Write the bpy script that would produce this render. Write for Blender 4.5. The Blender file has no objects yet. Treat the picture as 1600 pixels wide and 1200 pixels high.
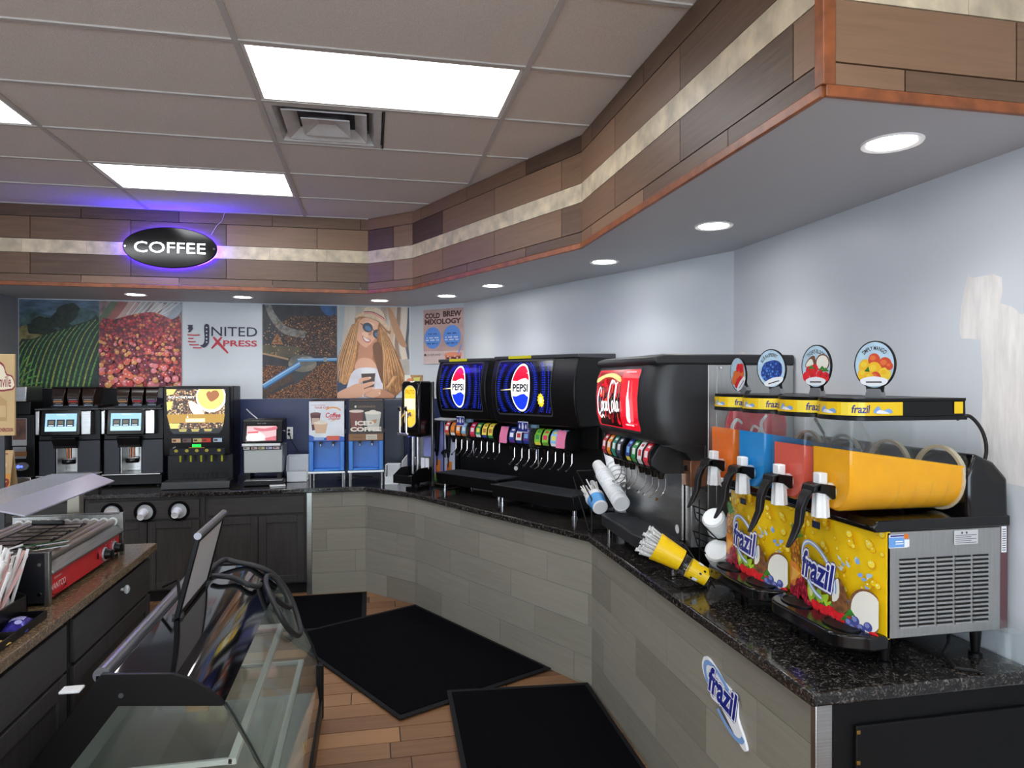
import bpy, bmesh, math, random
from math import sin, cos, pi, radians
from mathutils import Vector, Matrix, Euler

random.seed(11)
SC = bpy.context.scene
COL = SC.collection

# ------------------------------------------------------------------ camera, world, exposure
EYE = Vector((0.0, 0.0, 1.817))
cam_data = bpy.data.cameras.new('camera')
cam = bpy.data.objects.new('camera', cam_data)
COL.objects.link(cam)
cam_data.sensor_fit = 'HORIZONTAL'
cam_data.sensor_width = 36.0
cam_data.lens = 1074.3 / 1600 * 36.0
cam_data.clip_start = 0.05
cam.location = EYE
cam.rotation_euler = (radians(90 - 0.261), 0, radians(-11.644))
SC.camera = cam
SC.view_settings.view_transform = 'Standard'
SC.view_settings.look = 'None'
SC.view_settings.gamma = 1.0
SC.view_settings.use_curve_mapping = False
SC.view_settings.exposure = 0.55
w = bpy.data.worlds.new('store_world')
SC.world = w
w.use_nodes = True
w.node_tree.nodes['Background'].inputs[0].default_value = (0.80, 0.90, 1.0, 1)   # daylight beyond the storefront
w.node_tree.nodes['Background'].inputs[1].default_value = 5.0
PANEL_EMIT = 6.0       # ceiling troffers
DOWN_W = 12.0          # recessed downlights, watts

# ------------------------------------------------------------------ materials
def lin(c):
    def f(x):
        x /= 255.0
        return x / 12.92 if x <= 0.04045 else ((x + 0.055) / 1.055) ** 2.4
    return tuple(f(x) for x in c) + (1.0,)

MATS = {}
def mat(name, c=(128, 128, 128), rough=0.5, metal=0.0, emit=0.0, var=0.0, scale=8.0, bump=0.0, bscale=60.0,
        coat=0.0, alpha=None, stretch=None, spec=None, ecol=None, aniso=None):
    """plain principled material with an optional procedural tone variation and bump"""
    if name in MATS:
        return MATS[name]
    m = bpy.data.materials.new(name)
    m.use_nodes = True
    nt = m.node_tree
    b = nt.nodes['Principled BSDF']
    b.inputs['Base Color'].default_value = lin(c)
    b.inputs['Roughness'].default_value = rough
    b.inputs['Metallic'].default_value = metal
    if spec is not None: b.inputs['Specular IOR Level'].default_value = spec
    if coat: b.inputs['Coat Weight'].default_value = coat; b.inputs['Coat Roughness'].default_value = 0.06
    if emit:
        b.inputs['Emission Color'].default_value = lin(ecol or c)
        b.inputs['Emission Strength'].default_value = emit
    if var or bump:
        tc = nt.nodes.new('ShaderNodeTexCoord')
        mp = nt.nodes.new('ShaderNodeMapping')
        nt.links.new(tc.outputs['Object'], mp.inputs['Vector'])
        if stretch: mp.inputs['Scale'].default_value = stretch
    if var:
        n = nt.nodes.new('ShaderNodeTexNoise'); n.inputs['Scale'].default_value = scale; n.inputs['Detail'].default_value = 6
        nt.links.new(mp.outputs['Vector'], n.inputs['Vector'])
        r = nt.nodes.new('ShaderNodeValToRGB')
        lo = tuple(max(0, x * (1 - var)) for x in c); hi = tuple(min(255, x * (1 + var)) for x in c)
        r.color_ramp.elements[0].color = lin(lo); r.color_ramp.elements[1].color = lin(hi)
        r.color_ramp.elements[0].position = 0.3; r.color_ramp.elements[1].position = 0.7
        nt.links.new(n.outputs['Fac'], r.inputs['Fac'])
        nt.links.new(r.outputs['Color'], b.inputs['Base Color'])
    if bump:
        n = nt.nodes.new('ShaderNodeTexNoise'); n.inputs['Scale'].default_value = bscale; n.inputs['Detail'].default_value = 4
        nt.links.new(mp.outputs['Vector'], n.inputs['Vector'])
        bp = nt.nodes.new('ShaderNodeBump'); bp.inputs['Strength'].default_value = bump; bp.inputs['Distance'].default_value = 0.004
        nt.links.new(n.outputs['Fac'], bp.inputs['Height'])
        nt.links.new(bp.outputs['Normal'], b.inputs['Normal'])
    MATS[name] = m
    return m

def clear_mat(name, c=(235, 240, 242), amount=0.82, rough=0.05, tint=None, ior=1.45):
    """thin clear sheet: mostly lets light through, with a glossy skin"""
    if name in MATS: return MATS[name]
    m = bpy.data.materials.new(name); m.use_nodes = True
    nt = m.node_tree; nt.nodes.remove(nt.nodes['Principled BSDF'])
    out = nt.nodes['Material Output']
    tr = nt.nodes.new('ShaderNodeBsdfTransparent'); tr.inputs[0].default_value = lin(tint or (250, 252, 252))
    gl = nt.nodes.new('ShaderNodeBsdfGlossy'); gl.inputs[0].default_value = (1, 1, 1, 1); gl.inputs['Roughness'].default_value = rough
    df = nt.nodes.new('ShaderNodeBsdfDiffuse'); df.inputs[0].default_value = lin(c)
    fr = nt.nodes.new('ShaderNodeFresnel')
    ge = nt.nodes.new('ShaderNodeNewGeometry'); io = nt.nodes.new('ShaderNodeMapRange'); io.inputs[3].default_value = ior; io.inputs[4].default_value = 1 / ior   # same sheen from both sides of the sheet
    nt.links.new(ge.outputs['Backfacing'], io.inputs[0]); nt.links.new(io.outputs[0], fr.inputs[0])
    m1 = nt.nodes.new('ShaderNodeMixShader'); m1.inputs[0].default_value = 1 - amount
    nt.links.new(tr.outputs[0], m1.inputs[1]); nt.links.new(df.outputs[0], m1.inputs[2])
    mix = nt.nodes.new('ShaderNodeMixShader')
    nt.links.new(fr.outputs[0], mix.inputs[0]); nt.links.new(m1.outputs[0], mix.inputs[1]); nt.links.new(gl.outputs[0], mix.inputs[2])
    nt.links.new(mix.outputs[0], out.inputs[0])
    MATS[name] = m
    return m

def cells_mat(name, cols, scale=30, rough=0.5, emit=0.0, edge=(20, 12, 8), edge_w=0.25, stretch=None):
    """voronoi cells in random colours with dark gaps: printed beans, cherries, fruit"""
    if name in MATS: return MATS[name]
    m = bpy.data.materials.new(name); m.use_nodes = True
    nt = m.node_tree; b = nt.nodes['Principled BSDF']; b.inputs['Roughness'].default_value = rough
    tc = nt.nodes.new('ShaderNodeTexCoord'); mp = nt.nodes.new('ShaderNodeMapping')
    nt.links.new(tc.outputs['Object'], mp.inputs['Vector'])
    if stretch: mp.inputs['Scale'].default_value = stretch
    v = nt.nodes.new('ShaderNodeTexVoronoi'); v.inputs['Scale'].default_value = scale
    nt.links.new(mp.outputs['Vector'], v.inputs['Vector'])
    sp = nt.nodes.new('ShaderNodeSeparateColor'); nt.links.new(v.outputs['Color'], sp.inputs[0])
    r = nt.nodes.new('ShaderNodeValToRGB'); r.color_ramp.interpolation = 'CONSTANT'
    els = r.color_ramp.elements
    for i, c in enumerate(cols):
        e = els[i] if i < 2 else els.new(i / len(cols))
        e.position = i / len(cols); e.color = lin(c)
    nt.links.new(sp.outputs[0], r.inputs['Fac'])
    d = nt.nodes.new('ShaderNodeMapRange'); d.inputs[1].default_value = 0.35; d.inputs[2].default_value = 0.35 + edge_w
    nt.links.new(v.outputs['Distance'], d.inputs[0])
    mx = nt.nodes.new('ShaderNodeMix'); mx.data_type = 'RGBA'
    nt.links.new(d.outputs[0], mx.inputs[0]); nt.links.new(r.outputs['Color'], mx.inputs[6]); mx.inputs[7].default_value = lin(edge)
    nt.links.new(mx.outputs[2], b.inputs['Base Color'])
    if emit:
        nt.links.new(mx.outputs[2], b.inputs['Emission Color']); b.inputs['Emission Strength'].default_value = emit
    MATS[name] = m
    return m

def plank_mat(name, lo, hi, rough=0.5, grain=14.0, gstr=0.35, bump=0.15, streak=(0.06, 1.0)):
    """wood-look plank: per-plank tone from the 'tone' attribute, grain along the plank from its uv"""
    if name in MATS: return MATS[name]
    m = bpy.data.materials.new(name); m.use_nodes = True
    nt = m.node_tree; b = nt.nodes['Principled BSDF']; b.inputs['Roughness'].default_value = rough
    uv = nt.nodes.new('ShaderNodeUVMap'); uv.uv_map = 'plank'
    mp = nt.nodes.new('ShaderNodeMapping'); mp.inputs['Scale'].default_value = (streak[0] * 30, streak[1] * 30, 1)
    nt.links.new(uv.outputs[0], mp.inputs['Vector'])
    n = nt.nodes.new('ShaderNodeTexNoise'); n.inputs['Scale'].default_value = grain / 10; n.inputs['Detail'].default_value = 8; n.inputs['Roughness'].default_value = 0.7; n.inputs['Distortion'].default_value = 0.6
    nt.links.new(mp.outputs[0], n.inputs['Vector'])
    at = nt.nodes.new('ShaderNodeAttribute'); at.attribute_name = 'tone'
    a1 = nt.nodes.new('ShaderNodeMath'); a1.operation = 'MULTIPLY_ADD'; a1.inputs[1].default_value = gstr * 2.2; a1.inputs[2].default_value = -gstr * 1.1
    nt.links.new(n.outputs['Fac'], a1.inputs[0])
    a2 = nt.nodes.new('ShaderNodeMath'); a2.operation = 'ADD'; a2.use_clamp = True
    nt.links.new(a1.outputs[0], a2.inputs[0]); nt.links.new(at.outputs['Fac'], a2.inputs[1])
    mx = nt.nodes.new('ShaderNodeMix'); mx.data_type = 'RGBA'; mx.inputs[6].default_value = lin(lo); mx.inputs[7].default_value = lin(hi)
    nt.links.new(a2.outputs[0], mx.inputs[0]); nt.links.new(mx.outputs[2], b.inputs['Base Color'])
    bp = nt.nodes.new('ShaderNodeBump'); bp.inputs['Strength'].default_value = bump; bp.inputs['Distance'].default_value = 0.003
    nt.links.new(n.outputs['Fac'], bp.inputs['Height']); nt.links.new(bp.outputs['Normal'], b.inputs['Normal'])
    MATS[name] = m
    return m

# ------------------------------------------------------------------ mesh builder
class MB:
    def __init__(s, xf=None):
        s.v = []; s.f = []; s.mi = []; s.mats = []; s.xf = xf; s.uv = {}; s.tone = {}
    def m(s, mt):
        if mt not in s.mats: s.mats.append(mt)
        return s.mats.index(mt)
    def add(s, vs, fs, mt):
        o = len(s.v)
        for p in vs:
            p = Vector(p)
            s.v.append(s.xf @ p if s.xf is not None else p)
        k = s.m(mt)
        for f in fs:
            s.f.append([i + o for i in f]); s.mi.append(k)
        return len(s.f) - len(fs)
    def box(s, x0, x1, y0, y1, z0, z1, mt):
        vs = [(x, y, z) for x in (x0, x1) for y in (y0, y1) for z in (z0, z1)]
        return s.add(vs, [(0, 1, 3, 2), (4, 6, 7, 5), (0, 4, 5, 1), (2, 3, 7, 6), (0, 2, 6, 4), (1, 5, 7, 3)], mt)
    def prism(s, pts, ax, a, b, mt):
        def P(p, t):
            return {'x': (t, p[0], p[1]), 'y': (p[0], t, p[1]), 'z': (p[0], p[1], t)}[ax]
        n = len(pts)
        vs = [P(p, a) for p in pts] + [P(p, b) for p in pts]
        fs = [tuple(range(n))[::-1], tuple(range(n, 2 * n))] + [(i, (i + 1) % n, n + (i + 1) % n, n + i) for i in range(n)]
        return s.add(vs, fs, mt)
    def loft(s, rings, mt, caps=True, closed=True):
        n = len(rings[0]); vs = [p for r in rings for p in r]; fs = []
        for j in range(len(rings) - 1):
            for i in range(n if closed else n - 1):
                k = (i + 1) % n
                fs.append((j * n + i, j * n + k, (j + 1) * n + k, (j + 1) * n + i))
        if caps and closed:
            fs.append(tuple(range(n))[::-1]); fs.append(tuple(range((len(rings) - 1) * n, len(rings) * n)))
        return s.add(vs, fs, mt)
    def cyl(s, p, q, r, mt, r2=None, n=16, caps=True):
        p = Vector(p); q = Vector(q); d = (q - p).normalized()
        a = d.orthogonal().normalized(); b = d.cross(a); r2 = r if r2 is None else r2
        R = [[c + (a * cos(2 * pi * i / n) + b * sin(2 * pi * i / n)) * rr for i in range(n)] for c, rr in ((p, r), (q, r2))]
        return s.loft(R, mt, caps)
    def tube(s, pts, r, mt, n=8):
        pts = [Vector(p) for p in pts]; rings = []; a = None
        for i, p in enumerate(pts):
            d = (pts[min(i + 1, len(pts) - 1)] - pts[max(i - 1, 0)]).normalized()
            if a is None: a = d.orthogonal().normalized()
            a = (a - d * a.dot(d)).normalized(); b = d.cross(a)
            rr = r[i] if isinstance(r, (list, tuple)) else r
            rings.append([p + (a * cos(2 * pi * k / n) + b * sin(2 * pi * k / n)) * rr for k in range(n)])
        return s.loft(rings, mt)
    def lathe(s, prof, mt, c=(0, 0, 0), n=24, caps=True, M=None):
        c = Vector(c); rings = []
        for r, z in prof:
            ring = [Vector((r * cos(2 * pi * i / n), r * sin(2 * pi * i / n), z)) for i in range(n)]
            rings.append([c + (M @ p if M is not None else p) for p in ring])
        return s.loft(rings, mt, caps)
    def disc(s, c, r, mt, n=24, nrm=(0, 0, 1)):
        c = Vector(c); d = Vector(nrm).normalized(); a = d.orthogonal().normalized(); b = d.cross(a)
        return s.add([c + (a * cos(2 * pi * i / n) + b * sin(2 * pi * i / n)) * r for i in range(n)], [tuple(range(n))], mt)
    def build(s, name, parent=None, bevel=0.0, seg=2, smooth=35, shell=0.0, recalc=True, kind=None, label=None):
        me = bpy.data.meshes.new(name)
        me.from_pydata([tuple(p) for p in s.v], [], s.f)
        for mt in s.mats: me.materials.append(mt)
        me.polygons.foreach_set('material_index', s.mi)
        if s.uv:
            ul = me.uv_layers.new(name='plank'); tn = me.attributes.new('tone', 'FLOAT', 'FACE')
            for fi, (u0, du, dv) in s.uv.items():
                p = me.polygons[fi]
                for li in p.loop_indices:
                    co = me.vertices[me.loops[li].vertex_index].co
                    ul.data[li].uv = (u0[0] + co.dot(du), u0[1] + co.dot(dv))
            for fi, t in s.tone.items(): tn.data[fi].value = t
        if recalc:
            bm = bmesh.new(); bm.from_mesh(me)
            bmesh.ops.recalc_face_normals(bm, faces=bm.faces); bm.to_mesh(me); bm.free()
        if smooth:
            me.polygons.foreach_set('use_smooth', [True] * len(me.polygons))
            me.set_sharp_from_angle(angle=radians(smooth))
        o = bpy.data.objects.new(name, me); COL.objects.link(o)
        if parent is not None: o.parent = parent
        if shell:
            md = o.modifiers.new('wall', 'SOLIDIFY'); md.thickness = shell; md.offset = -1
        if bevel:
            md = o.modifiers.new('edge', 'BEVEL'); md.width = bevel; md.segments = seg; md.limit_method = 'ANGLE'; md.angle_limit = radians(40)
        if kind: o['kind'] = kind
        if label: o['label'] = label
        return o

def rbox(name, parent, x0, x1, y0, y1, z0, z1, mt, bevel=0.004, seg=2, **k):
    b = MB(); b.box(x0, x1, y0, y1, z0, z1, mt)
    return b.build(name, parent, bevel=bevel, seg=seg, **k)

# ------------------------------------------------------------------ things
def tag(o, label, cat, group=None, kind=None):
    o['label'] = label; o['category'] = cat
    if group: o['group'] = group
    if kind: o['kind'] = kind
    return o
def thing(name, label, cat, loc=(0, 0, 0), rz=0.0, group=None):
    o = bpy.data.objects.new(name, None); COL.objects.link(o)
    o.empty_display_size = 0.05
    o.location = loc; o.rotation_euler = (0, 0, rz)
    return tag(o, label, cat, group)
def attach(o, par):
    """make o a part of par while it stays where it is"""
    o.parent = par; o.matrix_parent_inverse = par.matrix_basis.inverted(); return o
def dup(root, loc, rz=None, label=None):
    """copy of a thing with its parts and their sub-parts"""
    kids = {}
    def cp(o, par):
        c = o.copy(); COL.objects.link(c); c.parent = par
        for ch in [x for x in bpy.data.objects if x.parent is o]: cp(ch, c)
        return c
    r = cp(root, None); r.location = loc
    if rz is not None: r.rotation_euler = (0, 0, rz)
    if label: r['label'] = label
    return r

# ------------------------------------------------------------------ flat printed art
def sm(pts, k=6, closed=True):
    """Catmull-Rom smoothing of an outline"""
    n = len(pts); out = []
    rng = range(n) if closed else range(n - 1)
    for i in rng:
        if closed: p0, p1, p2, p3 = pts[i - 1], pts[i], pts[(i + 1) % n], pts[(i + 2) % n]
        else: p0, p1, p2, p3 = pts[max(i - 1, 0)], pts[i], pts[i + 1], pts[min(i + 2, n - 1)]
        for j in range(k):
            t = j / k
            out.append(tuple(0.5 * (2 * b + (c - a) * t + (2 * a - 5 * b + 4 * c - d) * t * t + (3 * b - a - 3 * c + d) * t ** 3) for a, b, c, d in zip(p0, p1, p2, p3)))
    if not closed: out.append(pts[-1])
    return out

GLYPH = {}
def glyphs(s, bold, shear):
    key = (s, bold, shear)
    if key not in GLYPH:
        cu = bpy.data.curves.new('lettering', 'FONT')
        cu.body = s; cu.size = 1.0; cu.offset = bold; cu.shear = shear; cu.align_x = 'LEFT'; cu.resolution_u = 3
        o = bpy.data.objects.new('lettering', cu); COL.objects.link(o)
        bpy.context.view_layer.update()
        me = bpy.data.meshes.new_from_object(o.evaluated_get(bpy.context.evaluated_depsgraph_get()))
        vs = [(v.co.x, v.co.y) for v in me.vertices]; fs = [tuple(p.vertices) for p in me.polygons]
        bpy.data.objects.remove(o); bpy.data.curves.remove(cu); bpy.data.meshes.remove(me)
        if not vs: vs = [(0, 0)]
        x0 = min(v[0] for v in vs); x1 = max(v[0] for v in vs); y0 = min(v[1] for v in vs); y1 = max(v[1] for v in vs)
        GLYPH[key] = (vs, fs, x0, x1, y0, y1)
    return GLYPH[key]

class Art:
    """layered flat shapes on a panel; fn maps (u, v, lift) to the part's local space"""
    def __init__(s, fn, step=0.00010, base=0.0004):
        s.fn = fn; s.step = step; s.l = base; s.items = []; s.T = lambda x, y: (x, y)
    def raw(s, pts, faces, mt):
        s.items.append(([s.T(*p) for p in pts], faces, mt, s.l)); s.l += s.step
    def poly(s, pts, mt): s.raw(pts, [tuple(range(len(pts)))], mt)
    def rect(s, x0, x1, y0, y1, mt): s.poly([(x0, y0), (x1, y0), (x1, y1), (x0, y1)], mt)
    def rrect(s, x0, x1, y0, y1, r, mt, n=4):
        P = []
        for cx, cy, a in ((x1 - r, y1 - r, 0), (x0 + r, y1 - r, 90), (x0 + r, y0 + r, 180), (x1 - r, y0 + r, 270)):
            for i in range(n + 1):
                t = radians(a + 90 * i / n); P.append((cx + r * cos(t), cy + r * sin(t)))
        s.poly(P, mt)
    def ell(s, cx, cy, rx, ry, mt, n=28, rot=0, a0=0, a1=360):
        P = []
        for i in range(n + (0 if a1 - a0 >= 360 else 1)):
            t = radians(a0 + (a1 - a0) * i / n); x, y = rx * cos(t), ry * sin(t)
            P.append((cx + x * cos(rot) - y * sin(rot), cy + x * sin(rot) + y * cos(rot)))
        s.poly(P, mt)
    def ring(s, cx, cy, rx, ry, w, mt, n=32, rot=0, a0=0, a1=360):
        P = []; full = a1 - a0 >= 360
        for q in (0, 1):
            for i in range(n + 1):
                t = radians(a0 + (a1 - a0) * i / n); x, y = (rx - q * w) * cos(t), (ry - q * w) * sin(t)
                P.append((cx + x * cos(rot) - y * sin(rot), cy + x * sin(rot) + y * cos(rot)))
        s.raw(P, [(i, i + 1, n + 2 + i, n + 1 + i) for i in range(n)], mt)
    def stroke(s, pts, wd, mt, k=5, smooth=True):
        """ribbon along a path; wd a width or a list of widths"""
        if smooth and len(pts) > 2: P = sm(pts, k, False)
        else: P = list(pts)
        n = len(P); V = []
        for i, p in enumerate(P):
            a = P[max(i - 1, 0)]; b = P[min(i + 1, n - 1)]
            dx, dy = b[0] - a[0], b[1] - a[1]; L = math.hypot(dx, dy) or 1
            if isinstance(wd, (list, tuple)):
                t = i / (n - 1) * (len(wd) - 1); j = min(int(t), len(wd) - 2); ww = wd[j] + (wd[j + 1] - wd[j]) * (t - j)
            else: ww = wd
            V += [(p[0] - dy / L * ww / 2, p[1] + dx / L * ww / 2), (p[0] + dy / L * ww / 2, p[1] - dx / L * ww / 2)]
        s.raw(V, [(2 * i, 2 * i + 1, 2 * i + 3, 2 * i + 2) for i in range(n - 1)], mt)
    def text(s, t, cx, cy, h, mt, wid=None, bold=0.0, shear=0.0, rot=0.0, align='c', arc=None, fit=None):
        """letters of cap height h centred on cx, cy; wid forces the width"""
        vs, fs, x0, x1, y0, y1 = glyphs(t, bold, shear)
        cap = fit or (y1 - y0); k = h / cap; kx = wid / max(x1 - x0, 1e-6) if wid else k
        P = []
        for x, y in vs:
            px = (x - (x0 + x1) / 2) * kx if align == 'c' else (x - x0) * kx
            py = (y - (y0 + y1) / 2) * k
            if arc:
                a = px / arc; px, py = (arc + py) * sin(a), (arc + py) * cos(a) - arc
            P.append((cx + px * cos(rot) - py * sin(rot), cy + px * sin(rot) + py * cos(rot)))
        s.raw(P, fs, mt)
    def done(s, name, parent, cuts=None, label=None):
        bm = bmesh.new(); mats = []
        for P, F, mt, l in s.items:
            if mt not in mats: mats.append(mt)
            k = mats.index(mt)
            V = [bm.verts.new((p[0], p[1], l)) for p in P]
            for f in F:
                try: q = bm.faces.new([V[i] for i in f]); q.material_index = k
                except ValueError: pass
        if cuts:
            for ax, vals in cuts:
                no = (0, 1, 0) if ax == 'v' else (1, 0, 0)
                for c in vals:
                    bmesh.ops.bisect_plane(bm, geom=bm.verts[:] + bm.edges[:] + bm.faces[:], plane_co=(c if ax == 'u' else 0, c if ax == 'v' else 0, 0), plane_no=no)
        for v in bm.verts: v.co = Vector(s.fn(*v.co))
        me = bpy.data.meshes.new(name); bm.to_mesh(me); bm.free()
        for mt in mats: me.materials.append(mt)
        o = bpy.data.objects.new(name, me); COL.objects.link(o)
        if parent is not None: o.parent = parent
        if label: o['label'] = label
        return o

def face_y(x0, y, z0): return lambda u, v, l: (x0 + u, y - l, z0 + v)      # a panel that faces local -y
# ------------------------------------------------------------------ shared materials
WHITE = mat('white_plastic', (236, 238, 238), 0.35)
BLACK = mat('black_plastic', (10, 10, 11), 0.36, spec=.3)
BLACKG = mat('black_gloss', (14, 14, 16), 0.12)
CHAR = mat('charcoal_plastic', (36, 38, 40), 0.42, var=0.06, scale=3)
DARKG = mat('dark_grey', (58, 60, 63), 0.45)
STEEL = mat('brushed_steel', (190, 190, 188), 0.28, 1.0, var=0.06, scale=6, stretch=(1, 1, 40))
STEELH = mat('brushed_steel_crosswise', (186, 186, 184), 0.3, 1.0, var=0.03, scale=6, stretch=(40, 40, 1))
CHROME = mat('chrome', (215, 215, 218), 0.08, 1.0)
RUBBER = mat('rubber', (18, 18, 19), 0.7)
CLEAR = clear_mat('clear_plastic', amount=0.975, ior=1.3)
GLASS = clear_mat('case_glass', (200, 215, 210), amount=0.985, tint=(250, 253, 251))

ZC, ZS, ZT = 3.204, 2.566, 0.91          # ceiling, soffit, counter heights
X0, Y0, TW, TD = -0.537, 2.970, 1.22, 0.61   # ceiling grid

def struct(o): o['kind'] = 'structure'; return o

def plank(b, A, D, N, u0, u1, z0, z1, th, mt, tone=None):
    """one board: A origin (x, y), D run direction, N outward normal"""
    A = Vector((A[0], A[1], 0)); D = Vector((D[0], D[1], 0)); N = Vector((N[0], N[1], 0))
    P = lambda u, z, t: A + D * u + N * t + Vector((0, 0, z))
    vs = [P(u, z, t) for u in (u0, u1) for z in (z0, z1) for t in (0, th)]
    i = b.add(vs, [(0, 1, 3, 2), (4, 6, 7, 5), (0, 4, 5, 1), (2, 3, 7, 6), (0, 2, 6, 4), (1, 5, 7, 3)], mt)
    r = (random.random() * 50, random.random() * 50); t = random.random() if tone is None else tone
    for k in range(i, i + 6): b.uv[k] = (r, D.copy(), Vector((0, 0, 1))); b.tone[k] = t

def run(pts, rows, L, th, mt, b, gap=0.003, s0=0.0):
    """clad a polyline of walls with boards; rows = (z0, z1, shift)"""
    s = s0
    for A, B in zip(pts[:-1], pts[1:]):
        A = Vector(A); B = Vector(B); D = B - A; ln = D.length; D = D / ln
        N = Vector((D.y, -D.x))
        for z0, z1, sh in rows:
            e = [0.0]; q = (math.floor((s - sh) / L) + 1) * L + sh - s
            while q < ln - 0.02:
                if q > 0.02: e.append(q)
                q += L
            e.append(ln)
            for a, c in zip(e[:-1], e[1:]):
                plank(b, A, D, N, a + gap / 2, c - gap / 2, z0 + gap / 2, z1 - gap / 2, th, mt)
        s += ln

def slab_poly(name, pts, z0, z1, mt, parent=None, bevel=0.0, seg=2):
    b = MB(); b.prism(pts, 'z', z0, z1, mt); return b.build(name, parent, bevel=bevel, seg=seg)

# ------------------------------------------------------------------ floor
FLOORT = plank_mat('floor_wood_tile', (92, 62, 40), (160, 118, 80), 0.42, gstr=0.4)
GROUT = mat('dark_grout', (52, 42, 36), 0.9)
b = MB()
b.box(-6.0, 2.2, -4.0, 7.15, -0.06, -0.004, GROUT)
r = 0; y = -4.0
while y < 7.1:
    x = -6.0 - random.random() * 0.9
    while x < 2.1:
        a, c = max(x, -6.0), min(x + 0.9, 2.2)
        if c - a > 0.02:
            i = b.add([(a + .003, y + .003, 0), (c - .003, y + .003, 0), (c - .003, y + .147, 0), (a + .003, y + .147, 0),
                       (a + .003, y + .003, -.005), (c - .003, y + .003, -.005), (c - .003, y + .147, -.005), (a + .003, y + .147, -.005)],
                      [(0, 1, 2, 3), (0, 4, 5, 1), (1, 5, 6, 2), (2, 6, 7, 3), (3, 7, 4, 0)], FLOORT)
            t = random.random(); q = (random.random() * 50, random.random() * 50)
            for k in range(i, i + 5): b.uv[k] = (q, Vector((1, 0, 0)), Vector((0, 1, 0))); b.tone[k] = t
        x += 0.9
    y += 0.15
struct(b.build('floor', recalc=False, smooth=0))

# ------------------------------------------------------------------ walls
WALL = mat('wall_paint', (206, 212, 218), 0.38, var=0.012, scale=2)
GREYW = mat('grey_wall_paint', (150, 153, 160), 0.5)
def wall(name, pts, z0, z1, mt, th=0.1, parent=None):
    b = MB()
    for A, B in zip(pts[:-1], pts[1:]):
        A = Vector(A); B = Vector(B); D = (B - A).normalized(); N = Vector((-D.y, D.x)) * th
        b.prism([tuple(A), tuple(B), tuple(B + N), tuple(A + N)], 'z', z0, z1, mt)
    return b.build(name, parent, smooth=0)
WR = [(2.05, -4.0), (2.05, 3.62), (0.88, 6.55), (0.40, 7.0)]
wl = struct(wall('wall_back', [(-3.12, 7.0), (0.42, 7.0)][::1], 0, ZC, WALL))
wr = struct(wall('wall_right', WR[::-1], 0, ZC, WALL))
struct(wall('wall_left', [(-6.0, 5.2), (-3.12, 5.2), (-3.12, 7.05)], 0, ZC, GREYW))
struct(wall('wall_far_side', [(-6.0, -4.0), (-6.0, 5.2)], 0, ZC, GREYW))
b = MB()                                   # storefront behind the camera: sill wall, header and piers around open daylight bays
b.box(-6.1, 2.15, -4.1, -4.0, 0, 0.5, GREYW); b.box(-6.1, 2.15, -4.1, -4.0, 2.6, ZC, GREYW)
for x in (-6.1, -3.6, -1.1, 1.4): b.box(x, x + 0.25, -4.1, -4.0, 0.5, 2.6, GREYW)
b.box(1.4, 2.15, -4.1, -4.0, 0.5, 2.6, GREYW)
struct(b.build('wall_front', smooth=0))
# filler patches on the right wall
a = Art(lambda u, v, l: (2.05 - l, u, v)); PATCH = mat('wall_filler', (226, 224, 222), 0.6, var=0.04, scale=9, stretch=(1, 6, 1))
for P in ([(1.905, 2.16), (2.02, 2.175), (2.035, 2.19), (2.06, 2.10), (2.07, 1.98), (2.03, 1.965), (1.96, 1.96), (1.93, 2.0)],
          [(1.72, 2.0), (1.74, 2.06), (1.78, 2.085), (1.83, 2.03), (1.87, 2.06), (1.96, 2.08), (1.99, 2.02), (1.975, 1.8), (1.985, 1.62), (1.95, 1.5), (1.85, 1.48), (1.76, 1.5), (1.735, 1.7)],
          [(3.50, 1.97), (3.56, 1.975), (3.57, 1.90), (3.56, 1.80), (3.51, 1.80), (3.50, 1.88)]):
    a.poly(sm(P, 3), PATCH)
a.done('paint_patch', wr, label='pale filler patch')

# navy panel behind the machines and white strip above it
NAVY = mat('navy_paint', (44, 54, 92), 0.4, var=0.04, scale=2)
b = MB(); b.box(-3.11, 0.39, 6.988, 6.999, 0.90, 1.642, NAVY); b.box(-3.11, -1.79, 6.9875, 6.999, .90, 1.747, mat('dark_backsplash', (18, 20, 26), .5)); b.prism([(0.386, 6.99), (0.87, 6.538), (0.876, 6.546), (0.392, 6.998)], 'z', 0.9, 1.642, NAVY)
struct(b.build('trim_1', smooth=0))

# ------------------------------------------------------------------ ceiling
TILE = mat('ceiling_tile', (226, 218, 210), 0.95, var=0.035, scale=160, bump=0.5, bscale=170)
TBAR = mat('ceiling_tee', (196, 192, 188), 0.6)
LIT = [(0, 0), (-1, 3), (-2, 1), (0, -4), (-2, -4), (-4, -1), (-2, -8), (-4, -7), (0, -9), (-4, 2), (1, -7)]
VENT = (X0, X0 + 0.61, Y0 + TD, Y0 + 2 * TD)
FAS = [(-3.12, 6.03), (-0.015, 6.03), (0.347, 5.682), (1.174, 3.715), (1.174, 1.612), (2.05, 1.612)]
def fas_x(y):
    if y < 1.612: return 2.05
    if y < 3.715: return 1.174
    if y < 5.682: return 0.347 + (5.682 - y) / (5.682 - 3.715) * (1.174 - 0.347)
    return -0.015 + (6.03 - y) / (6.03 - 5.682) * 0.362
b = MB()
holes = {(i, j) for i, j in LIT}
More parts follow.
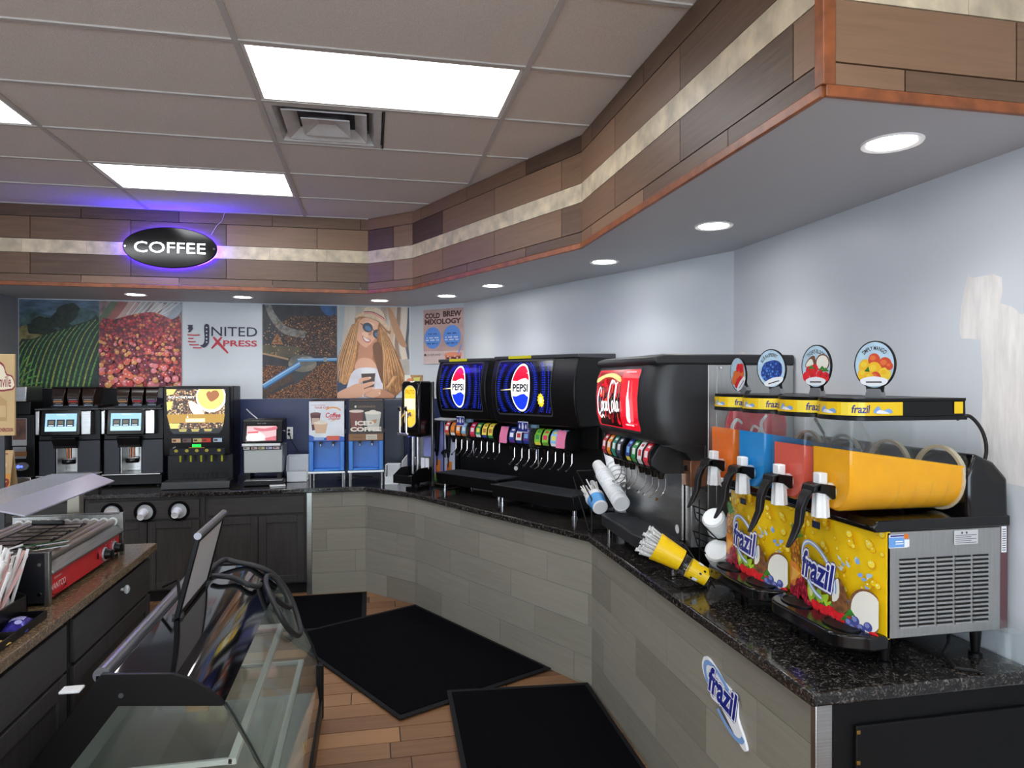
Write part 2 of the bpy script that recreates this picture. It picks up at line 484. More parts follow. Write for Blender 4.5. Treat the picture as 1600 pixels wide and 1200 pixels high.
for j in range(-12, 7):
    for i in range(-5, 3):
        x0, y0 = X0 + i * TW, Y0 + j * TD
        x0c, x1c, y0c, y1c = max(x0, -6.1), min(x0 + TW, 2.15), max(y0, -4.1), min(y0 + TD, 7.1)
        if x1c <= x0c or y1c <= y0c or (i, j) in holes: continue
        if (i, j) == (0, 1): x0c = VENT[1]
        b.box(x0c, x1c, y0c, y1c, ZC, ZC + 0.02, TILE)
b.box(-6.1, 2.15, -4.1, 7.1, ZC + 0.12, ZC + 0.16, GREYW)
ceil = struct(b.build('ceiling', smooth=0))
b = MB()
for j in range(-11, 6):
    y = Y0 + j * TD
    b.box(-6.0, fas_x(y) - 0.012, y - 0.012, y + 0.012, ZC - 0.007, ZC + 0.001, TBAR)
for i in range(-4, 3):
    x = X0 + i * TW
    ye = 6.02 if x < -0.02 else (3.0 if x > 1.0 else 6.0)
    if i == 1:
        ye = 5.682 - (x - 0.347) / (1.174 - 0.347) * (5.682 - 3.715) - 0.02
    if i == 2: ye = 1.60
    b.box(x - 0.012, x + 0.012, -4.0, ye, ZC - 0.0075, ZC + 0.001, TBAR)
b.box(VENT[1] - 0.004, VENT[1] + 0.004, VENT[2], VENT[3], ZC - 0.004, ZC + 0.001, mat('dark_seam', (60, 56, 52), 0.9))
b.build('grid', ceil, smooth=0)

LENS = mat('troffer_lens', (250, 252, 255), 0.5, emit=PANEL_EMIT, ecol=(250, 253, 255))
FRAME = mat('troffer_frame', (222, 220, 216), 0.5)
TR_LABEL = {(0, 0): 'large lit ceiling light panel directly above the air vent', (-1, 3): 'lit ceiling light panel nearest the neon sign',
            (-2, 1): 'lit ceiling light panel cut off by the picture edge, farthest from the soda machines'}
tr0 = None
for (i, j) in LIT:
    c = (X0 + (i + 0.5) * TW, Y0 + (j + 0.5) * TD, ZC)
    lab = TR_LABEL.get((i, j), 'lit ceiling light panel in the store behind the viewer')
    if tr0 is None:
        t = tr0 = thing('ceiling_light', lab, 'ceiling light', c, group='ceiling light panels')
        W, D = TW / 2 - 0.014, TD / 2 - 0.014
        b = MB()
        for x0, x1, y0, y1 in ((-W, W, -D, -D + .016), (-W, W, D - .016, D), (-W, -W + .016, -D + .016, D - .016), (W - .016, W, -D + .016, D - .016)):
            b.box(x0, x1, y0, y1, -0.004, 0.05, FRAME)
        b.box(-W, W, -D, D, 0.05, 0.06, FRAME)
        b.build('frame', t, smooth=0)
        b = MB(); b.box(-W + .016, W - .016, -D + .016, D - .016, 0.004, 0.012, LENS)
        b.build('diffuser', t, smooth=0)
    else:
        dup(tr0, c, label=lab)

# air vent: square cone diffuser
t = thing('air_vent', 'square grey air vent with nested louvres set in the ceiling', 'air vent', (VENT[0] + .305, VENT[2] + .305, ZC))
VM = mat('vent_metal', (205, 203, 202), 0.5, var=0.05, scale=10)
b = MB()
def sqring(h0, z0, h1, z1, mt, th=0.006):
    R = [[(h, h, z), (-h, h, z), (-h, -h, z), (h, -h, z)] for h, z in ((h0, z0), (h1, z1), (h1, z1 + th), (h0, z0 + th))]
    b.loft(R + [R[0]], mt, caps=False)
sqring(.292, -.004, .255, -.004, VM); sqring(.255, -.004, .225, .05, VM)
b.build('frame', t, smooth=0)
b = MB(); sqring(.215, -.006, .15, .04, VM); b.build('outer_louver', t, smooth=0)
b = MB(); sqring(.125, -.010, .04, .03, VM); b.box(-.045, .045, -.045, .045, .028, .034, VM); b.build('inner_louver', t, smooth=0)
b = MB(); b.box(-.27, .27, -.27, .27, .09, .1, mat('vent_throat', (84, 84, 92), 0.8, var=0.3, scale=12)); b.build('throat', t, smooth=0)

# ------------------------------------------------------------------ soffit and fascia
SOF = mat('soffit_paint', (196, 197, 202), 0.55)
b = MB(); b.prism(FAS + [(2.05, 3.62), (0.88, 6.55), (0.40, 7.0), (-3.12, 7.0)], 'z', ZS, ZS + 0.05, SOF)
struct(b.build('trim_2', smooth=0))
FPL = plank_mat('fascia_wood_tile', (76, 56, 42), (140, 108, 82), 0.45, gstr=0.45, bump=0.2)
BACK = mat('fascia_gap', (40, 32, 26), 0.9)
b = MB()
for A, B in zip(FAS[:-1], FAS[1:]):
    A = Vector(A); B = Vector(B); D = (B - A).normalized(); N = Vector((-D.y, D.x)) * 0.05
    b.prism([tuple(A), tuple(B), tuple(B + N), tuple(A + N)], 'z', ZS + 0.05, ZC, BACK)
L = 0.72
run(FAS, [(2.594, 2.655, 0.36), (2.655, 2.822, 0.0), (2.928, 3.104, 0.0), (3.104, 3.202, 0.36)], L, 0.010, FPL, b, gap=.005, s0=0.20)
struct(b.build('trim_3', smooth=0))
STONE = mat('stone_band', (206, 190, 162), 0.35, var=0.14, scale=11)
b = MB()
run(FAS, [(2.822, 2.928, 0.2)], 0.46, 0.011, STONE, b, gap=0.0015, s0=0.2); b.uv = {}; b.tone = {}
struct(b.build('trim_4', smooth=0))
CHERRY = mat('cherry_trim', (142, 80, 44), 0.4, var=0.15, scale=20)
b = MB()
for A, B in zip(FAS[:-1], FAS[1:]):
    A = Vector(A); B = Vector(B); D = (B - A).normalized(); N = Vector((D.y, -D.x)) * 0.016; A = A - D * 0.006; B = B + D * 0.006
    b.prism([tuple(A), tuple(B), tuple(B + N), tuple(A + N)], 'z', ZS - 0.004, ZS + 0.028, CHERRY)
b.box(1.156, 1.194, 1.594, 1.632, ZS + 0.026, ZC, CHERRY)
struct(b.build('trim_5', bevel=0.003))

# recessed downlights
DL = [(-1.99, 6.50), (-1.116, 6.50), (0.085, 6.52), (0.66, 6.05), (0.945, 5.33), (1.44, 4.12), (1.625, 3.06), (1.606, 1.88)]
DL_LABEL = ['round lit downlight in the soffit above the cherry print', 'round lit downlight above the white lettered wall',
            'round lit downlight above the print of the woman in a hat', 'round lit downlight above the cold brew poster',
            'round lit downlight above the gap between the two blue cola screens', 'round lit downlight above the red cola machine',
            'round lit downlight second from the open corner of the soffit', 'largest round lit downlight, by the open corner of the soffit']
DLM = mat('downlight_lens', (255, 252, 248), 0.4, emit=22.0)
d0 = None
for (x, y), lab in zip(DL, DL_LABEL):
    if d0 is None:
        d0 = t = thing('downlight', lab, 'downlight', (x, y, ZS), group='downlights in the soffit')
        b = MB(); b.lathe([(.068, -.001), (.088, -.006), (.092, -.001), (.092, .002), (.068, .002)], mat('downlight_trim', (240, 240, 240), 0.4), n=32, caps=False)
        b.build('trim_ring', t)
        b = MB(); b.lathe([(.069, -.003), (.069, .001)], DLM, n=32); b.build('lens', t)
    else:
        t = dup(d0, (x, y, ZS), label=lab); continue
    ld = bpy.data.lights.new('downlight_beam', 'SPOT'); ld.energy = DOWN_W; ld.spot_size = radians(125); ld.spot_blend = 1.0
    ld.shadow_soft_size = 0.06; ld.color = (1.0, 0.985, 0.96)
    lo = bpy.data.objects.new('downlight_beam', ld); COL.objects.link(lo); lo.parent = t; lo.location = (0, 0, -0.02)

# ------------------------------------------------------------------ tiled counter, granite top
CT = plank_mat('counter_wood_tile', (124, 120, 108), (146, 142, 129), 0.55, gstr=0.7, bump=0.45)
CG = mat('counter_grout', (88, 84, 76), 0.9)
CP = [(-0.487, 6.07), (-0.037, 6.07), (0.362, 5.62), (1.287, 3.87), (1.287, 1.80)]
t = thing('serving_counter', 'long angled counter base clad in grey wood-look tile under the drink machines', 'counter', (0.6, 4.5, 0))
def local(pts, t): return [(p[0] - t.location.x, p[1] - t.location.y) for p in pts]
b = MB(); b.prism(local(CP + [(2.04, 1.80), (2.04, 3.6), (0.87, 6.53), (0.39, 6.98), (-0.487, 6.98)], t), 'z', 0, 0.868, CG)
b.build('core', t, smooth=0)
b = MB(); run(local(CP, t), [(0.0, .180, 0.0), (.180, .367, 0.36), (.367, .554, 0.12), (.554, .741, 0.48), (.741, .868, 0.25)], 0.72, 0.010, CT, b, gap=0.002)
b.build('tile_cladding', t, smooth=0)
for nm, x0, x1, y0, y1 in (('corner_strip', -.53, -.487, 6.058, 6.09), ('corner_strip', 1.275, 1.33, 1.786, 1.81)):
    rbox(nm, t, x0 - .6, x1 - .6, y0 - 4.5, y1 - 4.5, 0, .868, STEEL, 0.002, label='brushed steel corner strip')
EP = mat('black_panel', (15, 15, 16), 0.55, var=0.15, scale=40, spec=.2)
b = MB(); b.box(1.33 - .6, 2.04 - .6, -2.712, -2.70, 0, .868, EP); b.build('end_panel', t, smooth=0)
b = MB(); b.box(1.40 - .6, 2.035 - .6, -2.728, -2.713, 0.06, .80, EP); b.build('end_door', t, bevel=.003)
for z in (.70, .79): rbox('hinge', t, 1.398 - .6, 1.41 - .6, -2.733, -2.727, z - .012, z, mat('brass', (170, 130, 70), .35, 1), .001)

def granite(name, a, c, d, rough, sc):
    m = bpy.data.materials.new(name); m.use_nodes = True; nt = m.node_tree; p = nt.nodes['Principled BSDF']; p.inputs['Roughness'].default_value = rough
    tc = nt.nodes.new('ShaderNodeTexCoord'); n = nt.nodes.new('ShaderNodeTexNoise'); n.inputs['Scale'].default_value = sc; n.inputs['Detail'].default_value = 10; n.inputs['Roughness'].default_value = .75; n.inputs['Distortion'].default_value = 1.2
    nt.links.new(tc.outputs['Object'], n.inputs['Vector'])
    r = nt.nodes.new('ShaderNodeValToRGB'); e = r.color_ramp.elements
    e[0].position = .42; e[0].color = lin(a); e[1].position = .62; e[1].color = lin(d); q = e.new(.53); q.color = lin(c)
    nt.links.new(n.outputs['Fac'], r.inputs['Fac']); nt.links.new(r.outputs['Color'], p.inputs['Base Color'])
    return m
GRAN = granite('black_brown_granite', (13, 12, 13), (36, 34, 33), (112, 106, 101), 0.10, 75)
o = slab_poly('countertop', [(-3.11, 6.03), (-0.052, 6.03), (0.333, 5.60), (1.252, 3.86), (1.252, 1.77), (2.045, 1.77), (2.045, 3.61), (0.87, 6.535), (0.39, 6.985), (-3.11, 6.985)], 0.869, ZT, GRAN, bevel=0.008, seg=3)
tag(o, 'polished black and brown granite countertop carrying the drink machines', 'countertop')

# ------------------------------------------------------------------ floor mats
MATF = mat('mat_pile', (9, 9, 12), 0.97, var=0.25, scale=90, bump=0.6, bscale=220, spec=.05)
MATE = mat('mat_rubber', (20, 20, 22), 0.7, spec=.2)
def floor_mat(pts, label, z0=0.001):
    c = Vector((sum(p[0] for p in pts) / 4, sum(p[1] for p in pts) / 4))
    t = thing('floor_mat', label, 'mat', (c.x, c.y, z0), group='black entrance mats')
    P = [Vector(p) - c for p in pts]
    b = MB(); b.prism([tuple(p) for p in P], 'z', 0, 0.005, MATE); b.build('rubber_edge', t)
    I = [p - p.normalized() * 0.045 for p in P]
    b = MB(); b.prism([tuple(p) for p in I], 'z', 0.0052, 0.010, MATF); b.build('pile', t, bevel=.002)
floor_mat([(-1.15, 5.195), (-0.032, 5.195), (-0.032, 6.03), (-1.15, 6.03)], 'black floor mat lying along the dark cabinets')
floor_mat([(0.352, 5.58), (1.108, 4.165), (0.152, 3.70), (-0.60, 5.08)], 'largest black floor mat, slanted along the angled counter', 0.011)
floor_mat([(0.432, 3.968), (1.262, 3.90), (1.245, 2.70), (0.40, 2.74)], 'black floor mat nearest the stuck-on logo, square to the end counter', 0.0215)

# ------------------------------------------------------------------ dark cabinets
CAB = mat('dark_stained_wood', (52, 49, 48), 0.5, var=0.14, scale=5, stretch=(12, 12, 1), bump=.1)
CABH = mat('dark_stained_wood_crosswise', (54, 51, 50), 0.5, var=0.14, scale=5, stretch=(1, 1, 14), bump=.1)
KICK = mat('toe_kick', (14, 13, 13), 0.8)
KNOB = clear_mat('clear_knob', amount=.6)
def shaker(name, par, x0, x1, z0, z1, mt=None, rail=.06):
    b = MB(); mt = mt or CAB
    b.box(x0, x0 + rail, -.02, 0, z0, z1, mt); b.box(x1 - rail, x1, -.02, 0, z0, z1, mt)
    b.box(x0 + rail, x1 - rail, -.02, 0, z0, z0 + rail, mt); b.box(x0 + rail, x1 - rail, -.02, 0, z1 - rail, z1, mt)
    b.box(x0 + rail - .004, x1 - rail + .004, -.009, -.001, z0 + rail - .004, z1 - rail + .004, mt)
    return b.build(name, par, bevel=.0025, smooth=0)
def slabfront(name, par, x0, x1, z0, z1): return rbox(name, par, x0, x1, -.02, 0, z0, z1, CABH, .003)
def cabinet(label, loc, rz, W, dep, split, holes=None, end=False, group='dark cabinets under the counters'):
    t = thing('base_cabinet', label, 'cabinet', loc, rz, group)
    b = MB(); b.box(0, W, .001, dep, .10, .868, CAB); b.build('body', t, smooth=0)
    b = MB(); b.box(.002, W - .002, .06, dep - .02, 0, .10, KICK); b.build('toe_kick', t, smooth=0)
    return t
# along the back wall
c1 = cabinet('dark base cabinet with three round cup holders in its drawer front', (-2.24, 6.08, 0), 0, 0.90, .90, .47)
c1d = slabfront('drawer', c1, .03, .86, .69, .845)
shaker('door', c1, .03, .462, .115, .672); shaker('door', c1, .468, .86, .115, .672)
c2 = cabinet('plain dark base cabinet ending at the steel corner strip', (-1.335, 6.08, 0), 0, 0.80, .90, .42)
slabfront('drawer', c2, .02, .785, .70, .845); shaker('door', c2, .02, .412, .115, .682); shaker('door', c2, .418, .785, .115, .682)
c3 = cabinet('dark base cabinet under the table tent, mostly hidden by the roller grill', (-3.11, 6.08, 0), 0, 0.86, .90, .42)
slabfront('drawer', c3, .02, .84, .70, .845); shaker('door', c3, .02, .427, .115, .682); shaker('door', c3, .433, .84, .115, .682)
# cup holders set in the drawer front, each a ring with cups nested in it
GASK = mat('gasket', (5, 5, 5), .7, spec=.1)
CUPW = mat('white_paper_cup', (233, 234, 236), .55)
def ring_mb(b, c, r, w, y0, y1, mt, n=32):
    b.loft([[(c[0] + q * cos(2 * pi * i / n), y, c[2] + q * sin(2 * pi * i / n)) for i in range(n)] for q, y in ((r, y0), (r, y1), (r - w, y1), (r - w, y0), (r, y0))], mt, caps=False)
for k, (X, lab, lab2) in enumerate(((-2.035, 'half behind the roller grill', 'nearest the roller grill'), (-1.79, 'in the middle of the drawer front', 'in the middle holder of the drawer front'), (-1.535, 'nearest the plain cabinet', 'in the holder nearest the plain cabinet'))):
    hx = X + 2.24; b = MB(); ring_mb(b, (hx, 0, .753), .082, .020, -.019, -.034, GASK)
    b.lathe([(.061, 0), (.0605, .002)], mat('holder_throat', (196, 202, 206), .4), M=Matrix.Rotation(pi / 2, 3, 'X'), c=(hx, -.0205, .753))
    b.build('cup_holder', c1d, label='round black-rimmed cup holder')
    t = thing('paper_cup', 'white paper cup stack poking out ' + lab2, 'cup', (X, 6.052, .753), group='cups in the drawer holders')
    dx = (-.012, -.02, -.024)[k]
    M = Matrix.Rotation(radians(90 + (6, 14, 10)[k]), 3, 'X') @ Matrix.Identity(3)
    b = MB()
    if k == 0:
        b.lathe([(.05, 0.0), (.049, .012), (.046, .012), (.044, -.006)], CUPW, M=M)
    else:
        b.lathe([(.036, 0), (.034, .045), (.026, .10), (.024, .10), (.0235, .096)], CUPW, M=M, c=(dx * .3, 0, 0))
    b.build('cup_body', t)
    if k: b = MB(); b.lathe([(.0365, 0.018), (.0395, .02), (.0395, .024), (.036, .026)], CUPW, M=M, c=(dx * .3, 0, 0)); b.build('rolled_rim', t)

# roller grill counter on the other side of the aisle: faces +X
QZ = granite('brown_quartz', (84, 66, 48), (112, 92, 68), (150, 128, 98), 0.22, 90)
o = slab_poly('island_countertop', [(-2.9, 0.6), (-1.17, 0.6), (-1.17, 4.17), (-2.9, 4.17)], 0.869, ZT, QZ, bevel=.004)
tag(o, 'speckled brown countertop carrying the roller grill', 'countertop')
c4 = cabinet('dark island cabinet at the far end, beneath the roller grill', (-1.21, 3.11, 0), pi / 2, 1.02, 1.0, .5)
slabfront('drawer', c4, .01, 1.0, .66, .84)
kb = MB(); kb.lathe([(.006, 0), (.008, .012), (.02, .02), (.022, .028), (.014, .036)], KNOB, M=Matrix.Rotation(pi / 2, 3, 'X'), c=(.55, -.02, .80)); kb.build('knob', c4, label='clear glass knob')
shaker('door', c4, .01, 1.0, .115, .645, rail=.075)
c5 = cabinet('dark island cabinet beside the glass display case, nearest the viewer', (-1.21, 1.02, 0), pi / 2, 2.05, 1.0, .5)
slabfront('drawer', c5, .98, 2.03, .66, .84); slabfront('drawer', c5, .01, .96, .66, .84)
shaker('door', c5, .98, 2.03, .115, .645, rail=.075); shaker('door', c5, .01, .96, .115, .645, rail=.075)
# ------------------------------------------------------------------ printed panels on the back wall
def poster(name, label, cat, x0, x1, z0, z1, draw, px, group=None, y=6.999):
    """px = (left, right, top, bottom) frame in which the drawing is written"""
    t = thing(name, label, cat, (x0, y, z0), group=group)
    b = MB(); b.box(0, x1 - x0, -.010, 0, 0, z1 - z0, mat('print_edge', (206, 208, 212), .6)); b.build('backing', t, smooth=0)
    a = Art(lambda u, v, l: (u, -.010 - l, v))
    L, R, T, B = px
    a.T = lambda x, y: ((min(max(x, L), R) - L) / (R - L) * (x1 - x0), (B - min(max(y, T), B)) / (B - T) * (z1 - z0))
    draw(a); a.done('print', t)
    return t
def pm(name, c, **k): return mat(name, c, k.pop('rough', .45), **k)

def draw_field(a):
    a.rect(120, 632, 110, 660, pm('print_haze_blue', (78, 98, 118), var=.3, scale=7, stretch=(1, 1, 3)))
    a.poly(sm([(120, 230), (200, 180), (330, 210), (450, 150), (632, 190), (632, 300), (120, 340)], 4), pm('print_far_hill', (62, 86, 88), var=.3, scale=14))
    a.poly(sm([(120, 290), (190, 270), (260, 300), (300, 330), (120, 400)], 4), pm('print_ochre', (120, 112, 70), var=.3, scale=20))
    a.poly(sm([(120, 380), (200, 355), (330, 310), (450, 270), (560, 240), (632, 225), (632, 660), (120, 660)], 3), pm('print_soil', (38, 54, 46), var=.25, scale=30))
    tr = pm('print_tree', (30, 44, 36), var=.35, scale=26)
    for cx, cy, rx, ry in ((420, 195, 70, 55), (380, 230, 60, 40), (460, 165, 40, 34), (250, 265, 60, 45), (310, 255, 55, 40), (220, 290, 50, 40), (280, 300, 70, 30), (400, 265, 50, 25)):
        a.poly(sm([(cx + rx * (1 + random.uniform(-.2, .2)) * cos(t * pi / 5), cy + ry * (1 + random.uniform(-.2, .2)) * sin(t * pi / 5)) for t in range(10)], 3), tr)
    g = pm('print_row_green', (92, 142, 74), var=.35, scale=60); g2 = pm('print_row_yellow', (128, 150, 72), var=.3, scale=60)
    for i in range(17):                                     # curved crop rows running downhill
        x = 150 + i * 36 + (i * i) * .2
        y = 372 - (x - 150) * .31 if x < 632 else 225
        dx = 150 + i * 9
        P = []
        for k in range(7):
            u = k / 6
            P.append((x - dx * (u ** .75) * (1 - .25 * u), y + (680 - y) * u))
        a.stroke(P, [5, 8, 11, 14], g if i % 3 else g2)
    for i in range(5): a.stroke([(120, 560 + i * 30), (150 + i * 8, 500 + i * 34), (190 + i * 16, 450 + i * 44)], 8, g)
poster('crop_field_print', 'wall print of curved green crop rows and a dark tree', 'wall print', -3.11, -2.452, 1.75, 2.556, draw_field, (120, 632, 110, 660), 'picture panels above the coffee counter')

def draw_cherries(a):
    a.rect(634, 1140, 115, 668, pm('print_warm_grey', (150, 128, 126), var=.25, scale=9))
    for k, (x, c) in enumerate(((690, (96, 108, 88)), (740, (152, 96, 90)), (800, (186, 158, 150)), (880, (170, 168, 166)), (960, (196, 194, 192)), (1040, (178, 180, 186)), (1100, (150, 160, 172)))):
        a.stroke([(x + 50, 110), (x, 180), (x - 60, 250)], [60, 50, 30], pm('print_blur_%s' % 'abcdefg'[k], c, var=.1))
    for k in range(9): a.stroke([(860 + k * 34, 112), (820 + k * 30, 170), (800 + k * 26, 200)], 4, pm('print_streak', (226, 226, 228)))
    a.poly(sm([(634, 260), (720, 232), (830, 200), (950, 180), (1010, 195), (1080, 225), (1140, 235), (1140, 668), (634, 668)], 3),
           cells_mat('print_cherries', [(168, 42, 52), (196, 62, 66), (120, 34, 48), (208, 92, 80), (92, 40, 60), (178, 52, 70), (214, 128, 82), (150, 52, 66), (188, 76, 92)], 42, .4, edge=(70, 26, 34), edge_w=.45))
    rc = [pm('print_cherry_%s' % n, c) for n, c in (('red', (204, 74, 70)), ('plum', (122, 48, 70)), ('coral', (226, 112, 88)), ('pink', (224, 132, 140)), ('amber', (220, 158, 92)))]
    hi = pm('print_glint', (246, 206, 206))
    random.seed(5)
    for k in range(170):
        f = random.random(); y = 330 + 330 * f; x = random.uniform(640, 1134); r = 9 + 14 * f
        a.ell(x, y, r, r * .9, random.choice(rc), 12); a.ell(x - r * .3, y - r * .35, r * .28, r * .22, hi, 8)
poster('coffee_cherry_print', 'wall print of a heap of red coffee cherries', 'wall print', -2.448, -1.745, 1.75, 2.556, draw_cherries, (634, 1140, 115, 668), 'picture panels above the coffee counter')

def draw_roaster(a):
    L, R, T, B = 858, 1528, 36, 868
    a.rect(L, R, T, B, pm('print_roaster_dark', (44, 44, 50), var=.3, scale=9))
    bn = cells_mat('print_beans', [(150, 92, 52), (112, 66, 38), (178, 116, 70), (92, 54, 34), (196, 140, 92), (132, 80, 48)], 105, .5, edge=(40, 24, 16), edge_w=.3)
    bf = cells_mat('print_beans_falling', [(150, 100, 66), (64, 48, 44), (186, 130, 92), (54, 44, 44), (120, 82, 60), (96, 70, 58), (60, 56, 66)], 120, .5, edge=(38, 32, 34), edge_w=.3)
    a.poly(sm([(1380, T), (R, T), (R, 140), (1450, 130), (1400, 90)], 3), pm('print_blue_gap', (46, 84, 136), var=.3))
    a.poly(sm([(1060, 150), (1300, 130), (1450, 135), (R, 130), (R, 470), (1300, 480), (1150, 440), (1030, 300)], 3), bf)
    a.stroke([(900, 20), (950, 140), (1060, 260), (1240, 300)], [50, 60, 70, 60], pm('print_drum_rim', (120, 118, 112), var=.3, scale=30))
    a.poly(sm([(L, 395), (1000, 400), (1190, 410), (1190, 470), (1080, 505), (L, 460)], 2), pm('print_olive', (86, 80, 58), var=.2))
    a.poly(sm([(L, 590), (950, 575), (1090, 590), (1110, 640), (980, 700), (L, 760)], 2), bn)
    a.poly(sm([(1380, 560), (R, 560), (R, B), (890, B), (1000, 800), (1160, 720), (1300, 620)], 2), bn)
    a.poly(sm([(L, 790), (1000, 700), (1160, 640), (1150, 700), (1000, 770), (L, 860)], 2), pm('print_shadow_bean', (66, 46, 32), var=.4, scale=70))
    a.poly(sm([(1140, 640), (1300, 620), (1200, 700), (1150, 740)], 3), pm('print_hub_under', (52, 56, 62)))
    stl = pm('print_steel', (150, 150, 140), var=.2); blu = pm('print_steel_blue', (92, 158, 212)); lt = pm('print_steel_light', (176, 206, 228))
    a.stroke([(L, 470), (970, 492), (1090, 520)], 16, pm('print_copper', (176, 140, 104)), smooth=False)
    a.ell(1215, 560, 128, 72, pm('print_hub', (122, 116, 100), var=.25)); a.ell(1215, 530, 118, 50, pm('print_hub_top', (96, 94, 88), var=.25)); a.ell(1250, 515, 60, 22, stl)
    a.stroke([(1190, 560), (1020, 665), (L, 765)], 56, pm('print_bar_dark', (52, 92, 138)), smooth=False)
    a.stroke([(1190, 556), (1020, 661), (L, 758)], 36, blu, smooth=False); a.stroke([(1190, 550), (1020, 652), (L, 748)], 10, lt, smooth=False)
    a.stroke([(1170, 525), (1350, 522), (R, 518)], 26, blu, smooth=False); a.stroke([(1170, 520), (1350, 516), (R, 512)], 8, lt, smooth=False)
    a.rect(1405, 1435, 500, 540, stl)
    a.poly([(935, 385), (990, 285), (1045, 390)], pm('print_warning', (170, 110, 60))); a.poly([(955, 376), (990, 312), (1026, 379)], pm('print_warning_in', (128, 80, 44)))
    sp = [pm('print_bean_%s' % n, c) for n, c in (('tan', (196, 148, 110)), ('brown', (128, 82, 54)))]
    random.seed(9)
    for k in range(120):
        x = random.uniform(960, 1500); y = random.uniform(180, 480)
        a.ell(x, y, 7, 5, random.choice(sp), 8, rot=random.random() * 3)
    for k in range(26): a.ell(random.uniform(870, 1060), random.uniform(190, 470), 6, 5, sp[0], 8)
poster('coffee_roaster_print', 'wall print of coffee beans tumbling past a steel roaster arm', 'wall print', -1.02, -.322, 1.645, 2.556, draw_roaster, (858, 1528, 36, 868), 'picture panels above the coffee counter')

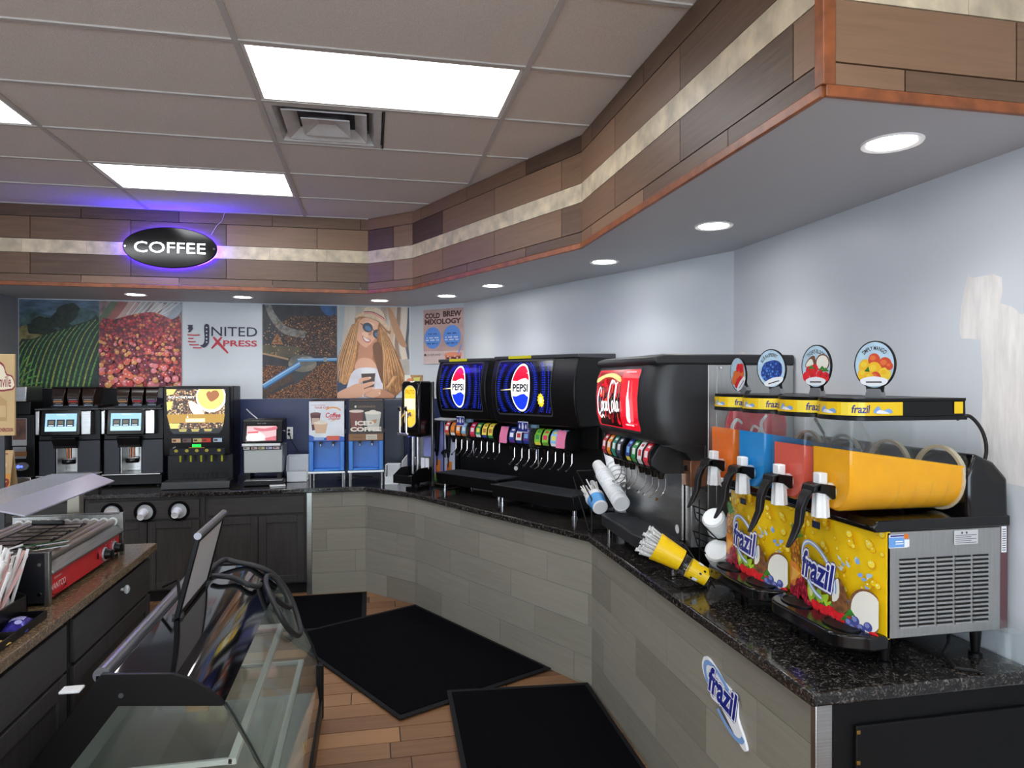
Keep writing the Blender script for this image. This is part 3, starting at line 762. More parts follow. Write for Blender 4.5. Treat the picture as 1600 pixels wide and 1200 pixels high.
def draw_woman(a):
    L, R, T, B = 165, 855, 65, 930
    a.rect(L, R, T, B, pm('print_street', (196, 186, 174), var=.12, scale=4))
    for k, (x, wd, c) in enumerate(((200, 50, (170, 180, 186)), (300, 60, (206, 200, 190)), (600, 60, (176, 150, 132)), (690, 44, (206, 172, 142)), (745, 36, (150, 124, 104)), (800, 50, (222, 206, 188)), (845, 26, (92, 92, 100)))):
        a.stroke([(x + 10, T), (x, 250), (x - 14, 420), (x + 10, 560)], wd, pm('print_street_%s' % 'abcdefg'[k], c))
    a.poly(sm([(640, 60), (700, 120), (790, 330), (830, 440), (760, 420), (680, 240)], 3), pm('print_awning', (188, 140, 104)))
    a.poly(sm([(165, 560), (240, 430), (330, 470), (300, 930), (165, 930)], 3), pm('print_denim', (112, 152, 192), var=.2))
    a.poly(sm([(165, 720), (240, 640), (330, 700), (380, 930), (165, 930)], 3), pm('print_navy_cloth', (48, 62, 92)))
    a.poly([(700, 800), (855, 790), (855, 930), (680, 930)], pm('print_pale_corner', (206, 216, 222)))
    a.poly(sm([(560, 700), (700, 740), (720, 930), (420, 930), (420, 760)], 3), pm('print_navy_cloth', (48, 62, 92)))
    h0 = pm('print_hair_dark', (150, 100, 58), var=.2, scale=20); h1 = pm('print_hair', (204, 148, 92), var=.15, scale=30); h2 = pm('print_hair_light', (228, 182, 128)); h3 = pm('print_hair_shade', (116, 74, 44))
    a.poly(sm([(370, 150), (320, 260), (290, 400), (230, 560), (180, 740), (230, 800), (300, 780), (400, 720), (560, 760), (700, 900), (760, 880), (820, 770), (760, 560), (680, 400), (620, 280), (560, 180)], 4), h0)
    a.poly(sm([(385, 150), (325, 270), (300, 400), (240, 560), (180, 730), (240, 800), (320, 640), (352, 430), (370, 280)], 4), h1)
    a.poly(sm([(570, 210), (640, 330), (700, 460), (770, 620), (815, 770), (740, 880), (690, 780), (640, 600), (560, 400), (560, 280)], 4), h1)
    sk = pm('print_skin', (226, 172, 142)); sk2 = pm('print_skin_shade', (196, 136, 106)); sk3 = pm('print_skin_light', (240, 196, 170))
    a.poly(sm([(380, 420), (500, 440), (500, 560), (560, 660), (470, 690), (330, 660), (360, 540)], 4), sk2)
    a.poly(sm([(370, 560), (480, 560), (540, 650), (440, 700), (330, 660)], 4), sk)
    a.poly(sm([(262, 800), (320, 670), (430, 640), (560, 660), (600, 760), (560, 930), (262, 930)], 3), pm('print_white_top', (222, 220, 230), var=.06))
    a.poly(sm([(400, 180), (355, 260), (345, 340), (365, 400), (410, 440), (450, 452), (510, 430), (560, 370), (595, 300), (590, 220), (520, 170)], 5), sk)
    a.poly(sm([(560, 370), (595, 300), (588, 230), (566, 260), (540, 340), (480, 420), (440, 448), (500, 436)], 4), sk2)
    a.ell(430, 330, 34, 26, sk3, 18, rot=.4); a.ell(470, 230, 50, 20, sk3, 18, rot=.25)
    a.poly(sm([(486, 262), (496, 300), (486, 336), (462, 330), (474, 300)], 4), sk2); a.ell(470, 330, 12, 7, sk2, 12)
    a.poly(sm([(402, 340), (440, 362), (482, 380), (470, 402), (440, 404), (410, 376)], 4), pm('print_lips', (186, 84, 84)))
    a.poly(sm([(410, 348), (442, 368), (474, 384), (462, 394), (436, 392), (416, 370)], 4), pm('print_teeth', (246, 242, 238)))
    gl = pm('print_lens_dark', (36, 52, 76), rough=.2); gb = pm('print_lens_blue', (70, 112, 158), rough=.2); gf = pm('print_frame_dark', (40, 34, 34))
    for cx, cy in ((453, 262), (550, 325)):
        a.ell(cx, cy, 50, 44, gf, 24, rot=.5); a.ell(cx, cy, 45, 39, gl, 24, rot=.5); a.ell(cx + 4, cy + 10, 34, 22, gb, 18, rot=.5)
    a.stroke([(496, 278), (506, 284), (512, 300)], 7, gf); a.stroke([(408, 240), (385, 225)], 7, gf)
    a.poly(sm([(560, 220), (600, 300), (600, 400), (640, 520), (660, 700), (620, 600), (570, 420), (540, 400)], 4), h0)
    a.poly(sm([(500, 440), (560, 400), (600, 500), (640, 700), (600, 800), (540, 640)], 4), h3)
    hat = pm('print_straw_hat', (214, 186, 152), var=.08, scale=40); hat2 = pm('print_hat_shade', (160, 116, 84))
    a.poly(sm([(330, 190), (345, 150), (420, 125), (520, 145), (610, 195), (660, 260), (676, 300), (660, 325), (610, 280), (560, 215), (470, 175), (390, 170), (345, 200)], 4), hat2)
    a.poly(sm([(336, 180), (350, 140), (430, 120), (530, 142), (620, 200), (668, 280), (640, 285), (560, 205), (460, 168), (380, 160)], 4), hat)
    a.poly(sm([(418, 120), (432, 80), (480, 66), (540, 78), (590, 105), (612, 150), (618, 190), (540, 140), (470, 118)], 4), pm('print_hat_crown', (226, 204, 176), var=.06, scale=40))
    a.stroke([(416, 122), (480, 122), (550, 148), (616, 190)], 22, pm('print_hat_band', (226, 150, 140))); a.stroke([(420, 114), (484, 112), (554, 138), (614, 176)], 6, pm('print_hat_line', (52, 48, 60)))
    random.seed(3)
    for k in range(26):
        u = k / 25; x = 372 - 70 * u
        a.stroke([(x, 200 + 40 * u), (x - 30 - 40 * u, 400), (x - 70 - 60 * u, 580), (x - 110 - 40 * u, 700 + random.uniform(0, 90))], [3, 8, 4], random.choice((h1, h2, h2, h0)))
    for k in range(34):
        u = k / 33; x = 566 + 40 * u
        a.stroke([(x, 260 + 30 * u), (x + 30 + 60 * u, 440), (x + 40 + 130 * u, 640), (x + 30 + 190 * u, 760 + random.uniform(0, 120))], [3, 9, 4], random.choice((h1, h2, h0, h3)))
    for k in range(9): a.stroke([(690 + k * 6, 720), (650 + k * 4, 800), (580 + k * 10, 860 + k * 4)], [3, 5, 2], random.choice((h2, h1)))
    a.poly(sm([(165, 880), (260, 830), (370, 790), (430, 840), (400, 900), (330, 930), (165, 930)], 3), sk)                       # forearm
    a.poly(sm([(700, 930), (690, 890), (560, 840), (500, 880), (520, 930)], 3), sk2)
    a.poly(sm([(390, 695), (526, 690), (510, 830), (500, 860), (420, 860)], 1), pm('print_cup_sleeve', (72, 58, 54)))
    a.poly(sm([(386, 700), (392, 664), (400, 655), (516, 652), (524, 664), (530, 694)], 1), pm('print_cup_lid', (232, 232, 234)))
    for P in ([(372, 800), (380, 745), (470, 728), (484, 738), (470, 752), (412, 766)], [(380, 860), (400, 800), (505, 772), (520, 786), (505, 800), (430, 830)], [(385, 905), (410, 850), (500, 822), (520, 836), (500, 850), (440, 880)],
              [(366, 890), (380, 830), (410, 830), (420, 915), (396, 920)], [(430, 900), (470, 850), (540, 850), (575, 880), (560, 910), (480, 925)], [(500, 860), (560, 840), (580, 870), (540, 900)]):
        a.poly(sm(P, 4), sk)
    for x, y, r in ((476, 738, .1), (512, 785, .1), (510, 836, .15), (408, 910, 1.2), (566, 884, .6)): a.ell(x, y, 12, 7, pm('print_nail', (246, 214, 206)), 10, rot=r)
    for P in ([(412, 768), (470, 754)], [(430, 832), (504, 802)], [(440, 882), (500, 852)]): a.stroke(P, 4, sk2, smooth=False)
poster('woman_print', 'wall print of a long-haired woman in hat and sunglasses holding a coffee cup', 'wall print', -.318, .384, 1.645, 2.556, draw_woman, (165, 855, 65, 930), 'picture panels above the coffee counter')

# lettering on the white stretch of wall
t = thing('wall_lettering', 'navy and red lettering with a flag letter on the white wall', 'wall sign', (-1.74, 6.999, 1.65))
a = Art(lambda u, v, l: (u, -.002 - l, v), base=.003)
a.T = lambda x, y: ((x / 5.714 + 260 - 285) * .00577, 1.817 - 1.65 - (y / 5.714 + 470 - 597) * .00617)
NV = mat('letter_navy', (40, 42, 68), .5); RD = mat('letter_red', (196, 44, 62), .5); WL = mat('wall_white_letter', (228, 230, 236), .5)
a.text('NITED', 396, 331, 86, NV, wid=0, bold=.012) if False else None
def lt(s, x0, x1, y0, y1, mt, bold=0, shear=0):
    a_T = a.T; vs, fs, gx0, gx1, gy0, gy1 = glyphs(s, bold, shear)
    a.raw([(x0 + (x - gx0) / (gx1 - gx0) * (x1 - x0), y1 - (y - gy0) / (gy1 - gy0) * (y1 - y0)) for x, y in vs], fs, mt)
lt('NITED', 398, 808, 248, 330, NV, .004); lt('PRESS', 502, 806, 366, 420, RD, .02)
a.stroke([(415, 338), (470, 400), (545, 480)], [16, 26, 14], RD, smooth=False); a.stroke([(490, 338), (450, 385), (400, 440)], [14, 22, 14], RD, smooth=False)
a.poly(sm([(336, 236), (378, 236), (378, 360), (372, 400), (345, 428), (322, 432), (296, 412), (318, 408), (334, 385), (338, 340)], 3), NV)
for y in (256, 290, 322, 355, 384): a.poly([(356 + 10 * (1 if k % 2 == 0 else .42) * sin(k * pi / 5), y - 10 * (1 if k % 2 == 0 else .42) * cos(k * pi / 5)) for k in range(10)], WL)
for y0, x0, x1 in ((322, 188, 296), (352, 196, 242), (380, 192, 262), (408, 204, 288), (434, 236, 312)): a.stroke([(x0, y0), ((x0 + x1) / 2, y0 + 2), (x1, y0)], 10, RD)
a.poly(sm([(188, 236), (236, 236), (230, 252), (238, 268), (222, 280), (216, 296), (192, 300), (202, 280), (188, 268), (198, 252)], 2), NV)
a.done('lettering', t)

# ------------------------------------------------------------------ posters on the angled wall
WD = Vector((0.88 - 0.40, 6.55 - 7.0, 0)).normalized(); WN = Vector((-0.45, -0.48, 0)).normalized()
def wall_card(name, label, cat, s0, s1, z0, z1, draw, px):
    t = thing(name, label, cat, Vector((0.40, 7.0, z0)) + WD * s0 + WN * .002, math.atan2(WD.y, WD.x))
    b = MB(); b.box(0, s1 - s0, -.006, 0, 0, z1 - z0, mat('print_edge', (206, 208, 212), .6)); b.build('backing', t, smooth=0)
    a = Art(lambda u, v, l: (u, -.006 - l, v)); L, R, T, B = px
    a.T = lambda x, y: ((x - L) / (R - L) * (s1 - s0), (B - y) / (B - T) * (z1 - z0))
    draw(a); a.done('print', t); return t
def draw_brew(a):
    a.rect(1045, 1428, 65, 605, pm('print_mauve', (196, 164, 160), var=.08, scale=6)); a.rect(1045, 1428, 480, 605, pm('print_mauve_light', (214, 192, 190)))
    br = pm('print_brown_letters', (84, 50, 46)); bl = pm('print_sky_disc', (96, 150, 232)); wh = pm('print_white', (238, 240, 244)); nv = pm('print_navy', (44, 60, 120))
    for s, x0, x1, y0, y1 in (('COLD', 1060, 1205, 100, 155), ('BREW', 1235, 1408, 88, 145), ('MIXOLOGY', 1058, 1405, 160, 215)):
        vs, fs, gx0, gx1, gy0, gy1 = glyphs(s, .05, 0)
        a.raw([(x0 + (x - gx0) / (gx1 - gx0) * (x1 - x0), y1 - (y - gy0) / (gy1 - gy0) * (y1 - y0)) for x, y in vs], fs, br)
    a.ell(1136, 348, 80, 108, bl); a.ell(1320, 336, 82, 108, bl)
    for cx in (1136, 1320):
        for k, (dy, wd, mt) in enumerate(((-38, 110, nv), (0, 120, wh), (24, 130, wh), (58, 100, nv))):
            for j in range(9):
                if (j * 7 + k) % 4: a.rect(cx - wd / 2 + wd * j / 9, cx - wd / 2 + wd * (j + .75) / 9, 346 + dy - 5, 346 + dy + 6, mt)
    for j, ch in enumerate('LEGRAND'): 
        vs, fs, gx0, gx1, gy0, gy1 = glyphs(ch, 0, 0); a.raw([(1080 + j * 20 + (x - gx0) * 20, 526 - (y - gy0) * 30) for x, y in vs], fs, pm('print_dark', (50, 40, 40)))
    a.ell(1066, 516, 9, 12, pm('print_dark', (50, 40, 40)), 12)
    gl = pm('print_glass_amber', (206, 122, 92)); a.poly([(1255, 515), (1410, 500), (1402, 600), (1266, 603)], gl)
    a.ell(1330, 512, 76, 18, pm('print_splash', (236, 150, 116))); a.poly([(1270, 545), (1402, 535), (1396, 600), (1280, 600)], pm('print_cola', (96, 40, 36)))
    for k in range(6): a.ell(1285 + k * 22, 535 + (k % 3) * 16, 10, 9, pm('print_ice', (222, 176, 166)), 8)
    a.stroke([(1378, 520), (1412, 420)], 9, bl, smooth=False)
wall_card('cold_brew_poster', 'pinkish poster with brown lettering and two blue discs on the angled wall', 'poster', .17, .66, 1.985, 2.52, draw_brew, (1045, 1428, 65, 605))
def draw_lemon(a):
    a.rect(835, 1020, 555, 770, pm('print_cream', (226, 222, 206))); a.poly([(890, 555), (1020, 555), (1020, 770), (960, 770)], pm('print_wood', (160, 116, 66), var=.2, scale=30))
    a.poly([(920, 580), (985, 575), (960, 740), (930, 745)], pm('print_lemonade', (214, 206, 96))); a.poly(sm([(850, 740), (920, 690), (960, 650), (970, 760), (860, 770)], 3), pm('print_lemon', (226, 210, 80)))
    a.ell(885, 610, 30, 24, pm('print_peach', (226, 130, 92)), 16); a.poly([(870, 620), (880, 690), (905, 700), (890, 630)], pm('print_dark_green', (60, 66, 40))); a.ell(985, 730, 30, 34, pm('print_rose', (214, 160, 156)), 16)
t = thing('lemonade_card', 'small yellow lemonade card standing behind the black tap dispenser', 'sign card', (.335, 6.93, 1.63), radians(-10))
rbox('card_board', t, 0, .19, -.004, 0, .03, .245, WHITE, .001)
rbox('card_base', t, .02, .17, -.03, .03, .0, .03, mat('clear_base', (200, 204, 206), .2), .003)
a = Art(lambda u, v, l: (u, -.0045 - l, v)); a.T = lambda x, y: ((x - 835) / 185 * .19, .03 + (770 - y) / 215 * .215)
draw_lemon(a); a.done('print', t)

# ------------------------------------------------------------------ neon coffee sign on the fascia
NEONB = mat('blue_halo_tube', (70, 50, 255), .4, emit=85.0, ecol=(62, 34, 255)); NEONW = mat('white_neon_letters', (255, 255, 255), .4, emit=4.5, ecol=(236, 250, 255))
t = thing('neon_sign', 'oval lit coffee sign with blue halo hung on the fascia', 'neon sign', (-1.57, 6.02, 2.886))
def oval(rx, rz, y, n=64): return [(rx * cos(2 * pi * i / n), y, rz * sin(2 * pi * i / n)) for i in range(n)]
b = MB(); b.loft([oval(.345, .158, -.036), oval(.352, .164, -.042), oval(.352, .164, -.058), oval(.345, .158, -.064)], BLACKG); b.build('panel', t)
b = MB(); P = oval(.340, .150, -.022, 72); b.tube(P + [P[0]], .009, NEONB, 8); b.build('halo_tube', t, label='blue halo tube')
a = Art(lambda u, v, l: (u, -.064 - l, v), base=.004)
a.text('COFFEE', .0, -.002, .086, NEONW, wid=.53, bold=.0)
a.done('lettering', t, label='white glowing letters')
for x in (-.33, .33): b = MB(); b.cyl((x, -.063, 0), (x, -.072, 0), .008, CHROME, n=10); b.build('standoff', t)
b = MB(); b.tube([(.30, -.03, .12), (.34, -.02, .20), (.38, -.015, .24), (.40, -.012, .31)], .0022, mat('thin_wire', (210, 205, 220), .5), 6); b.build('cord', t)
# ------------------------------------------------------------------ coffee machines on the back counter
def FY(y): return lambda u, v, l: (u, y - l, v)
SCREEN = mat('screen_pale_blue', (150, 196, 224), .3, emit=.55); SCRB = mat('screen_light', (210, 230, 240), .3, emit=.6)
SCRD = mat('screen_dark_tile', (52, 62, 66), .3, emit=.12); NAVYP = mat('blue_black_plastic', (26, 30, 40), .4)
COPPER = mat('copper_tube', (190, 130, 100), .25, 1)
def hopper(t, x, label_c):
    b = MB()
    R = [[(x - .040, .045, .690), (x + .040, .045, .690), (x + .040, .20, .690), (x - .040, .20, .690)],
         [(x - .046, .030, .765), (x + .046, .030, .765), (x + .046, .24, .765), (x - .046, .24, .765)],
         [(x - .052, .060, .845), (x + .052, .060, .845), (x + .052, .24, .845), (x - .052, .24, .845)]]
    b.loft(R, mat('smoked_hopper', (40, 26, 20), .15)); h = b.build('bean_hopper', t, bevel=.004)
    rbox('lid', h, x - .056, x + .056, .052, .245, .845, .857, BLACK, .004)
    a = Art(FY(.0)); a.fn = lambda u, v, l: (u, .0445 - (v - .69) * .2 - l, v)
    a.rect(x - .036, x + .036, .694, .762, mat('hopper_label', (30, 26, 28), .4)); a.rect(x - .034, x + .034, .724, .738, mat('hopper_band_' + label_c[0], label_c[1], .4)); a.rect(x - .022, x + .022, .712, .716, mat('label_grey', (160, 160, 160), .5)); a.rect(x - .03, x + .03, .745, .751, mat('label_grey', (160, 160, 160), .5)); a.rect(x - .034, x + .034, .694, .703, mat('label_pale_blue', (150, 165, 190), .5))
    a.done('label', h)
def bean_machine(X, Y, label):
    t = thing('coffee_machine', label, 'coffee machine', (X, Y, ZT), group='bean-to-cup coffee machines with hoppers')
    W = .475; D = .46
    b = MB(); b.box(.0, .13, .05, D, .10, .40, NAVYP); b.box(.295, W, .05, D, .10, .40, NAVYP); b.box(.0, W, .24, D, .10, .64, BLACK); b.box(0, W, .06, D, .40, .66, BLACK); b.build('body', t, bevel=.006)
    rbox('base', t, -.005, W + .005, .0, D, .012, .10, BLACK, .008)
    for fx in (.03, W - .06):
        for fy in (.05, D - .08): b = MB(); b.cyl((fx + .02, fy, 0), (fx + .02, fy, .014), .018, RUBBER); b.build('foot', t)
    b = MB(); b.box(.005, W - .005, -.02, .20, .100, .112, STEELH); b.build('drip_tray', t, bevel=.003)
    b = MB(); b.box(.132, .293, .226, .238, .112, .345, STEEL); b.box(.132, .138, .06, .23, .112, .345, STEEL); b.box(.287, .293, .06, .23, .112, .345, STEEL); b.build('steel_recess', t, bevel=.001)
    b = MB(); b.prism([(.02, .335), (.02, .36), (-.015, .41), (-.015, .43), (.24, .43), (.24, .335)], 'x', .12, .305, BLACK); b.build('spout_head', t, bevel=.006)
    b = MB(); b.cyl((.20, .1, .335), (.20, .1, .24), .010, COPPER); b.cyl((.225, .1, .335), (.225, .1, .24), .010, COPPER); b.build('spout', t)
    b = MB(); b.loft([[(.2125 + rx * cos(2 * pi * i / 20), .1 + ry * sin(2 * pi * i / 20), z) for i in range(20)] for rx, ry, z in ((.05, .04, .195), (.055, .045, .205), (.055, .045, .225), (.05, .04, .235))], BLACKG); b.build('spout_nozzle', t)
    for i in (0, 1): b = MB(); b.box((.0, .345)[i], (.034, .425)[i], -.012, .06, .45, .655, STEEL); b.build('steel_column', t, bevel=.008, seg=3)
    b = MB(); T = Matrix.Rotation(radians(-8), 4, 'X'); b.xf = Matrix.Translation((0, -.035, .445)) @ T
    b.box(.046, .348, 0, .035, 0, .225, BLACKG); s = b.build('screen_housing', t, bevel=.010, seg=3)
    X2 = b.xf
    a = Art(lambda u, v, l: X2 @ Vector((u, -l, v)), base=.0008)
    a.rect(.080, .318, .038, .188, SCREEN); a.rect(.080, .318, .038, .078, mat('screen_haze', (176, 210, 230), .3, emit=.55)); a.rect(.165, .235, .174, .180, SCRB)
    for k in range(3):
        x = .096 + k * .071; a.rect(x, x + .062, .078, .138, SCRD); a.rect(x + .010, x + .050, .10, .128, mat('screen_photo', (120, 112, 100), .3, emit=.2)); a.rect(x + .010, x + .05, .083, .09, SCRB)
    a.done('display', s)
    rbox('top_shelf', t, -.008, W + .008, .0, D, .66, .674, DARKG, .003)
    rbox('hopper_base', t, .09, .455, .06, .40, .674, .70, BLACK, .004)
    for x, c in ((.155, ('tan', (190, 130, 80))), (.27, ('red', (190, 50, 50))), (.385, ('plum', (150, 70, 140)) if X > -2.5 else ('amber', (196, 140, 90)))): hopper(t, x, c)
bean_machine(-2.745, 6.44, 'black touch-screen coffee machine with hoppers, beside the small brewer under the crop field print')
bean_machine(-2.245, 6.44, 'black touch-screen coffee machine with hoppers, beside the tall cappuccino machine')

# cappuccino machine with the lit picture door
t = thing('cappuccino_machine', 'tall black hot drink machine with lit coffee picture and five yellow nozzles', 'drink machine', (-1.70, 6.21, ZT))
W, D, H = .535, .46, .862
def CX(x): return (x - 130) / 640 * W
def CZ(y): return .865 - (y - 75) * .000935
b = MB(); b.box(0, W, .13, D, .05, H, BLACK); b.build('body', t, bevel=.008)
b = MB(); b.prism([(0, H), (0, CZ(560)), (.02, CZ(705)), (.13, CZ(705)), (.13, H)], 'x', .0, W, BLACK); dr = b.build('door', t, bevel=.012, seg=3)
LG = cells_mat('lit_beans', [(150, 96, 60), (206, 170, 120), (110, 70, 46), (226, 200, 150), (170, 120, 80)], 70, .3, emit=.45, edge=(50, 30, 20))
LY = mat('lit_yellow', (236, 214, 110), .3, emit=.55); LC = mat('lit_cream', (244, 238, 214), .3, emit=.6); LW = mat('lit_white', (250, 248, 240), .3, emit=.7); LGo = mat('lit_gold', (186, 142, 44), .3, emit=.4); LBr = mat('lit_brown', (166, 98, 50), .3, emit=.4)
a = Art(FY(0)); a.T = lambda x, y: (CX(min(max(x, 165), 724)), CZ(min(max(y, 104), 505)))
a.poly([(158, 98), (730, 98), (722, 300), (690, 470), (660, 505), (230, 505), (196, 470), (168, 300)], DARKG)
a.poly([(166, 106), (722, 106), (714, 300), (682, 460), (650, 496), (240, 496), (206, 460), (176, 300)], LG)
for P in ([(166, 106), (260, 106), (230, 150), (172, 160)], [(168, 220), (230, 210), (210, 280), (176, 300)]): a.poly(P, LY)
a.poly(sm([(372, 220), (440, 230), (520, 330), (420, 330)], 3), LC)
a.ell(585, 180, 142, 134, LW, 40); a.ell(583, 172, 128, 118, LY, 40)
a.poly(sm([(586, 132), (600, 120), (640, 118), (662, 148), (648, 184), (588, 218), (552, 184), (540, 146), (560, 124), (578, 126)], 4), LBr)
a.poly([(724, 106), (740, 106), (740, 330), (716, 330)], BLACK); a.poly([(440, 106), (722, 106), (722, 98), (440, 98)], DARKG)
def at(a, s, x0, x1, y0, y1, mt, bold=0, shear=0):
    """letters filling a box given in the frame of a.T (y down)"""
    vs, fs, gx0, gx1, gy0, gy1 = glyphs(s, bold, shear)
    a.raw([(x0 + (x - gx0) / (gx1 - gx0) * (x1 - x0), y1 + (y - gy0) / (gy1 - gy0) * (y0 - y1)) for x, y in vs], fs, mt)
at(a, 'RICH ACTIVE TASTE', 186, 424, 168, 188, LW, .02)
a.poly([(170, 330), (716, 330), (704, 408), (190, 408)], LGo); a.rect(345, 528, 366, 404, mat('lit_gold_light', (226, 196, 110), .3, emit=.5))
at(a, 'LEGRANDS', 348, 526, 372, 400, LW, .02); a.poly([(356, 362), (364, 340), (372, 362)], LW)
a.poly([(190, 412), (704, 412), (690, 458), (206, 458)], LG); a.poly([(192, 412), (290, 412), (270, 458), (206, 458)], LY); a.poly([(206, 458), (684, 458), (655, 496), (236, 496)], DARKG)
for x in (282, 398, 518): a.rect(x, x + 76, 466, 472, LY); a.rect(x + 6, x + 70, 478, 484, LY)
a.done('lit_panel', dr)
a = Art(FY(.004)); a.fn = lambda u, v, l: (u, (.02 * max(0, (CZ(560) - v)) / (CZ(560) - CZ(705)) if v < CZ(560) else 0) - .001 - l, v)
a.T = lambda x, y: (CX(x), CZ(y))
a.poly([(196, 532), (716, 532), (708, 700), (190, 700)], NAVYP)
for x, c in ((216, (206, 170, 130)), (316, (110, 90, 90)), (414, (190, 170, 110)), (500, (200, 60, 44)), (606, (170, 190, 210))):
    a.rect(x, x + 82, 548, 584, mat('flavour_%d_card' % c[0], c, .4, emit=.1)); a.rect(x + 8, x + 40, 558, 574, mat('flavour_dark', (90, 60, 50), .4))
a.rect(404, 488, 602, 628, mat('green_readout', (40, 220, 80), .3, emit=.9)); a.rect(372, 520, 632, 635, LGo)
for x in (252, 352, 446, 540, 657): a.ell(x, 660, 18, 14, mat('brass_button', (196, 182, 70), .35, .3), 16)
a.stroke([(222, 634), (250, 622)], 10, mat('label_grey', (160, 160, 160), .5), smooth=False)
a.done('control_panel', t)
YN = mat('yellow_nozzle', (190, 186, 50), .35)
for x in (280, 378, 477, 575, 675):
    b = MB(); b.cyl((CX(x), .055, CZ(700)), (CX(x), .055, CZ(765)), .011, YN, .008, n=12); b.build('nozzle', t)
for k, x in enumerate((312, 405, 494, 584, 672)):
    b = MB(); c = CX(x); P = [(c - .022, .127, CZ(880)), (c - .016, .127, CZ(935)), (c + .016, .127, CZ(935)), (c + .022, .127, CZ(880)), (c - .022, .127, CZ(880))]
    b.tube(P, .0022, CHAR, 6); b.build('embossed_cup', t)
b = MB(); b.prism([(-.05, .004), (-.05, .03), (-.03, .062), (.13, .062), (.13, .004)], 'x', .0, W, CHAR); b.box(.03, W - .03, -.03, .12, .062, .066, DARKG); b.build('drip_tray', t, bevel=.004)
b = MB(); b.box(.02, W - .02, .14, D - .02, .0, .05, BLACK); b.build('base', t)

# small two-tone dispenser with the lit screen
t = thing('milk_dispenser', 'small grey and black dispenser with a lit red and white screen', 'dispenser', (-1.08, 6.26, ZT))
W = .335
def SX(x): return (x - 895) / 370 * W
def SZ(y): return (1015 - y) * .000905
b = MB(); b.box(SX(905), SX(1258), .02, .33, SZ(895), SZ(640), mat('matte_silver', (176, 180, 176), .45, .3)); b.build('body', t, bevel=.006)
b = MB(); b.prism([(.0, SZ(610)), (-.01, SZ(600)), (.03, SZ(400)), (.05, SZ(385)), (.33, SZ(385)), (.33, SZ(610))], 'x', SX(893), SX(1260), BLACK); hd = b.build('head', t, bevel=.008, seg=3)
a = Art(FY(0)); a.fn = lambda u, v, l: (u, -.01 + .04 * (v - SZ(600)) / (SZ(400) - SZ(600)) - .001 - l, v); a.T = lambda x, y: (SX(x), SZ(y))
a.rect(922, 1216, 432, 594, BLACKG); a.rect(935, 1203, 445, 584, mat('lit_blush', (226, 190, 192), .3, emit=.3))
a.poly(sm([(945, 520), (1040, 500), (1100, 540), (1090, 580), (945, 580)], 3), mat('lit_milk', (236, 228, 226), .3, emit=.35)); a.poly(sm([(1000, 460), (1100, 470), (1200, 450), (1200, 480), (1080, 496), (1010, 480)], 3), mat('lit_rose', (204, 110, 120), .3, emit=.4))
a.poly([(945, 500), (1040, 496), (1040, 510), (945, 512)], mat('lit_red', (210, 60, 70), .3, emit=.5)); a.poly([(1100, 560), (1203, 540), (1203, 584), (1110, 584)], mat('lit_rose', (204, 110, 120), .3, emit=.4))
at(a, 'hot milk', 1030, 1110, 414, 426, mat('label_grey', (160, 160, 160), .5)); a.done('display', hd)
rbox('white_ledge', t, SX(893), SX(1244), -.015, .1, SZ(636), SZ(611), WHITE, .004)
a = Art(FY(.016)); a.T = lambda x, y: (SX(x), SZ(y)); a.rect(897, 1248, 638, 676, BLACKG)
for x, c in ((902, (210, 205, 200)), (972, (216, 190, 190)), (1038, (214, 210, 160)), (1106, (190, 190, 220)), (1172, (210, 200, 190))): a.rect(x, x + 58, 644, 670, mat('flavour_tab_%d' % c[2], c, .4)); a.rect(x + 8, x + 30, 650, 662, mat('tab_mark', (110, 80, 80), .4))
a.done('flavour_strip', t)
for x in (935, 1222): b = MB(); b.box(SX(x - 22), SX(x + 22), .06, .28, .03, SZ(893), BLACK); b.build('leg', t, bevel=.003)
b = MB(); b.prism([(-.04, .008), (-.04, .03), (-.025, .045), (.30, .045), (.30, .008)], 'x', SX(905), SX(1272), BLACK); b.box(SX(920), SX(1260), -.03, .1, .045, .050, mat('tray_silver', (200, 202, 200), .3, .6)); b.build('drip_tray', t, bevel=.003)
b = MB(); b.tube([(SX(1000), .2, SZ(388)), (SX(940), .22, SZ(340)), (SX(888), .24, SZ(292))], .006, mat('pale_metal', (200, 200, 205), .3, .5)); b.build('lid_prop', t)
for x in (SX(890), SX(1262)): b = MB(); b.cyl((x, .1, SZ(500)), (x + (.008 if x > .1 else -.008), .1, SZ(500)), .009, CHROME); b.build('side_screw', t)

# outlet on the navy wall, with plug and cord
t = thing('wall_outlet', 'white wall outlet with a black plug on the navy wall', 'outlet', (-.775, 6.987, 1.31))
rbox('face_plate', t, -.038, .038, -.006, 0, -.058, .058, WHITE, .003)
b = MB(); b.cyl((0, -.006, -.008), (0, -.035, -.012), .014, BLACK, .010); b.cyl((0, -.006, .026), (0, -.010, .026), .013, DARKG); b.build('plug', t)
o = MB(); o.tube([(-.765, 6.945, 1.30), (-.75, 6.93, 1.24), (-.66, 6.90, 1.10), (-.60, 6.85, .99), (-.56, 6.75, .925)], .004, RUBBER); attach(o.build('plug_cord'), t)

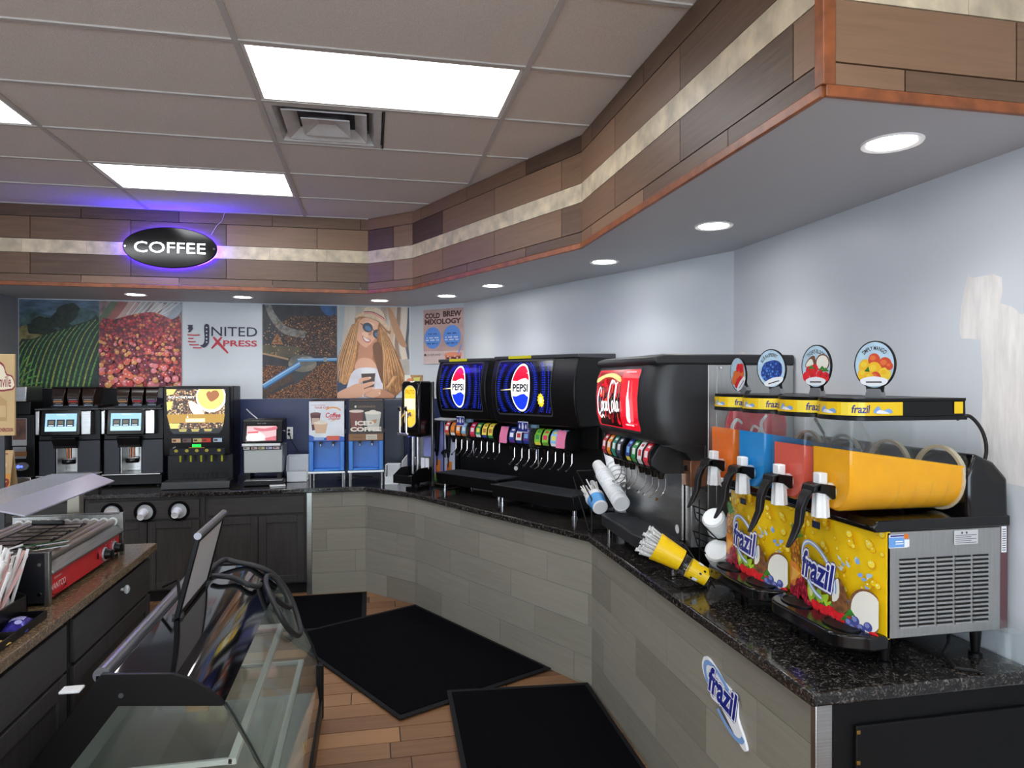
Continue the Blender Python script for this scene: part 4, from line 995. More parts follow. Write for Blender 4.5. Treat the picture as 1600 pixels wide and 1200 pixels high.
# white wire organisers
WIRE = mat('white_coated_wire', (232, 234, 236), .4)
def organiser(label, loc, W, D, H, rz, bars, back=True):
    t = thing('condiment_rack', label, 'rack', loc, rz)
    b = MB(); b.box(0, W, 0, .004, 0, H * .42, WIRE); b.box(0, W, D - .004, D, 0, H, WIRE) if back else None; b.box(0, W, 0, D, 0, .004, WIRE)
    b.prism([(0, 0), (0, H * .42), (D * .35, H), (D, H), (D, 0)], 'x', 0, .004, WIRE) if not bars else None
    b.build('body', t, smooth=0)
    b = MB(); b.tube([(0, .002, H * .42), (0, D * .3, H), (0, D, H)], .0035, WIRE, 6); b.tube([(W, .002, H * .42), (W, D * .3, H), (W, D, H)], .0035, WIRE, 6); b.tube([(0, D * .3, H), (W, D * .3, H)], .0035, WIRE, 6); b.tube([(0, D, H), (W, D, H)], .0035, WIRE, 6)
    b.build('rim', t)
    if bars:
        b = MB()
        for k in range(7): b.tube([(W * (k + .5) / 7, .005, H * .42), (W * (k + .5) / 7, D * .3, H)], .0025, WIRE, 6)
        b.build('bars', t)
    return t
organiser('white rack with a black bin, tucked beside the plug cords', (-.735, 6.42, ZT), .175, .2, .225, 0, False)
b = MB(); b.loft([[(-.64 + s * u, 6.47 + q * w, z) for s, q in ((-1, -1), (1, -1), (1, 1), (-1, 1))] for u, w, z in ((.040, .02, ZT + .105), (.055, .035, ZT + .155))], BLACK)
o = b.build('lid_bin'); o.parent = None
tag(o, 'small black bin of dark lids sitting in the white rack', 'bin')
o.location.x = -.055
o.location.z = -.10
b = MB()
for k in range(12): b.lathe([(.012, 0), (.013, .004), (.010, .007)], BLACK, c=(-.72 + k % 6 * .018, 6.455 + (k // 6) * .03, ZT + .048 + random.random() * .012), n=10)
o = b.build('dark_lids'); tag(o, 'loose dark lids heaped in the small black bin', 'lids', kind='stuff')
organiser('white wire rack with upright bars beside the iced coffee dispenser', (.122, 6.10, ZT), .115, .14, .17, radians(-12), True)
b = MB(); b.lathe([(.034, 0), (.045, .005), (.046, .035), (.044, .036), (.040, .01)], CLEAR, c=(.187, 6.16, ZT + .006)); o = b.build('lid_stack'); tag(o, 'clear plastic lids stacked in the white barred rack', 'lids')
b = MB(); b.box(0, .10, 0, .20, 0, .01, WIRE); b.box(0, .10, 0, .006, 0, .06, WIRE); b.prism([(0, 0), (0, .06), (.05, .20), (.2, .24), (.2, 0)], 'x', 0, .005, WIRE); b.prism([(0, 0), (0, .06), (.05, .20), (.2, .24), (.2, 0)], 'x', .095, .10, WIRE)
o = b.build('cup_lid_tray', smooth=0); o.location = (.255, 6.09, ZT); o.rotation_euler = (0, 0, radians(-20)); tag(o, 'white open lid tray between barred rack and black tap dispenser', 'tray')
b = MB(); b.box(0, .13, 0, .10, 0, .012, WHITE); o = b.build('napkin', bevel=.004); o.location = (-.84, 6.16, ZT); o.rotation_euler = (0, 0, .2); tag(o, 'white napkin stack lying on the counter before the white rack', 'napkins')

# blue two-tap creamer dispensers on steel stands
BLUE = mat('blue_insulated_plastic', (54, 128, 216), .35, var=.05, scale=5); BLUE2 = mat('blue_recess_plastic', (60, 136, 222), .3)
def blue_dispenser(label, loc, draw):
    t = thing('creamer_dispenser', label, 'dispenser', loc, 0, 'blue two-tap dispensers')
    W = .295; Zb = .12; Zp = .385; H = .736
    b = MB(); b.box(0, W, .11, .42, Zb + .012, Zp, BLUE); b.box(0, .038, 0, .11, Zb + .012, Zp, BLUE); b.box(W - .038, W, 0, .11, Zb + .012, Zp, BLUE); b.box(.038, W - .038, 0, .11, Zb + .012, Zb + .028, BLUE2); b.build('blue_body', t, bevel=.006)
    b = MB(); b.box(.0, W, .01, .42, Zp, H, BLACK); hd = b.build('head', t, bevel=.004)
    for x in (.095, .20):
        b = MB(); b.cyl((x, .06, Zp - .0), (x, .05, Zp - .045), .011, CHROME, .008, n=12); b.box(x - .012, x + .012, .03, .07, Zp - .022, Zp, BLACK); b.build('tap', t)
    rbox('drip_ledge', t, -.006, W + .006, -.02, .42, Zb - .006, Zb + .012, STEELH, .002)
    for x in (.012, W - .012):
        for y in (0.0, .40): b = MB(); b.cyl((x, y, 0), (x, y, Zb - .004), .010, STEEL, n=12); b.build('leg', t)
    a = Art(lambda u, v, l: (u, .010 - l, v)); a.T = lambda x, y: (min(max(x, .004), .996) * W, Zp + .004 + min(max(y, 0), 1) * (H - Zp - .008)); draw(a); a.done('front_print', hd)
    for z in (.45, .66): rbox('hinge', hd, W - .001, W + .016, .02, .05, z, z + .04, BLACK, .002)
    return t
def draw_swirl(a):
    a.rect(.0, 1, 0, 1, pm('print_pale', (226, 230, 236), var=.05, scale=5)); bl = pm('print_mid_blue', (44, 96, 190)); rd = pm('print_red', (204, 52, 62)); og = pm('print_orange', (236, 160, 70))
    a.poly(sm([(0, 0), (1, 0), (1, .10), (.6, .12), (.3, .06), (0, .16)], 3), bl)
    a.text('CUSTOMIZE', .26, .90, .026, rd, wid=.40, fit=.7); a.text('YOUR CUP!', .36, .84, .05, rd, wid=.42, bold=.02, fit=.7)
    a.ring(.68, .72, .24, .14, .035, og, 20, 0, 20, 150)
    a.text('Coffee', .68, .65, .13, rd, wid=.42, bold=.03, shear=.2, fit=.75); a.text('creamer', .72, .555, .06, rd, wid=.34, bold=.02, shear=.2, fit=.75); a.stroke([(.62, .50), (.80, .55)], .014, og, smooth=False)
    a.poly([(.04, .68), (.33, .68), (.27, .30), (.09, .27)], pm('print_dark_cup', (92, 50, 52))); a.ell(.19, .69, .15, .035, pm('print_lid_plum', (120, 72, 78))); a.rect(.08, .30, .42, .58, pm('print_sleeve', (206, 178, 160)))
    a.poly([(.13, .46), (.53, .46), (.47, .20), (.19, .20)], pm('print_latte_cup', (222, 184, 152))); a.ell(.33, .46, .20, .04, pm('print_latte_top', (240, 222, 206))); a.ell(.35, .50, .10, .03, pm('print_cream', (226, 222, 206)))
    a.rect(.50, .86, .02, .13, pm('print_orange_red', (220, 96, 70))); a.rect(.14, .42, .03, .10, pm('print_pale_blue', (150, 180, 224)))
def draw_iced(a):
    a.rect(0, 1, 0, 1, pm('print_espresso', (46, 38, 36), var=.15, scale=9)); a.rect(0, 1, 0, .17, pm('print_bronze', (140, 98, 56))); a.rect(.5, .82, .02, .15, pm('print_ivory', (222, 212, 190)))
    iv = pm('print_ivory_letters', (242, 234, 220)); gd = pm('print_gold', (146, 120, 90))
    a.text('LEGRANDS', .52, .86, .05, gd, wid=.5, bold=.01, fit=.7); a.ell(.20, .86, .03, .03, iv, 12)
    a.poly([(.03, .74), (.43, .74), (.37, .24), (.09, .24)], pm('print_mocha', (122, 66, 58))); a.ell(.23, .74, .21, .035, pm('print_foam', (226, 200, 190))); a.ring(.23, .75, .21, .03, .012, iv, 20)
    a.poly([(.47, .70), (.94, .70), (.86, .24), (.56, .24)], pm('print_milky', (206, 206, 196))); a.ell(.70, .70, .24, .045, iv); a.ell(.70, .74, .10, .03, iv); a.poly([(.62, .50), (.82, .54), (.80, .44), (.60, .42)], pm('print_tan', (196, 150, 112)))
    a.text('ICED', .46, .44, .10, iv, wid=.54, bold=.05, fit=.7); a.text('COFFEE', .50, .285, .10, iv, wid=.90, bold=.05, fit=.7)
    for y in (.10, .055): a.text('FRENCH' if y > .08 else 'VANILLA', .66, y, .028, pm('print_dark', (50, 40, 40)), wid=.26, fit=.7)
    a.text('MOCHA', .26, .08, .03, pm('print_dark', (50, 40, 40)), wid=.24, fit=.7)
blue_dispenser('blue two-tap dispenser under a white coffee creamer print', (-.515, 6.10, ZT), draw_swirl)
BD = blue_dispenser('blue two-tap dispenser under a dark iced coffee print', (-.185, 6.10, ZT), draw_iced)
t = thing('slim_cabinet', 'slim dark blue-grey cabinet standing behind the iced coffee dispenser', 'cabinet', (.13, 6.60, ZT))
rbox('body', t, 0, .18, 0, .30, .0, .73, mat('slate_paint', (58, 64, 80), .45), .004); rbox('side_trim', t, .166, .18, -.004, .02, .0, .73, DARKG, .002)
o = MB(); o.tube([(-.30, 6.55, .925), (-.24, 6.62, .918), (-.18, 6.60, .93), (-.10, 6.66, .918), (.02, 6.62, .916)], .005, RUBBER); attach(o.build('power_cord'), BD)

# small brewer at the far left end and the table tent beside it
t = thing('coffee_brewer', 'narrow black and steel coffee brewer at the wall end of the counter', 'coffee machine', (-2.985, 6.50, ZT))
b = MB(); b.box(0, .20, .02, .36, .0, .62, BLACK); b.build('body', t, bevel=.006)
rbox('steel_head', t, -.02, .16, -.03, .26, .73, .86, STEEL, .008); rbox('neck', t, .0, .17, .02, .26, .62, .73, BLACK, .006)
a = Art(FY(-.031)); a.rect(.0, .07, .76, .83, BLACKG); a.ell(.02, .79, .012, .016, mat('blue_led', (70, 90, 255), .3, emit=2.5)); a.ell(.05, .79, .010, .008, SCRB); a.done('head_display', t)
a = Art(FY(.019)); a.rect(.03, .14, .36, .59, mat('label_grey', (160, 160, 160), .5)); a.rect(.035, .135, .41, .585, pm('print_mocha_photo', (86, 56, 44), var=.3, scale=20)); a.rect(.035, .135, .25, .35, STEELH); a.rect(.05, .14, .27, .31, pm('print_bronze', (140, 98, 56))); a.done('picture_panel', t)
b = MB(); b.loft([[(.105 + .055 * cos(2 * pi * i / 20), y, .185 + .035 * sin(2 * pi * i / 20)) for i in range(20)] for y in (.018, -.004)], mat('grey_badge', (120, 122, 130), .3)); b.build('badge', t)
a = Art(FY(-.005)); a.ell(.085, .185, .014, .014, mat('blue_led', (70, 90, 255), .3, emit=2.5)); a.ell(.11, .185, .010, .010, mat('blue_led', (70, 90, 255), .3, emit=2.5)); a.done('indicator', t)
rbox('drip_tray', t, .05, .20, -.05, .02, .0, .10, STEEL, .006)
t = thing('table_tent', 'tan folded table tent with an orange hot dog picture', 'table sign', (-2.965, 6.22, ZT))
TAN = mat('tan_card', (214, 180, 130), .6, var=.04)
b = MB(); b.prism([(-.075, 0), (-.071, 0), (.002, .338), (.078, 0), (.082, 0), (.004, .35), (-.001, .35)], 'x', 0, .155, TAN); tb = b.build('card', t, smooth=0)
a = Art(lambda u, v, l: (u, -.075 + .0738 * v / .35 - l, v)); a.rect(.004, .151, .005, .345, TAN); a.ell(.078, .235, .042, .030, pm('print_peach_pale', (232, 206, 170))); a.text('farm', .078, .238, .02, pm('print_maroon', (140, 50, 46)), wid=.06); a.rect(.03, .12, .318, .326, pm('print_maroon', (140, 50, 46)))
a.poly([(.03, .03), (.151, .05), (.151, .17), (.06, .15)], pm('print_orange', (236, 160, 70))); a.poly(sm([(.03, .02), (.11, .04), (.148, .09), (.13, .13), (.06, .10)], 3), pm('print_sausage', (150, 50, 34))); a.stroke([(.05, .07), (.08, .09), (.10, .085), (.13, .11)], .008, pm('print_mustard', (240, 190, 60)))
a.done('print', tb)
# ------------------------------------------------------------------ soda fountains on the angled counter
KN = Vector((.888, .459, 0)); KD = Vector((.459, -.888, 0)); RZ = math.atan2(KD.y, KD.x)
def kt(k, tt, z=ZT): p = KN * k + KD * tt; return (p.x, p.y, z)
MESHC = []
PB = mat('lit_deep_blue', (20, 30, 120), .15, emit=.25); PB1 = mat('lit_blue', (34, 62, 214), .15, emit=.35); PK = mat('lit_black', (8, 9, 22), .12); PW = mat('lit_pure_white', (250, 250, 252), .2, emit=.75)
PR = mat('lit_true_red', (232, 20, 52), .2, emit=.6); PBL = mat('lit_royal_blue', (24, 56, 232), .2, emit=.6); PTX = mat('lit_ink', (22, 24, 34), .3)
YEL = mat('yellow_tape', (222, 214, 20), .5); PINK = mat('pink_note', (238, 130, 170), .6)
def valve(t, x, y0, z, cols, lever=True, pink=False):
    """one dispensing valve: rounded black body with a coloured face card, spout and wire lever"""
    w = .033
    b = MB(); b.prism([(y0, z - .02), (y0 - .10, z - .02), (y0 - .15, z), (y0 - .165, z + .035), (y0 - .160, z + .08), (y0 - .135, z + .115), (y0 - .09, z + .13), (y0, z + .13)], 'x', x - w, x + w, BLACK)
    v = b.build('valve', t, bevel=.004)
    prof = [(y0 - .1555, z + .012), (y0 - .1668, z + .036), (y0 - .1618, z + .081), (y0 - .1368, z + .117), (y0 - .112, z + .125)]
    def fn(u, q, l):
        q = min(max(q, 0), 1) * 4; i = min(int(q), 3); f = q - i; a, c = prof[i], prof[i + 1]
        return (x + u, a[0] + (c[0] - a[0]) * f - l, a[1] + (c[1] - a[1]) * f + l * .3)
    a = Art(fn, base=.0006)
    c1, c2, c3 = cols
    a.rect(-w * .86, w * .86, .0, 1, c1); a.rect(-w * .86, w * .86, .0, .22, c2); a.rect(-w * .55, w * .55, .34, .52, c3); a.rect(-w * .4, w * .5, .62, .70, c3)
    a.done('flavour_card', v, cuts=[('v', (.25, .5, .75))])
    b = MB(); b.cyl((x, y0 - .085, z - .02), (x, y0 - .085, z - .055), .022, BLACKG, .014, n=14); b.build('spout', v)
    if lever:
        b = MB(); b.tube([(x, y0 - .06, z - .02), (x, y0 - .06, z - .105), (x - .006, y0 - .075, z - .135), (x - .010, y0 - .10, z - .155)], .0035, CHROME, 6); b.cyl((x - .016, y0 - .103, z - .157), (x - .002, y0 - .103, z - .157), .007, CHROME, n=8); b.build('lever', v)
    if pink:
        b = MB(); b.prism([(y0 - .174, z + .005), (y0 - .171, z + .055), (y0 - .150, z + .125), (y0 - .149, z + .125), (y0 - .169, z + .055), (y0 - .172, z + .005)], 'x', x - .045, x + .035, PINK); b.build('taped_note', v, label='pink paper note taped over the card')
def FC(*c): return tuple(mat('card_%d_%d_%d' % q, q, .4, emit=.08) for q in c)
def bulge(x0, x1, y0, z0, z1, dep):
    """convex front: dep deepest at mid height"""
    def fn(u, v, l):
        f = (v - z0) / (z1 - z0); return (u, y0 - dep * (1 - (2 * f - 1) ** 2) - l, v)
    return fn
def cola_fountain(label, loc, rz, sx, cards, pinks, sun):
    W = .825; t = thing('soda_fountain', label, 'soda fountain', loc, radians(rz), 'black soda fountains with blue screens'); t.scale = (sx, 1, 1)
    b = MB()
    prof = [(-.04 - .055 * (1 - (2 * f - 1) ** 2), .60 + .48 * f) for f in [i / 10 for i in range(11)]]
    b.prism([(.33, .60)] + prof + [(.33, 1.08)], 'x', .004, (W - .004 if sun else .66), BLACK); hd = b.build('hood', t, bevel=.012, seg=3)
    b = MB(); b.prism([(-.06, 1.060), (-.06, 1.085), (.33, 1.095), (.33, 1.060)], 'x', .0, (W if sun else .665), DARKG); b.build('top_rail', t, bevel=.005)
    rbox('tape_strip', t, .16, .39, -.0635, -.061, 1.064, 1.084, YEL, 0)
    b = MB(); b.box(.0, W, .19, .33, .10, .60, BLACK); b.build('back_splash', t, bevel=.003)
    b = MB(); b.box(.02, W - .02, .16, .19, .44, .60, BLACK); b.build('valve_mount', t, bevel=.003)
    # backlit screen on the bulging hood
    fn = bulge(0, W, -.042, .60, 1.08, .055); zb, zt = .675, 1.045
    a = Art(fn, base=.0015, step=.0002)
    a.T = lambda x, y: (.065 + (x - .08) * .78, y)
    a.rrect(.07, .785, zb - .012, zt + .012, .03, DARKG); a.rrect(.08, .775, zb, zt, .024, PK)
    cx, cz = .405, .86
    def clipring(r, w_, mt, n=72):
        P0 = None
        for i in range(n):
            t0, t1 = 2 * pi * i / n, 2 * pi * (i + .62) / n
            P = [(cx + q * cos(s), cz + q * .95 * sin(s)) for q, s in ((r, t0), (r, t1), (r + w_, t1), (r + w_, t0))]
            if all(.088 < p[0] < .768 and zb + .006 < p[1] < zt - .006 for p in P): MESHC.append((P, mt))
    MESHC.clear()
    for k in range(15):
        r = .165 + k * .0165
        if k in (4, 5, 10): continue
        clipring(r, .0085, PB1 if k % 3 else PB, 64 + k * 6)
    l0 = a.l
    for mt in (PB1, PB):
        V = []; F = []
        for P, m in MESHC:
            if m is mt: F.append(tuple(range(len(V), len(V) + 4))); V += P
        if F: a.raw(V, F, mt)
    a.ell(cx, cz, .122, .168, PW, 40)
    R = [(cx + .111 * cos(s), cz + .155 * sin(s)) for s in [radians(q) for q in range(18, 163, 6)]]
    a.poly(R + [(cx - .04, cz + .045), (cx + .01, cz + .060), (cx + .06, cz + .066)], PR)
    R = [(cx + .111 * cos(s), cz + .155 * sin(s)) for s in [radians(q) for q in range(203, 340, 6)]]
    a.poly(R + [(cx + .05, cz - .042), (cx + .0, cz - .048), (cx - .05, cz - .062)], PBL)
    a.text('PEPSI', cx, cz - .002, .056, PTX, wid=.195, bold=.035)
    a.stroke([(cx - .26, cz - .02), (cx - .10, cz - .012)], [.001, .010], mat('lit_flare', (240, 220, 160), .3, emit=.8), smooth=False)
    if sun: a.poly([(.66 + (.042 if k % 2 == 0 else .033) * cos(k * pi / 12), .775 + (.05 if k % 2 == 0 else .04) * sin(k * pi / 12)) for k in range(24)], mat('lit_sticker_yellow', (242, 206, 40), .3, emit=.5)); a.ell(.66, .775, .02, .024, mat('lit_pale_yellow', (250, 236, 150), .3, emit=.5), 14)
    a.done('lit_screen', hd, cuts=[('v', [zb + (zt - zb) * i / 10 for i in range(1, 10)]), ('u', [.2, .3, .45])])
    # small sign under the screen
    b = MB(); b.box(.265, .365, -.070, -.066, .545, .62, mat('sign_white', (236, 238, 244), .4)); b.box(.305, .325, -.066, -.03, .58, .63, BLACK); sg = b.build('small_sign', t, bevel=.001)
    a = Art(lambda u, v, l: (u - .125, -.0705 - l, v - .005)); sb = mat('sign_navy', (30, 40, 130), .4); a.rect(.39, .49, .555, .62, sb)
    for x, s in ((.408, 1), (.44, 1.5), (.472, 1)): a.ell(x, .588, .007 * s, .013 * s, mat('sign_white', (236, 238, 244), .4), 12); a.rect(x - .004 * s, x + .004 * s, .588 + .008 * s, .588 + .018 * s, mat('sign_white', (236, 238, 244), .4))
    a.done('pictograms', sg)
    for i, (x, c) in enumerate(zip((.05, .13, .205, .28, .395, .47, .55, .625), cards)): valve(t, x, .16, .445, FC(*c), pink=i in pinks)
    # clear cup guard by the second group
    b = MB(); b.box(.335, .36, -.03, .12, .42, .60, CLEAR); b.box(.335, .41, -.03, .0, .575, .61, mat('smoky_blue_plastic', (110, 140, 165), .2)); b.build('water_paddle', t, bevel=.003)
    b = MB(); b.tube([(.35, .05, .42), (.35, .05, .30), (.345, .02, .285), (.36, .0, .285), (.37, .03, .30), (.375, .06, .36)], .003, CHROME, 6); b.build('water_lever', t)
    # drip tray with grille
    b = MB(); b.prism([(-.10, .150), (-.085, .06), (.19, .06), (.19, .150)], 'x', -.0 + .01, W - .01, BLACK); tr = b.build('drip_tray', t, bevel=.006)
    b = MB()
    for k in range(11): b.box(.03, W - .03, -.085 + k * .022, -.081 + k * .022, .150, .156, DARKG)
    for k in range(7): b.box(.03 + k * (W - .066) / 6, .036 + k * (W - .066) / 6, -.085, .14, .148, .154, DARKG)
    b.build('grille', tr, smooth=0)
    b = MB(); b.tube([(.012, -.101, .151), (W - .012, -.101, .151)], .004, CHAR, 6); b.build('tray_lip', tr)
    a = Art(FY(.189)); a.ell(W - .09, .21, .024, .018, mat('label_white_oval', (222, 224, 222), .5), 18); a.ell(W - .035, .20, .012, .014, BLACKG, 12); a.done('plate', t)
    for x in (.06, W - .06):
        for y in (-.03, .28): b = MB(); b.cyl((x, y, 0), (x, y, .012), .022, CHROME, n=14); b.cyl((x, y, .012), (x, y, .062 if y < .1 else .1), .015, CHROME, n=14); b.build('foot', t)
    b = MB(); b.box(.0, W, .20, .33, .04, .10, BLACK); b.build('base', t)
    return t
RED, OR, TEAL, GRN, YL, LIME, SKY, WHT, PUR, NVY, BRN, PKC = (196, 60, 64), (240, 140, 40), (60, 150, 130), (70, 150, 90), (236, 220, 80), (130, 200, 60), (130, 190, 230), (232, 232, 232), (96, 60, 150), (40, 60, 140), (190, 120, 70), (220, 50, 100)
cola_fountain('black soda fountain with a blue lit cola screen, beside the slim tea urns', (.603, 5.770, ZT), -54, .88,
              [(RED, BRN, WHT), (BRN, WHT, OR), (OR, (200, 90, 30), WHT), (SKY, BRN, WHT), (PKC, RED, WHT), (GRN, WHT, YL), (YL, NVY, BRN), (YL, GRN, BRN)], (), False)
cola_fountain('black soda fountain with a blue lit cola screen bearing a yellow star sticker', (.945, 5.025, ZT), -58.5, 1.0,
              [(NVY, (90, 110, 190), WHT), (NVY, PUR, WHT), (WHT, NVY, RED), (PUR, NVY, SKY), (LIME, YL, GRN), (LIME, (110, 160, 60), PKC), (SKY, WHT, YL), (SKY, PUR, WHT)], (0, 7), True)

# slim tea urns at the end of the blue-screen fountains
PURP = mat('print_lavender', (140, 146, 206), .4, var=.12, scale=6); PALEV = mat('print_pale_lavender', (206, 212, 232), .4, var=.05)
def tea_urn(label, loc, c):
    t = thing('tea_urn', label, 'drink dispenser', loc, radians(-56), 'slim tea urns')
    W = .155
    b = MB(); b.box(0, W, .0, .20, .025, .56, BLACKG); b.build('body', t, bevel=.004)
    b = MB(); b.prism([(-.03, .555), (-.035, .568), (.2, .585), (.205, .555)], 'x', -.006, W + .006, mat('grey_lid', (168, 170, 172), .3, .4)); b.build('lid', t, bevel=.005)
    a = Art(FY(0)); a.rect(.008, W - .008, .03, .55, c); a.poly(sm([(.008, .03), (.05, .10), (.09, .06), (.14, .12), (.147, .03)], 3), mat('print_leaf_green', (70, 130, 60), .4, var=.3, scale=30)); a.rect(.04, .095, .05, .19, mat('print_tea_orange', (196, 90, 40), .4, var=.3, scale=30)); a.rect(.06, .11, .11, .21, mat('print_tea_amber', (230, 140, 50), .4)); a.rect(.05, .07, .16, .24, mat('print_dark', (50, 40, 40), .4))
    a.done('front_print', t)
    b = MB(); b.prism([(.045, .55), (.11, .55), (.092, .30), (.078, .24), (.066, .30)], 'y', -.03, -.002, BLACK); b.build('tap_lever', t, bevel=.004)
    b = MB(); b.cyl((.078, -.005, .30), (.078, -.07, .30), .018, BLACK, n=14); b.cyl((.045, -.055, .285), (.078, -.055, .29), .016, BLACK, n=12); b.cyl((.078, -.06, .30), (.078, -.06, .25), .012, BLACK, n=12); b.build('spigot', t)
    b = MB(); b.box(.0, W, -.12, .20, .0, .025, BLACK); b.build('base', t, bevel=.004)
tea_urn('slim tea urn with lavender print and black tap, next to the black tap dispenser', (.545, 6.15, ZT), PURP)
tea_urn('slim tea urn with pale print and black tap, touching the blue-screen fountain', (.628, 5.992, ZT), PALEV)

# black two-tap dispenser with oval lemon panel
t = thing('tap_dispenser', 'glossy black drink dispenser with oval yellow panel and two chrome taps', 'drink dispenser', (.262, 5.84, ZT), radians(-45), None)
W = .20
b = MB(); b.prism([(.0, .44), (-.015, .47), (-.015, .88), (.005, .905), (.15, .905), (.15, .44)], 'x', 0, W, BLACKG); hd = b.build('head', t, bevel=.02, seg=4)
b = MB(); b.box(.02, W + .004, .15, .175, .02, .90, STEEL); b.build('steel_back', t, bevel=.002)
a = Art(FY(-.0155), base=.0005); LYE = mat('lit_lemon', (240, 206, 60), .3, emit=.4); LPA = mat('lit_pale', (250, 244, 200), .3, emit=.45)
P = [(.10 + .078 * max(-1, min(1, cos(s) * 1.1)) * .8, .695 + .10 * (1 if sin(s) > 0 else -1) * (abs(sin(s)) > 0) + .075 * sin(s)) for s in [2 * pi * i / 40 for i in range(40)]]
a.poly(P, mat('lit_rim_grey', (200, 190, 150), .3, emit=.3)); Q = [(.10 + (p[0] - .10) * .92, .695 + (p[1] - .695) * .95) for p in P]; a.poly(Q, LYE)
a.poly([(.045, .66), (.155, .66), (.155, .76), (.045, .76)], LPA); a.poly([(.058, .57), (.142, .57), (.152, .67), (.048, .67)], mat('lit_honey', (240, 190, 70), .3, emit=.6)); a.text('FRUTO', .10, .815, .035, mat('lit_olive', (190, 140, 10), .3, emit=.5), wid=.10, bold=.03)
a.done('oval_panel', hd)
for x in (.045, .115):
    b = MB(); b.cyl((x, -.03, .64), (x, -.075, .60), .011, CHROME, n=12); b.cyl((x, -.075, .50), (x, -.075, .66), .013, CHROME, .010, n=12); b.cyl((x, -.075, .66), (x, -.09, .69), .011, CHROME, .016, n=12); b.cyl((x, -.075, .50), (x, -.075, .465), .010, CHROME, n=12); b.cyl((x, -.015, .62), (x, -.04, .635), .016, CHROME, n=12); b.build('tap', t)
rbox('tap_bar', t, .02, .14, -.085, -.06, .455, .48, CHROME, .006)
for x in (.05, .10, .17): b = MB(); b.lathe([(.009, 0), (.007, .004)], mat('blue_led', (70, 90, 255), .3, emit=2.5) if x < .15 else CHROME, c=(x, .03, .438), n=10); b.build('indicator', t)
for x in (.03, .085): b = MB(); b.cyl((x, .10, .12), (x, .10, .44), .016, STEEL, n=14); b.build('tube', t)
rbox('side_card', t, .118, .158, .10, .104, .16, .26, WHITE, .001); rbox('side_card', t, .165, .205, .10, .104, .17, .26, WHITE, .001)
rbox('lavender_card', t, .118, .20, .135, .14, .27, .43, PURP, .001)
b = MB(); b.prism([(-.09, .07), (-.11, .13), (-.02, .185), (.14, .185), (.14, .07)], 'x', .0, .006, BLACK); b.prism([(-.09, .07), (-.11, .13), (-.02, .185), (.14, .185), (.14, .07)], 'x', W - .006, W, BLACK); b.box(0, W, -.11, .14, .065, .075, BLACK); b.box(0, W, -.112, -.106, .065, .132, BLACK); b.box(0, W, .135, .14, .065, .185, BLACK); tr = b.build('drip_tray', t, bevel=.003)
rbox('tray_grille', tr, .02, W - .02, -.09, .13, .10, .104, mat('tray_silver', (200, 202, 200), .3, .6), .001)
b = MB(); b.cyl((W * .5, .06, .0), (W * .5, .06, .066), .05, BLACK, .03); b.box(.04, W - .04, .0, .16, 0, .02, BLACK); b.build('pedestal', t)

# ------------------------------------------------------------------ red cola fountain on the end counter (faces -X)
t = CK = thing('soda_fountain', 'charcoal and steel soda fountain with a red lit cola picture', 'soda fountain', (1.33, 3.87, ZT), -pi / 2, None)
W = .83; D = .715
hoodp = [(.02, .60), (-.01, .63), (-.035, .72), (-.04, .82), (-.03, .92), (-.005, .985)]
b = MB()
def xsec(o, zoff=0): return o
R = []
for y, z in hoodp:                                           # plan with rounded near corner, stacked up the height
    R.append([(0, .30, z), (0, y + .03, z), (.03, y, z), (W - .10, y, z), (W - .045, y + .018, z), (W - .012, y + .06, z), (W, y + .12, z), (W, .30, z)])
b.loft(R, CHAR); hd = b.build('hood', t, smooth=50)
b = MB(); b.prism([(.25, .60), (.02, .60), (.02, .56), (.06, .525), (.25, .525)], 'x', .0, .02, CHAR); b.prism([(.24, .60), (.24, .38), (.20, .40), (.19, .50), (.15, .56), (.02, .60)], 'x', W - .02, W, CHAR); b.box(0, W, .24, .30, .37, .60, CHAR); b.build('cowl', t, bevel=.004)
b = MB(); b.prism([(-.01, .985), (-.022, 1.0), (-.015, 1.02), (.03, 1.035), (D, 1.035), (D, .985)], 'x', -.006, W + .008, CHAR); b.build('top_rail', t, bevel=.012, seg=3)
b = MB(); b.box(.0, W, .30, D, .06, .985, STEELH); b.box(W - .004, W + .003, .255, .30, .06, .985, STEELH); b.build('steel_body', t, bevel=.003)
def hy(z):
    for (y0, z0), (y1, z1) in zip(hoodp[:-1], hoodp[1:]):
        if z0 <= z <= z1: return y0 + (y1 - y0) * (z - z0) / (z1 - z0)
    return hoodp[-1][0]
a = Art(lambda u, v, l: (u, hy(v) - l, v), base=.0025, step=.00012)
CR = mat('lit_cola_red', (226, 18, 44), .18, emit=.45); CRD = mat('lit_cola_deep', (150, 16, 26), .18, emit=.35); CBK = mat('lit_cola_brown', (44, 14, 14), .15, emit=.1)
CB = mat('lit_cola_bubble', (220, 70, 40), .2, emit=.4)
a.rrect(.045, .685, .645, .985 - .01, .03, DARKG); a.rrect(.055, .675, .655, .966, .02, CR)
a.poly([(.085, .66), (.425, .66), (.445, .955), (.075, .955)], CRD); a.poly([(.085, .66), (.425, .66), (.438, .84), (.08, .84)], CBK)
for k in range(60):
    random.seed(k); x = random.uniform(.10, .41); z = random.uniform(.68, .90); a.ell(x, z, random.uniform(.006, .02), random.uniform(.008, .026), random.choice((CRD, CB, CR, CBK)), 8)
a.poly(sm([(.078, .895), (.2, .925), (.32, .925), (.440, .90), (.442, .925), (.32, .948), (.2, .945), (.078, .92)], 3), mat('lit_foam', (236, 206, 130), .3, emit=.5))
S0 = mat('lit_pure_white', (250, 250, 252), .2, emit=.75)
def scr(pts, w_, sx=1): a.stroke([(.085 + x * .00098, .70 + y * .00125) for x, y in pts], [q * .001 for q in w_], S0, k=6)
